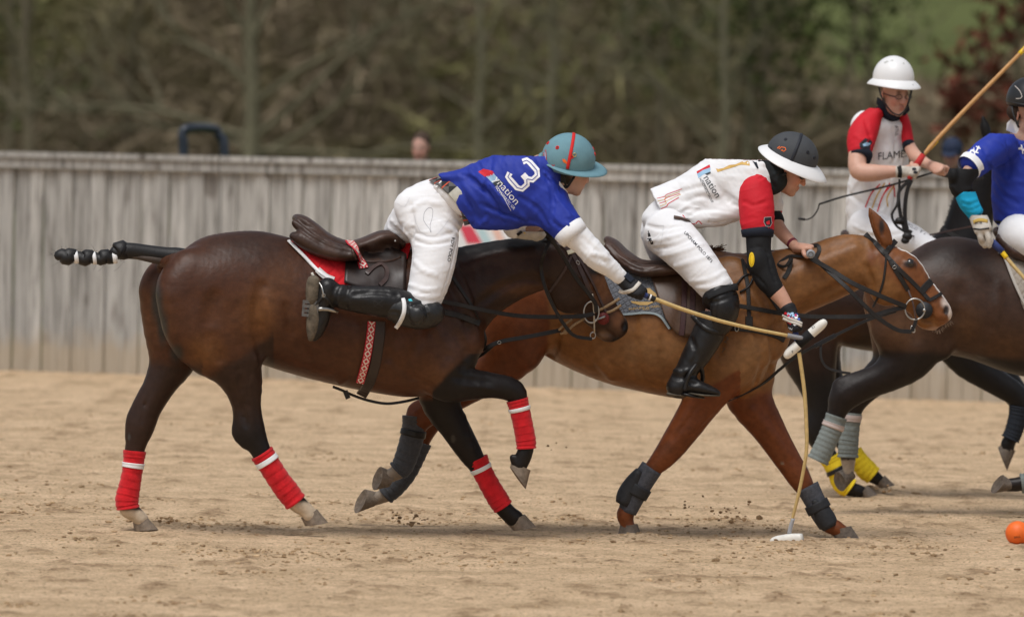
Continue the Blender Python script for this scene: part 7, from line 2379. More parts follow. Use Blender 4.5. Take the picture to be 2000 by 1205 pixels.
# ------------------------------------------------------------------ second blue rider at the right edge
def build_p4():
    base = P(1990, 980, 2.5); base.z = 0
    root = empty('person', base, 'person in blue jersey with black helmet and cyan arm sleeve at the right edge', 'polo player')
    f, u, s = frame((.62, -.76, -.12), (.02, -.1, 1))
    O = P(2008, 222, 2.42)
    G = P(1926, 468, 2.12); gax = (P(1910, 440, 2.12) - P(1938, 500, 2.12)).normalized()
    WR = P(1910, 424, 2.12)
    def body(S):
        head(S, O, f, u, s, 1.0)
        S.tube((nd((2008, 246, 2.43, 21), (2004, 262, 2.45, 24), (2000, 278, 2.47, 34))), k=.03)
        S.tube(thin(nd((2000, 290, 2.5, 46, 32), (1996, 330, 2.5, 48, 36), (1994, 400, 2.5, 46, 36), (1996, 445, 2.5, 44, 36))), k=.03)
        S.tube(thin(nd((1955, 290, 2.36, 18), (1915, 312, 2.22, 15), (1886, 345, 2.14, 16), (1886, 378, 2.12, 16), (1900, 405, 2.12, 13), (1910, 424, 2.12, 10))), k=.02)
        S.tube((nd((2050, 282, 2.6, 26), (2075, 340, 2.55, 22), (2070, 390, 2.4, 17), (2050, 420, 2.3, 12), (2040, 430, 2.28, 11))), k=.02)
        S.tube(thin(nd((1985, 455, 2.36, 34), (2060, 490, 2.15, 28), (2120, 545, 2.1, 22), (2090, 640, 2.1, 17), (2070, 720, 2.1, 13), (2110, 735, 2.1, 10))), k=.03)
        S.tube(thin(nd((2010, 455, 2.66, 34), (2070, 500, 2.9, 28), (2120, 550, 2.95, 22), (2090, 640, 2.95, 16))), k=.03)
        fist(S, G, gax, P(1926, 450, 1.95) - G, .014, WR)
    shape('body', (2.4, 1.85, .8), (3.3, 3.2, 2.42), .007, body, SKIN, root, lambda V: skin_col(V, O, f, u, s, hair=(.035, .018, .010), base=(.50, .30, .22)))
    def breeches(S):
        S.tube(nd((1995, 452, 2.5, 52, 46), (1998, 470, 2.5, 52, 46)), k=.03, cap=1.5)
        S.tube(nd((1988, 458, 2.38, 40, 40), (2055, 488, 2.2, 35, 35), (2118, 540, 2.12, 29, 30)), k=.04)
        S.tube(nd((2010, 458, 2.66, 40), (2070, 500, 2.88, 34), (2118, 548, 2.95, 28)), k=.04)
        S.noise(.004, (11, 11, 16), 73)
    shape('breeches', (2.45, 1.95, 1.15), (3.35, 3.15, 1.75), .008, breeches, WHITE, root)
    def shirt(S):
        S.tube(nd((2000, 282, 2.48, 54, 38), (1996, 322, 2.5, 57, 44), (1993, 372, 2.5, 56, 45), (1994, 425, 2.5, 54, 45)), k=.03, cap=2.2)
        S.tube(nd((1958, 284, 2.38, 34, 34), (1930, 300, 2.27, 31, 31), (1905, 318, 2.2, 27, 27), (1897, 324, 2.18, 25, 25)), k=.04, cap=2)
        S.tube(nd((2045, 284, 2.58, 34, 34), (2068, 325, 2.56, 28, 28)), k=.05)
        for pts, r, a, op in (([(1940, 350), (1960, 380), (1990, 400)], 5, 2.2, 'sub'), ([(1945, 330), (1970, 350), (1998, 356)], 5, 2, 'add'), ([(1942, 390), (1965, 415), (1995, 425)], 5, 2, 'add'), ([(1920, 290), (1932, 312), (1935, 335)], 4.5, 2, 'sub'), ([(1965, 275), (1972, 310), (1968, 345)], 5, 1.8, 'sub')):
            S.crease(pts, r, a, op)
        S.noise(.003, (9, 9, 9), 82)
        S.folds(.009, (9, 10, 26), ((.7, 0, -.7), (0, 1, 0), (.7, 0, .7)), 84)
    sh = shape('jersey', (2.3, 2.0, 1.4), (3.5, 2.95, 2.18), .007, shirt, BLUE2, root)
    mk('sleeve_band', *loft([(Vector(q[:3]), q[3], q[4]) for q in nd((1900, 320, 2.188, 28, 28), (1891, 328, 2.165, 26.5, 27))], n=22, cap=False), WSHIRT, sh)
    sb = [bvh_of(sh)]
    for cx, cy, k in ((1903, 296, 1.0), (1997, 292, 1.0)):
        print_on('crest', [stroke2([(cx - 11, cy + 5), (cx - 4, cy - 3), (cx + 2, cy + 2), (cx + 9, cy - 10)], 3.2, 2), stroke2([(cx - 8, cy - 2), (cx + 8, cy + 3)], 2.4, 1), stroke2([(cx - 2, cy - 9), (cx + 1, cy + 9)], 2.4, 1), stroke2([(cx + 3, cy - 10), (cx + 12, cy - 5)], 2, 1)], sb, PRW, sh, off=.003)
    for q in ([(1967, 236), (1975, 228), (1990, 240), (2004, 260), (2004, 272), (1985, 258), (1966, 250)], [(2010, 262), (2030, 246), (2044, 240), (2046, 252), (2024, 272)]):
        cv = [P(x, y + 5, 2.40 + (.06 if x < 1970 else .0)) for x, y in q]
        cv2 = [v + Vector((0, .022, 0)) for v in cv]
        n = len(cv)
        mk('collar', cv + cv2, [tuple(range(n)), tuple(range(n, 2 * n))[::-1]] + [(i, n + i, n + (i + 1) % n, (i + 1) % n) for i in range(n)], WSHIRT, sh, smooth=False)
    def pad(S):
        S.tube(nd((1903, 315, 2.19, 24, 25), (1893, 326, 2.165, 25, 26), (1880, 343, 2.14, 25, 25), (1876, 362, 2.13, 23, 23), (1882, 376, 2.12, 20, 20)), k=.02, cap=2)
        S.ell(P(1862, 342, 2.10), (Vector((1, 0, 0)), Vector((0, 1, 0)), Vector((0, 0, 1))), (.032, .05, .05), .015)
        S.tube(nd((1862, 365, 2.1, 6, 10), (1868, 374, 2.1, 6, 10)), k=.01)
    shape('elbow_pad', (2.2, 1.95, 1.55), (2.75, 2.35, 1.98), .0055, pad, BSLEEVE, root)
    def cy(S):
        S.tube(nd((1884, 376, 2.12, 20.5, 20), (1892, 396, 2.12, 20, 19), (1902, 412, 2.12, 17, 16), (1906, 418, 2.12, 16.5, 16)), k=.02, cap=2)
        for pts in ([(1880, 390), (1892, 394), (1906, 390)], [(1884, 402), (1896, 406), (1910, 400)], [(1890, 412), (1900, 414), (1914, 408)]):
            S.crease(pts, 3.5, 1.6, 'add')
    shape('arm_sleeve', (2.4, 1.95, 1.5), (2.75, 2.3, 1.85), .005, cy, CYAN, root)
    def gl(S):
        fist(S, G, gax, P(1926, 450, 1.95) - G, .014, WR, infl=.004)
        S.tube(nd((1906, 416, 2.12, 16, 16), (1914, 432, 2.10, 18, 15), (1920, 448, 2.07, 18, 12)), k=.015, cap=1.6)
        S.tube(nd((1926, 452, 2.06, 6), (1931, 466, 2.05, 6), (1932, 480, 2.06, 5.5)), k=.006)
        S.tube(nd((1914, 454, 2.06, 6), (1916, 466, 2.06, 6), (1920, 472, 2.08, 5.5)), k=.006)
    g = shape('right_glove', (2.55, 1.85, 1.35), (2.85, 2.35, 1.72), .0042, gl, GLW, root)
    gb = [bvh_of(g)]
    v, fc, uv = strap(gb, [(1901, 434), (1914, 430), (1929, 432)], 8, .002, .001); mk('ochre_panel', v, fc, M('ochre_panel', (.50, .33, .07), .7), g)
    v, fc, uv = strap(gb, [(1901, 447), (1915, 448), (1932, 446)], 3, .002, .001); mk('black_trim', v, fc, BLK, g)
    print_on('lettering', [glyphs('BOB', (1904, 438), -3, 5)], gb, PRB, g, off=.004)
    print_on('glove_mark', [poly2([(1909, 420), (1913, 417), (1918, 420), (1913, 424)])], gb, PRY, g, off=.003)
    C = P(2010, 196, 2.43)
    hl = helmet(root, C, *frame((.55, -.8, -.1), (.02, -.05, 1)), .140, .132, .124, BHEL, (.03, .004, .004), BHEL, drop=.3, low=-.25)
    hb = [bvh_of(hl)]
    print_on('pale_trim', [stroke2([(1982, 168), (1992, 178), (1996, 190), (1990, 193), (1984, 193)], 1.6, 2)], hb, M('silver_trim', (.5, .46, .42), .4), hl, off=.003)
    mk('hair', *join([ball(O - f * .03 + u * .01 + s * g_ * .072, (.05, .03, .05), None, 12, 8) for g_ in (1,)]), M('brown_hair', (.035, .018, .010), .7, bump=((150, .5),)), root)
    mk('chin_strap', *pipe([(1976, 208, 2.33), (1980, 226, 2.30), (1990, 250, 2.28)], .006, 6), BLK, hl)
    v, fc, uv = strap([bvh_of(sh)], [(1945, 433), (1970, 436), (2000, 431)], 7, .004, .006)
    mk('belt', v, fc, BLK, root)
    return root

P4R = build_p4()

# ------------------------------------------------------------------ people behind the fence
def bystander(px, py, Y, label, jm, hair, cap=None):
    O = P(px, py, Y)
    base = O.copy(); base.z = 0
    root = empty('person', base, label, 'onlooker', 'people watching from behind the fence')
    f, u, s = frame((-.25, -.95, -.12), (0, 0, 1))
    def body(S):
        head(S, O, f, u, s)
        S.tube([(*(O - u * .06 - f * .02), .058, .058), (*(O - u * .16 - f * .04), .06, .06)], k=.03)
        S.tube([(*(O - u * .25 - f * .04), .11, .15), (*(O - u * .5 - f * .04), .1, .15), (*(O - u * .78 - f * .04), .1, .14)], k=.05, L=tuple(s))
        for g in (-1, 1):
            S.tube([(*(O - u * .24 + s * g * .19), .05, .05), (*(O - u * .52 + s * g * .24), .042, .042), (*(O - u * .74 + s * g * .2 + f * .1), .032, .032), (*(O - u * .80 + s * g * .19 + f * .14), .04, .025)], k=.03)
            S.tube([(*(O - u * .8 + s * g * .09 - f * .04), .09, .09), (*(O - u * 1.15 + s * g * .1), .06, .06), (O.x + s.x * g * .1, O.y + s.y * g * .1, .06, .045, .045), (O.x + s.x * g * .1 + f.x * .15, O.y + s.y * g * .1 + f.y * .15, .03, .03, .03)], k=.03)
    lo = (O.x - .4, O.y - .4, -.02); hi = (O.x + .4, O.y + .4, O.z + .2)
    shape('body', lo, hi, .012, body, SKIN, root, lambda V: skin_col(V, O, f, u, s, hair=hair, base=(.56, .32, .25), ruddy=.8))
    def coat(S):
        S.tube([(*(O - u * .135 - f * .03), .075, .085), (*(O - u * .19 - f * .04), .09, .12), (*(O - u * .27 - f * .04), .14, .2), (*(O - u * .5 - f * .04), .13, .18), (*(O - u * .85 - f * .04), .14, .18)], k=.05, L=tuple(s))
        for g in (-1, 1):
            S.tube([(*(O - u * .25 + s * g * .19), .07, .07), (*(O - u * .52 + s * g * .24), .06, .06), (*(O - u * .74 + s * g * .2 + f * .1), .05, .05)], k=.04)
    shape('jacket', (O.x - .45, O.y - .45, O.z - 1.05), (O.x + .45, O.y + .45, O.z + .05), .014, coat, jm, root)
    for g in (-1, 1):
        q = O + s * g * .1
        mk('trouser_leg', *loft([(Vector((q.x, q.y, O.z - .85)), .095, .1), (Vector((q.x, q.y, .45)), .08, .08), (Vector((q.x, q.y, .08)), .075, .075)], n=12, sub=2), NAVY, root)
    if cap:
        C = O + u * .055
        V, F = ball(C, (.108, .092, .10), (f, s, u), 18, 10)
        c = mk('cap', [v for v in V], F, cap, root)
        mk('cap_peak', *loft([(C + f * .07 - u * .02, .012, .075), (C + f * .14 - u * .035, .010, .065), (C + f * .175 - u * .05, .004, .03)], n=14, L=tuple(s)), cap, c)
    else:
        V, F = ball(O + u * .066 - f * .022, (.098, .083, .086), (f, s, u), 18, 10)
        mk('hair', V, F, M('short_hair', hair, .8, bump=((200, .5),)), root)

bystander(822, 291, 25.2, 'short haired person in a black jacket watching over the fence', M('black_jacket', (.015, .015, .017), .8), (.06, .035, .022))
bystander(1860, 303, 23.2, 'person in a dark navy cap watching over the fence', M('dark_green_jacket', (.05, .06, .05), .8), (.05, .035, .022), M('navy_cap', (.016, .026, .058), .8))

# ================================================================== saddlery
WEB = M('patterned_webbing', (.5, .04, .05), .8, .2)
def _web():
    nt = WEB.node_tree
    uv = nt.nodes.new('ShaderNodeUVMap'); sp = nt.nodes.new('ShaderNodeSeparateXYZ')
    nt.links.new(uv.outputs[0], sp.inputs[0])
    def mth(op, a, b=None):
        n = nt.nodes.new('ShaderNodeMath'); n.operation = op
        for i, x in enumerate((a, b)):
            if x is None: continue
            if isinstance(x, (int, float)): n.inputs[i].default_value = x
            else: nt.links.new(x, n.inputs[i])
        return n.outputs[0]
    u = mth('PINGPONG', sp.outputs[0], .5)
    v = mth('ABSOLUTE', mth('SUBTRACT', sp.outputs[1], .5))
    d = mth('ADD', u, v)
    fr = mth('FRACT', mth('MULTIPLY', d, 2.0))
    on = mth('GREATER_THAN', fr, .5)
    edge = mth('LESS_THAN', v, .40)
    on = mth('MULTIPLY', on, edge)
    mx = nt.nodes.new('ShaderNodeMix'); mx.data_type = 'RGBA'
    nt.links.new(on, mx.inputs[0]); mx.inputs[6].default_value = (.50, .03, .045, 1); mx.inputs[7].default_value = (.68, .60, .53, 1)
    nt.links.new(mx.outputs[2], nt.nodes['Principled BSDF'].inputs['Base Color'])
_web()

def quilt(name, rgb, scale, rot=45, hexa=False):
    mt = M(name, rgb, .85, .2, var=(20, .1))
    nt = mt.node_tree
    uv = nt.nodes.new('ShaderNodeUVMap'); mp = nt.nodes.new('ShaderNodeMapping')
    mp.inputs['Rotation'].default_value[2] = math.radians(rot); mp.inputs['Scale'].default_value = (scale, scale, scale)
    nt.links.new(uv.outputs[0], mp.inputs[0])
    if hexa:
        t = nt.nodes.new('ShaderNodeTexVoronoi'); t.feature = 'DISTANCE_TO_EDGE'; t.inputs['Scale'].default_value = 1; t.inputs['Randomness'].default_value = .25
        nt.links.new(mp.outputs[0], t.inputs['Vector'])
        h = t.outputs['Distance']
    else:
        sp = nt.nodes.new('ShaderNodeSeparateXYZ'); nt.links.new(mp.outputs[0], sp.inputs[0])
        o = []
        for i in (0, 1):
            n = nt.nodes.new('ShaderNodeMath'); n.operation = 'PINGPONG'; n.inputs[1].default_value = .5
            nt.links.new(sp.outputs[i], n.inputs[0]); o.append(n.outputs[0])
        mn = nt.nodes.new('ShaderNodeMath'); mn.operation = 'MINIMUM'
        nt.links.new(o[0], mn.inputs[0]); nt.links.new(o[1], mn.inputs[1]); h = mn.outputs[0]
    rp = ramp2(nt, (0, 0, 0), (1, 1, 1), 0, .22)
    nt.links.new(h, rp.inputs[0])
    bp = nt.nodes.new('ShaderNodeBump'); bp.inputs['Strength'].default_value = .8; bp.inputs['Distance'].default_value = .006
    nt.links.new(rp.outputs[0], bp.inputs['Height']); nt.links.new(bp.outputs[0], nt.nodes['Principled BSDF'].inputs['Normal'])
    return mt

def add_strap(name, bv, pts, w, mat, parent, t=.004, off=.002, sub=6):
    v, f_, uv = strap(bv, pts, w, t, off, sub)
    return mk(name, v, f_, mat, parent, uv=uv, smooth=False)

def add_free(name, pts, w, mat, parent, t=.004, nrm=None):
    v, f_, uv = fstrap(pts, w, t, 6, nrm)
    return mk(name, v, f_, mat, parent, uv=uv, smooth=False)

def saddle_solid(nm, lo, hi, fn, mat, root):
    S = Solid(lo, hi, .0058)
    fn(S)
    S.noise(.0015, (20, 20, 20), 5)
    V, F = S.mesh()
    return mk(nm, V, F, mat, root)

def build_tack1():
    R = H1
    c = R.p(690, 500, 0)
    pad = empty('saddle_pad', c, 'red quilted saddle pad with white piping on the dark bay horse', 'saddle pad')
    bv = [H1V]
    V, F, UV, ring = patch([(564, 470), (590, 474), (640, 486), (700, 488), (760, 480), (806, 466)], [(564, 473), (592, 499), (620, 528), (655, 557), (720, 560), (796, 505)], bv, 30, 12, .005, .008)
    p_ = mk('quilted_cloth', V, F, quilt('red_quilt', (.56, .016, .022), 4.2), pad, uv=UV)
    pb = [H1V, bvh_of(p_)]
    add_strap('piping', pb, [(563, 470), (592, 499), (620, 528), (644, 545), (657, 556)], 7, WTAPE, pad, .006, .003)
    add_strap('corner_patch', pb, [(620, 526), (636, 540), (652, 547)], 15, M('white_felt', (.62, .6, .58), .9, bump=((200, .3),)), pad, .003, .001)
    c2 = R.p(690, 480, 0)
    sd = empty('saddle', c2, 'worn dark brown polo saddle on the red pad', 'saddle', 'polo saddles')
    def seat(S):
        S.tube(R.N([(581, 427, 0, 9, 42), (592, 434, 0, 13, 54), (612, 448, 0, 13, 60), (640, 468, 0, 12, 58), (680, 481, 0, 11, 52), (715, 474, 0, 12, 48), (742, 464, 0, 13, 46), (765, 463, 0, 13, 42), (780, 476, 0, 12, 40)]), k=.02, L=R.L)
        S.tube(R.N([(575, 462, -.13, 9, 14), (596, 470, -.15, 17, 22), (625, 486, -.17, 17, 24), (655, 496, -.19, 14, 22), (690, 500, -.2, 10, 20)]), k=.02, L=R.L)
        S.tube(R.N([(575, 462, .13, 9, 14), (596, 470, .15, 17, 22), (625, 486, .17, 17, 24), (655, 496, .19, 14, 22)]), k=.02, L=R.L)
        S.tube(R.N([(580, 440, -.08, 8, 20), (610, 462, -.15, 11, 20), (650, 482, -.19, 9, 18), (690, 490, -.2, 7, 16)]), k=.02, L=R.L)
        S.crease([(578, 438), (600, 458), (640, 480), (680, 492)], 3, 2.2, 'sub')
        S.crease([(585, 432), (612, 455), (650, 476), (682, 486)], 2.4, 1.6, 'sub')
    st = saddle_solid('seat', (-1.25, -1.15, 1.15), (-.45, 0, 1.75), seat, BRN, sd)
    sbv = pb + [bvh_of(st)]
    V, F, UV, _ = patch([(676, 492), (700, 488), (740, 482), (770, 484), (794, 496)], [(672, 552), (700, 562), (735, 572), (765, 576), (792, 576)], pb, 20, 10, .010, .010)
    fl = mk('flap', V, F, BRND, sd)
    V, F, UV, _ = patch([(684, 474), (705, 468), (735, 458), (762, 456), (779, 466)], [(690, 506), (720, 513), (745, 513), (766, 511), (784, 503)], sbv, 20, 10, .012, .010)
    sk = mk('skirt', V, F, BRN, sd)
    fb = sbv + [bvh_of(fl, sk)]
    add_strap('surcingle', fb, [(683, 471), (694, 486), (704, 506), (711, 524)], 19, WEB, sd, .005, .003)
    add_strap('stirrup_leather', fb, [(716, 535), (730, 522), (745, 516), (755, 526), (754, 544), (742, 557)], 9, BRNS, sd, .006, .003)
    mk('stud', *ball(P(772, 471, R.Y(772, -.22)), .006), STEEL, sd)
    add_strap('girth', fb, [(742, 628), (741, 655), (734, 705), (722, 745), (706, 772)], 22, BRND, sd, .006, .003)
    add_strap('pattern_girth', fb, [(726, 628), (724, 650), (716, 700), (703, 748)], 16, WEB, sd, .005, .010)
    # stirrup: slotted tread plate against the boot sole, arm
    si = mk('stirrup_iron', *join([loft([(P(622, 604, -1.02), .010, .006), (P(640, 604, -1.0), .010, .006), (P(660, 610, -.97), .007, .005)], n=10, sub=2)]), STEEL, sd)
    pl = [box(P(607, 604, -.955), .0075, .055, .005, (Vector((.3, 0, 1)).normalized(), Vector((0, 1, 0)), Vector((1, 0, -.3)).normalized()))]
    tv = []
    ax = (Vector((1, 0, -.06)).normalized(), Vector((0, 1, 0)), Vector((.06, 0, 1)).normalized())
    cc = P(606, 603, -1.0)
    for dz in (-.034, -.012, .012, .034):
        tv.append(box(cc + ax[2] * dz, .040, .010, .0082, ax))
    for dx in (-.036, .036):
        tv.append(box(cc + ax[0] * dx, .006, .0105, .041, ax))
    mk('tread_plate', *join(tv), IRON, si, smooth=False)
    # breastplate and martingale
    bp = empty('breastplate', R.p(900, 620, -.2), 'black breastplate and martingale straps on the chest of the dark bay horse', 'breastplate', 'breastplates')
    add_strap('shoulder_strap', bv, [(876, 530), (902, 568), (925, 604), (938, 630)], 7.5, STRAP, bp, .004, .003)
    add_strap('chest_strap', bv, [(846, 604), (872, 611), (900, 618), (936, 632)], 12, STRAP, bp, .005, .003)
    Yc = R.Y(945, -.12)
    add_free('ring_strap', [(936, 628, Yc), (943, 645, Yc), (948, 664, Yc), (944, 680, Yc + .05)], 7, STRAP, bp)
    add_free('martingale', [(938, 684, Yc + .1), (950, 679, Yc + .05), (979, 667, Yc + .05), (1035, 657, Yc + .06), (1070, 650, Yc + .08), (1094, 645, Yc + .1)], 8.5, STRAP, bp)
    add_free('martingale', [(926, 702, Yc + .12), (945, 690, Yc + .08), (962, 676, Yc + .06)], 6, STRAP, bp)
    mk('buckle', *torus(P(975, 669, Yc + .045), Vector((1, 0, 0)), Vector((0, 0, 1)), .009, .008, .002, 14, 6), STEEL, bp)
    add_free('belly_strap', [(650, 755, R.Y(650, -.2)), (668, 762, R.Y(668, -.16)), (690, 772, R.Y(690, -.1)), (720, 782, R.Y(720, -.06)), (755, 788, R.Y(755, -.06)), (790, 784, R.Y(790, -.06)), (818, 777, R.Y(818, -.04))], 5.5, STRAP, bp)
    add_free('keeper', [(674, 763, R.Y(674, -.14)), (680, 778, R.Y(680, -.14))], 10, BLK, bp, .012)
    # bridle
    b = empty('bridle', R.p(1130, 560, -.1), 'brown bridle with rope noseband, red bit guard and black reins on the dark bay horse', 'bridle', 'bridles')
    add_strap('cheekpiece', bv, [(1114, 488), (1124, 506), (1136, 532), (1147, 558), (1157, 582)], 9, BRNS, b)
    add_strap('noseband_strap', bv, [(1122, 488), (1142, 524), (1162, 562), (1174, 590), (1183, 609)], 5.5, BRNS, b, .004, .004)
    add_strap('throat_latch', bv, [(1116, 500), (1104, 526), (1088, 550), (1074, 570)], 5, BRNS, b)
    add_strap('headpiece', bv, [(1086, 472), (1100, 480), (1116, 494)], 9, BRNS, b)
    add_strap('browband', bv, [(1108, 494), (1120, 490), (1132, 486)], 9, M('cream_browband', (.60, .56, .42), .6), b, .006, .006)
    mk('buckle', *torus(P(1129, 513, R.Y(1129, -.118)), Vector((.7, 0, .5)).normalized(), Vector((-.5, 0, .7)).normalized(), .008, .011, .002, 14, 6), STEEL, b)
    for q in ([(1162, 609), (1178, 602), (1196, 592), (1210, 583)], [(1184, 611), (1198, 606), (1213, 596)]):
        pts, nr = drape(bv, q, sub=6, off=.004)
        mk('rope_noseband', *wpipe([tuple(p) for p in pts], .0075, 8, 1), ROPE, b)
    Yr = R.Y(1155, -.13)
    mk('bit_guard', *loft([(P(1178, 622, R.Y(1178, -.072)), .034, .034), (P(1178, 622, R.Y(1178, -.072)) + Vector((0, -.014, 0)), .032, .032)], n=22, L=(1, 0, 0)), M('red_rubber', (.13, .012, .010), .6), b)
    mk('bit_ring', *torus(P(1155, 610, Yr), Vector((1, 0, 0)), Vector((0, 0, 1)), .040, .056, .0045, 32, 8), STEEL, b)
    mk('bit_shank', *pipe([(1157, 574, Yr), (1160, 612, Yr), (1161, 650, Yr)], .005, 8), M('aged_steel', (.42, .36, .28), .4, metal=.8), b)
    mk('bit_bar', *pipe([(1162, 626, Yr), (1172, 622, Yr + .03), (1182, 618, Yr + .05)], .006, 8), STEEL, b)
    mk('curb_ring', *torus(P(1158, 655, Yr), Vector((1, 0, 0)), Vector((0, 0, 1)), .014, .017, .003, 16, 6), STEEL, b)
    add_free('rein', [(1062, 443, -.56), (1079, 470, -.58), (1101, 502, Yr - .06), (1126, 544, Yr - .04), (1150, 574, Yr - .02), (1163, 594, Yr - .01), (1164, 610, Yr)], 8, STRAP, b)
    add_free('curb_rein', [(1074, 470, -.56), (1062, 498, -.58), (1057, 524, Yr - .05), (1064, 559, Yr - .06), (1081, 599, Yr - .05), (1104, 637, Yr - .04), (1123, 656, Yr - .02), (1156, 662, Yr)], 7, STRAP, b)
    add_free('side_rein', [(864, 589, R.Y(864, -.3)), (900, 596, R.Y(900, -.27)), (940, 605, R.Y(940, -.24)), (1014, 617, Yr - .06), (1089, 619, Yr - .04), (1139, 617, Yr - .015), (1161, 612, Yr)], 8.5, STRAP, b)
    for q in ([(1091, 645, Yr), (1103, 634, Yr), (1117, 624, Yr + .03)], [(1094, 652, Yr), (1106, 648, Yr), (1122, 634, Yr), (1142, 622, Yr + .02)]):
        mk('rope', *pipe(q, .0065, 8), ROPE, b)
    mk('rope_knot', *ball(P(1105, 648, Yr), .014), ROPE, b)

build_tack1()

def build_tack2():
    R = H2
    bv = [H2V]
    pad = empty('saddle_pad', R.p(1260, 550, 0), 'grey quilted saddle pad with a gold crest on the chestnut horse', 'saddle pad')
    V, F, UV, ring = patch([(1176, 528), (1215, 528), (1260, 532), (1300, 534), (1340, 530)], [(1180, 617), (1220, 617), (1262, 614), (1290, 620), (1310, 645)], bv, 26, 12, .005, .008)
    p_ = mk('quilted_cloth', V, F, quilt('grey_quilt', (.125, .130, .145), 11, 30, True), pad, uv=UV)
    pb = [H2V, bvh_of(p_)]
    add_strap('binding', pb, [(1180, 614), (1220, 614), (1262, 611), (1288, 617), (1308, 642)], 5, M('pale_grey_binding', (.26, .31, .33), .8), pad, .004, .002)
    gold = M('gold_embroidery', (.44, .28, .09), .6, .4)
    z = lambda x, y: (1160 + x / 3.347, 440 + y / 3.347)
    print_on('gold_crest', [poly2([z(*q) for q in ((345, 412), (365, 410), (380, 425), (375, 445), (405, 445), (412, 465), (390, 470), (372, 462), (352, 466), (325, 445), (335, 430))]), poly2([z(*q) for q in ((240, 495), (300, 500), (330, 520), (372, 500), (410, 470), (420, 490), (350, 522), (300, 522), (250, 508))])], pb[1:], gold, pad, off=.002)
    print_on('lettering', [glyphs('PARFUMS de MARLY', z(228, 556), -6, 4.3, 1.2), glyphs('PARIS', z(320, 556), -6, 3.0, 1.2)], pb[1:], gold, pad, off=.002)
    sd = empty('saddle', R.p(1270, 530, 0), 'brown polo saddle under the number 1 rider on the grey pad', 'saddle', 'polo saddles')
    def seat(S):
        S.tube(R.N([(1187, 469, 0, 8, 40), (1200, 480, 0, 12, 54), (1220, 500, 0, 13, 60), (1250, 518, 0, 12, 60), (1290, 520, 0, 12, 54), (1330, 512, 0, 12, 48), (1360, 505, 0, 13, 42), (1378, 510, 0, 12, 38)]), k=.02, L=R.L)
        for g in (-1, 1):
            S.tube(R.N([(1192, 486, .10 * g, 9, 22), (1216, 508, .15 * g, 11, 22), (1250, 528, .19 * g, 12, 22), (1290, 528, .21 * g, 12, 22), (1330, 526, .2 * g, 10, 18)]), k=.02, L=R.L)
        S.crease([(1190, 482), (1214, 508), (1250, 526), (1286, 520)], 3, 2.2, 'sub')
        S.crease([(1196, 478), (1222, 502), (1256, 515), (1286, 511)], 2.4, 1.4, 'sub')
    st = saddle_solid('seat', (.45, -.45, 1.15), (1.12, .5, 1.68), seat, BRN, sd)
    V, F, UV, _ = patch([(1268, 532), (1290, 526), (1320, 524), (1350, 522), (1385, 520)], [(1300, 622), (1315, 645), (1328, 656), (1360, 660), (1400, 640)], pb, 20, 14, .012, .010)
    fl = mk('flap', V, F, M('brown_saddle_flap', (.075, .038, .020), .42, .45, var=(7, .4), bump=((120, .1),)), sd)
    fb = pb + [bvh_of(fl)]
    wine = M('wine_leather', (.050, .018, .018), .5, .4, var=(30, .3))
    add_strap('stirrup_leather', fb, [(1337, 548), (1336, 590), (1334, 630), (1331, 655)], 11, wine, sd)
    add_strap('girth_strap', fb, [(1354, 566), (1353, 590), (1352, 612)], 11, wine, sd)
    # stirrup
    Y = -.44
    mk('stirrup_iron', *join([loft([(P(x, y, Yq), .012, .016) for x, y, Yq in q], n=8, sub=3) for q in (((1362, 708, Y + .04), (1348, 728, Y), (1340, 748, Y), (1337, 764, Y)), ((1362, 708, Y + .04), (1370, 720, Y + .06), (1372, 740, Y + .10), (1366, 760, Y + .12)))] + [loft([(P(1334, 769, Y), .008, .03), (P(1350, 773, Y + .03), .008, .03), (P(1370, 776, Y + .08), .007, .03)], n=8)]), BLK, sd)
    bp = empty('breastplate', R.p(1460, 580, -.2), 'black breastplate and martingale straps on the chest of the chestnut horse', 'breastplate', 'breastplates')
    add_strap('neck_strap', bv, [(1450, 507), (1456, 535), (1461, 565), (1463, 622)], 8, STRAP, bp)
    add_strap('shoulder_strap', bv, [(1448, 506), (1478, 547), (1502, 578), (1526, 612)], 7, STRAP, bp)
    add_strap('chest_strap', bv, [(1400, 640), (1439, 641), (1481, 646), (1515, 655), (1532, 664)], 12, STRAP, bp, .005, .003)
    add_strap('keeper', bv, [(1463, 618), (1463, 642)], 15, STRAP, bp, .005, .006)
    mk('buckle', *torus(P(1439, 641, R.Y(1439, -.29)), Vector((1, 0, 0)), Vector((0, 0, 1)), .010, .017, .003, 14, 6), STEEL, bp)
    add_strap('belly_strap', bv, [(1522, 722), (1500, 742), (1475, 758), (1448, 772), (1424, 782)], 6, STRAP, bp)
    Yc = R.Y(1560, -.06)
    add_free('martingale', [(1520, 724, Yc), (1550, 700, Yc - .02), (1585, 679, Yc - .04), (1603, 671, Yc - .04), (1630, 656, Yc - .04), (1693, 626, Yc - .03), (1750, 608, Yc - .02)], 6, STRAP, bp)
    add_free('loose_end', [(1603, 673, Yc - .05), (1604, 700, Yc - .06), (1616, 718, Yc - .06), (1640, 726, Yc - .06), (1661, 729, Yc - .06)], 5, STRAP, bp)
    add_free('keeper', [(1592, 676, Yc - .05), (1632, 655, Yc - .05)], 9, BLK, bp, .008)
    for q in ([(1439, 556), (1452, 540), (1470, 534)], [(1445, 571), (1462, 560), (1472, 541)]):
        pts, nr = drape(bv, q, sub=6, off=.006)
        mk('cord_loop', *wpipe([tuple(p) for p in pts], .006, 8, 1), BLK, bp)
    b = empty('bridle', R.p(1760, 540, -.1), 'black bridle with a large bit ring and long reins on the chestnut horse', 'bridle', 'bridles')
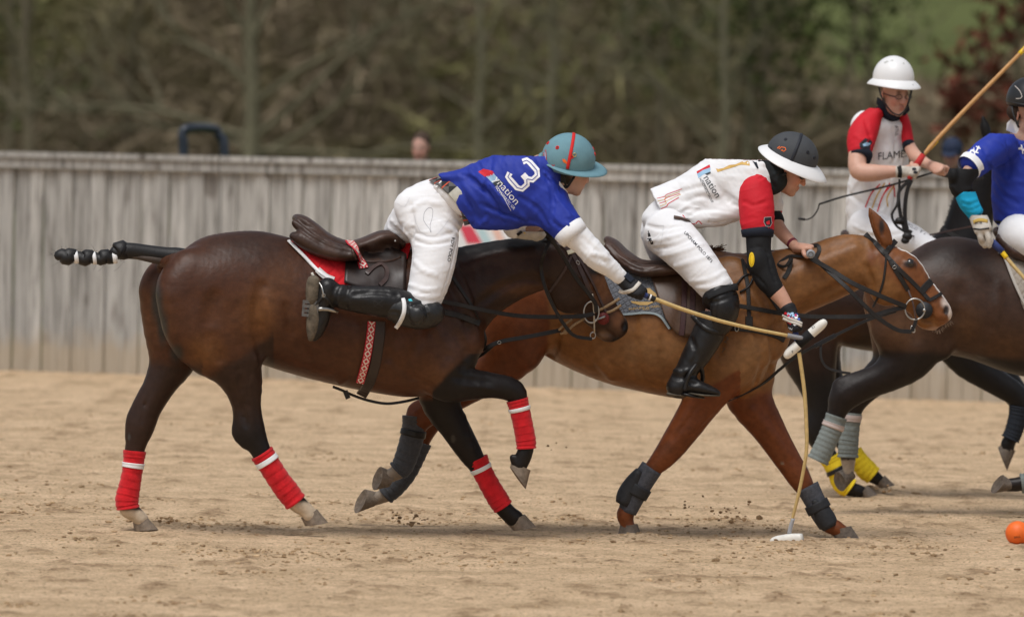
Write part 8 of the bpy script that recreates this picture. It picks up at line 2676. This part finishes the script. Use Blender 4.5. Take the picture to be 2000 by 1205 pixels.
    add_strap('headpiece', bv, [(1690, 457), (1706, 472), (1718, 484), (1730, 497)], 11, STRAP, b)
    add_strap('browband', bv, [(1728, 497), (1738, 484), (1750, 470)], 11, STRAP, b, .005, .004)
    add_strap('noseband_strap', bv, [(1730, 498), (1757, 527), (1783, 552), (1802, 572), (1815, 586)], 9, STRAP, b)
    add_strap('cheekpiece', bv, [(1738, 508), (1748, 526), (1762, 548), (1774, 568)], 9, STRAP, b, .005, .004)
    add_strap('throat_latch', bv, [(1731, 503), (1726, 545), (1717, 575), (1705, 600)], 4.5, STRAP, b)
    add_strap('noseband', bv, [(1798, 572), (1808, 560), (1819, 549)], 14, STRAP, b, .005, .004)
    add_strap('drop_noseband', bv, [(1814, 587), (1826, 581), (1839, 573)], 7, STRAP, b, .006, .004)
    mk('buckle', *torus(P(1747, 522, R.Y(1747, -.118)), Vector((.9, 0, .3)).normalized(), Vector((-.3, 0, .9)).normalized(), .010, .008, .002, 14, 6), STEEL, b)
    Yr = R.Y(1787, -.125)
    mk('bit_guard', *loft([(P(1805, 606, R.Y(1805, -.075)), .046, .046), (P(1805, 606, R.Y(1805, -.075)) + Vector((0, -.016, 0)), .044, .044)], n=24, L=(1, 0, 0)), NEOP, b)
    mk('bit_ring', *torus(P(1787, 604, Yr), Vector((1, 0, 0)), Vector((0, 0, 1)), .052, .056, .0045, 36, 8), STEEL, b)
    mk('bit_knob', *ball(P(1805, 606, Yr), .010), STEEL, b)
    add_free('cheek_cord', [(1774, 567, Yr + .02), (1783, 592, Yr), (1789, 624, Yr)], 3.5, BRNS, b)
    add_free('curb_strap', [(1790, 622, Yr), (1786, 636, Yr), (1780, 647, Yr)], 7, BLK, b)
    mk('curb_ring', *torus(P(1783, 643, Yr), Vector((1, 0, .4)).normalized(), Vector((-.4, 0, 1)).normalized(), .010, .018, .003, 16, 6), STEEL, b)
    add_free('rein', [(1584, 505, -.14), (1621, 526, -.16), (1663, 552, Yr - .05), (1710, 574, Yr - .05), (1745, 589, Yr - .03), (1770, 599, Yr)], 9.5, STRAP, b)
    add_free('curb_rein', [(1588, 502, -.12), (1615, 527, -.15), (1651, 559, Yr - .06), (1682, 590, Yr - .07), (1714, 620, Yr - .06), (1752, 644, Yr - .03), (1780, 648, Yr)], 8.5, STRAP, b)
    add_free('side_rein', [(1440, 597, R.Y(1440, -.27)), (1480, 604, R.Y(1480, -.25)), (1520, 611, R.Y(1520, -.22)), (1579, 618, R.Y(1579, -.16)), (1639, 619, Yr - .03), (1699, 617, Yr - .02), (1740, 606, Yr - .01), (1768, 600, Yr)], 9, STRAP, b)
    add_free('rein_loop', [(1592, 505, -.1), (1600, 490, -.06), (1597, 480, -.04), (1585, 482, -.03), (1578, 488, -.04)], 8, STRAP, b)
    add_free('rein_loop', [(1570, 502, -.08), (1545, 500, -.05), (1532, 506, -.05), (1520, 517, -.06), (1534, 520, -.1), (1545, 505, -.1)], 6, STRAP, b)
    add_free('rein_loop', [(1545, 504, -.09), (1541, 528, -.1), (1531, 544, -.12)], 9, STRAP, b)
    print_on('body_mark', [glyphs('22', (1404, 665), 18, 12, 1.0, shear=.1), glyphs('7', (1408, 688), 14, 10)], bv, M('grey_freeze_mark', (.105, .085, .072), .7, var=(60, .4)), H2R, off=.0012)

build_tack2()

def build_tack34():
    R = H3
    bv = [H3V]
    pad = empty('saddle_pad', R.p(2040, 540, 0), 'beige quilted saddle pad on the dark brown horse at the right edge', 'saddle pad')
    V, F, UV, ring = patch([(1950, 492), (1985, 498), (2040, 500), (2120, 496)], [(1960, 500), (1985, 560), (2015, 620), (2120, 630)], bv, 20, 12, .006, .008)
    p_ = mk('quilted_cloth', V, F, quilt('beige_quilt', (.34, .30, .255), 5.5), pad, uv=UV)
    add_strap('binding', [H3V, bvh_of(p_)], [(1951, 493), (1962, 503), (1984, 558), (2014, 618)], 6, M('pale_binding', (.45, .42, .38), .8), pad, .005, .003)
    sd = empty('saddle', R.p(2030, 480, 0), 'brown saddle under the blue rider at the right edge', 'saddle', 'polo saddles')
    def seat(S):
        S.tube(R.N([(1948, 452, 0, 9, 40), (1962, 466, 0, 13, 54), (1985, 484, 0, 14, 58), (2030, 492, 0, 12, 54), (2080, 482, 0, 13, 46), (2100, 490, 0, 12, 40)]), k=.02, L=R.L)
        for g in (-1, 1):
            S.tube(R.N([(1955, 468, .12 * g, 10, 20), (1985, 494, .17 * g, 13, 22), (2030, 505, .2 * g, 12, 22)]), k=.02, L=R.L)
    saddle_solid('seat', (2.55, 2.1, 1.3), (3.3, 2.95, 1.85), seat, BRN, sd)
    b = empty('bridle', R.p(2400, 480, -.1), 'black bridle and reins of the brown horse at the right edge', 'bridle', 'bridles')
    add_strap('noseband', bv, [(2405, 505), (2420, 492), (2432, 478)], 12, STRAP, b)
    add_strap('cheekpiece', bv, [(2345, 410), (2375, 450), (2405, 500)], 8, STRAP, b)
    add_free('rein', [(2045, 432, 2.25), (2150, 450, 2.3), (2280, 490, 2.35), (2410, 510, 2.38)], 8, STRAP, b)
    R = H4
    sd = empty('saddle', R.p(1700, 480, 0), 'brown saddle back just showing behind the rider in the white helmet', 'saddle', 'polo saddles')
    def seat4(S):
        S.tube(R.N([(1650, 457, 0, 8, 44), (1668, 462, 0, 12, 54), (1700, 474, 0, 12, 56), (1750, 478, 0, 12, 48), (1780, 474, 0, 12, 42)]), k=.02, L=R.L)
    saddle_solid('seat', (1.8, 4.2, 1.3), (2.7, 4.8, 1.8), seat4, BRN, sd)
    b = empty('bridle', R.p(1850, 430, -.1), 'black bridle and looped reins of the black horse farthest away', 'bridle', 'bridles')
    Y = 3.9
    add_free('rein', [(1778, 352, Y), (1762, 366, Y), (1755, 380, Y), (1757, 410, Y), (1764, 440, Y), (1772, 460, Y), (1780, 450, Y)], 7, STRAP, b)
    add_free('rein', [(1780, 352, Y), (1772, 372, Y), (1768, 400, Y), (1768, 430, Y), (1775, 462, Y)], 8, STRAP, b)
    add_free('rein', [(1757, 350, Y), (1756, 372, Y), (1752, 400, Y - .02), (1742, 420, Y - .02), (1750, 440, Y), (1766, 452, Y)], 5, STRAP, b)
    for c_, r in (((1757, 432), .022), ((1772, 462), .024), ((1768, 470), .02)):
        mk('rein_knot', *ball(P(c_[0], c_[1], Y), (r * 1.3, r, r)), STRAP, b)
    add_free('long_rein', [(1775, 460, Y), (1800, 462, 4.1), (1850, 452, 4.1), (1900, 442, 4.0)], 3.5, BRNS, b)
    add_free('neck_rein', [(1830, 338, 4.05), (1860, 345, 4.1), (1890, 350, 4.15), (1920, 345, 4.2)], 9, STRAP, b)
    add_free('neck_strap', [(1838, 446, 4.26), (1870, 465, 4.22), (1905, 490, 4.2)], 10, STRAP, b)

build_tack34()

# ================================================================== mallets, whip, ball
CANE = M('pale_cane', (.56, .40, .165), .5, .4, var=(40, .15))
CANE2 = M('honey_cane', (.50, .26, .09), .5, .4, var=(40, .15))
BGRIP = M('blue_grip_tape', (.035, .055, .19), .7, .3, bump=((250, .3),))
RGRIP = M('red_grip_tape', (.50, .03, .03), .7, .3, bump=((250, .3),))
MHEAD = M('white_mallet_head', (.76, .74, .68), .45, .4, var=(20, .08))

def mallet(label, grip, shaft, gm, cm, r0=.0115, r1=.0085, knot=None):
    c = P(*grip[0])
    m_ = empty('mallet', c, label, 'mallet', 'polo mallets')
    A = cr(np.array([tuple(P(*q)) for q in grip]), 4)
    mk('grip', *loft([(p, .0145, .0145) for p in A], n=12), gm, m_)
    A = cr(np.array([tuple(P(*q)) for q in shaft]), 5)
    n = len(A)
    mk('shaft', *loft([(p, r0 + (r1 - r0) * i / n, r0 + (r1 - r0) * i / n) for i, p in enumerate(A)], n=10), cm, m_)
    return m_

m1 = mallet('mallet with white cigar head held out by the blue number 3 rider', [(1236, 567, -.95), (1250, 573, -.95), (1266, 579, -.945)], [(1264, 578, -.945), (1330, 603, -.92), (1400, 625, -.89), (1470, 642, -.86), (1542, 656, -.83)], BGRIP, CANE)
mk('binding', *pipe([(1264, 578, -.945), (1272, 582, -.943), (1279, 585, -.94)], .0155, 10), BLK, m1)
mk('binding_stripe', *pipe([(1268, 580, -.944), (1271, 581.3, -.943)], .0165, 10), WTAPE, m1)
mk('collar', *pipe([(1538, 655, -.83), (1552, 658, -.827), (1568, 661, -.824)], .0125, 12), M('grey_rubber_collar', (.22, .22, .23), .6), m1)
hd_ = loft([(P(1538, 693, -.80), .022, .022), (P(1546, 685, -.803), .0255, .0255), (P(1574, 660, -.81), .026, .026), (P(1600, 638, -.817), .0255, .0255), (P(1608, 631, -.82), .022, .022)], n=20, sub=3, roundcap=True)
mh = mk('head', *hd_, MHEAD, m1)
mk('head_tape', *loft([(P(1559, 673, -.806), .0275, .0275), (P(1584, 651, -.813), .0275, .0275)], n=20), BSLEEVE, mh)
hbv = [bvh_of(mh)]
print_on('lettering', [glyphs('P', (1592, 636), -36, 6), glyphs('83', (1587, 643), -36, 5), glyphs('P', (1548, 690), -36, 5)], hbv, PRB, mh, off=.001)

m2 = mallet('mallet reaching down to the sand held by the number 1 rider', [(1549, 620, -.36), (1553, 645, -.365), (1558, 670, -.37)], [(1557, 668, -.37), (1563, 705, -.37), (1571, 765, -.37), (1575, 830, -.37), (1575, 880, -.37), (1567, 930, -.36), (1556, 980, -.345), (1545, 1022, -.33)], BGRIP, CANE, .0115, .0085)
mk('binding', *pipe([(1557, 668, -.37), (1559, 678, -.37), (1561, 688, -.37)], .0145, 10), BLK, m2)
mk('collar', *pipe([(1549, 1012, -.335), (1545, 1026, -.33), (1541, 1042, -.325)], .011, 12), M('silver_collar', (.38, .39, .42), .4), m2)
mh2 = mk('head', *loft([(P(1505, 1058, -.30), .012, .015), (P(1514, 1056, -.305), .024, .026), (P(1540, 1053, -.325), .030, .030), (P(1560, 1052, -.345), .0295, .029), (P(1567, 1051, -.352), .026, .026)], n=20, sub=3, prof=lambda t: 1 / max(abs(math.cos(t)), abs(math.sin(t))) ** .35), MHEAD, m2)

m3 = mallet('raised mallet with red grip held by the rider in the white helmet', [(1776, 350, 3.91), (1786, 330, 3.93), (1803, 303, 3.96)], [(1800, 307, 3.955), (1840, 262, 4.0), (1900, 199, 4.08), (1960, 138, 4.16), (2040, 56, 4.26)], RGRIP, CANE2, .0135, .011)
mk('grip_cone', *loft([(P(1788, 326, 3.93), .022, .022), (P(1803, 303, 3.96), .017, .017)], n=12), RGRIP, m3)
mk('yellow_band', *pipe([(1815, 290, 3.98), (1829, 275, 3.99)], .0150, 12), PRY, m3)
mk('yellow_band', *pipe([(1991, 106, 4.2), (2004, 93, 4.22)], .0135, 12), PRY, m3)
mk('binding', *pipe([(1803, 303, 3.96), (1812, 293, 3.975)], .0150, 12), BLK, m3)
mk('head', *loft([(P(2010, 35, 4.25), .024, .024), (P(2042, 54, 4.26), .026, .026), (P(2075, 75, 4.28), .024, .024)], n=16, roundcap=True), MHEAD, m3)

m4 = mallet('mallet with blue grip held down by the rider at the right edge', [(1921, 456, 2.12), (1935, 472, 2.12), (1958, 492, 2.11)], [(1955, 490, 2.11), (1978, 518, 2.09), (2010, 555, 2.06), (2080, 650, 2.0), (2130, 760, 1.95)], M('pale_blue_grip', (.05, .09, .30), .7), CANE)
mk('grip_cone', *loft([(P(1930, 466, 2.12), .022, .022), (P(1958, 492, 2.11), .018, .018)], n=12), BGRIP, m4)
mk('binding', *pipe([(1956, 491, 2.11), (1966, 504, 2.10)], .0145, 10), PRY, m4)
mk('head', *loft([(P(2112, 770, 1.9), .024, .024), (P(2131, 764, 1.95), .026, .026), (P(2150, 758, 2.0), .024, .024)], n=16, roundcap=True), MHEAD, m4)

wh = empty('whip', P(1585, 495, -.1), 'riding whip with grey capped end in the bare hand of the number 1 rider', 'whip', 'riding whips')
mk('handle', *pipe([(1583, 496, -.22), (1578, 494, -.10), (1560, 490, .1)], .0125, 12), BLK, wh)
mk('end_cap', *loft([(P(1583, 496, -.215), .0235, .0235), (P(1583.6, 496.3, -.235), .0235, .0235)], n=18, L=(0, 0, 1)), M('grey_rubber_cap', (.30, .31, .33), .5), wh)
mk('end_cap_ring', *torus(P(1583.6, 496.3, -.2365), Vector((1, 0, 0)), Vector((0, 0, 1)), .013, .013, .003, 18, 6), M('mid_grey_rubber', (.17, .175, .185), .5), wh)
mk('shaft', *pipe([(1560, 490, .1), (1480, 492, .3), (1430, 503, .34), (1400, 506, .36)], .006, 6), BLK, wh)
w2 = empty('whip', P(1652, 384, 4.0), 'thin whip with a curved lash sticking out behind the rider in the white helmet', 'whip', 'riding whips')
mk('shaft', *pipe([(1835, 333, 3.96), (1740, 362, 4.0), (1652, 383, 4.02), (1600, 399, 4.05)], .006, 6), BLK, w2)
mk('lash', *pipe([(1600, 399, 4.05), (1597, 410, 4.06), (1588, 423, 4.07), (1575, 429, 4.07), (1560, 427, 4.07)], .0042, 6), STRAP, w2)
mk('lash_tip', *pipe([(1572, 429, 4.07), (1559, 427, 4.07)], .0075, 6), BLK, w2)

def build_ball():
    c = ground(1987, 1064)
    r = 24 / ppm(c.y)
    c.z = r * .97
    m_ = M('orange_ball', (.85, .155, .02), .5, .4, var=(30, .08), bump=((90, .15),))
    o = mk('polo_ball', *ball(c, r, None, 28, 18), m_)
    tag(o, 'orange arena polo ball lying on the sand at the right edge', 'ball')
    print_on('lettering', [glyphs('BALL', (1981, 1051), -8, 4)], [bvh_of(o)], PRB, o, off=.001)
build_ball()
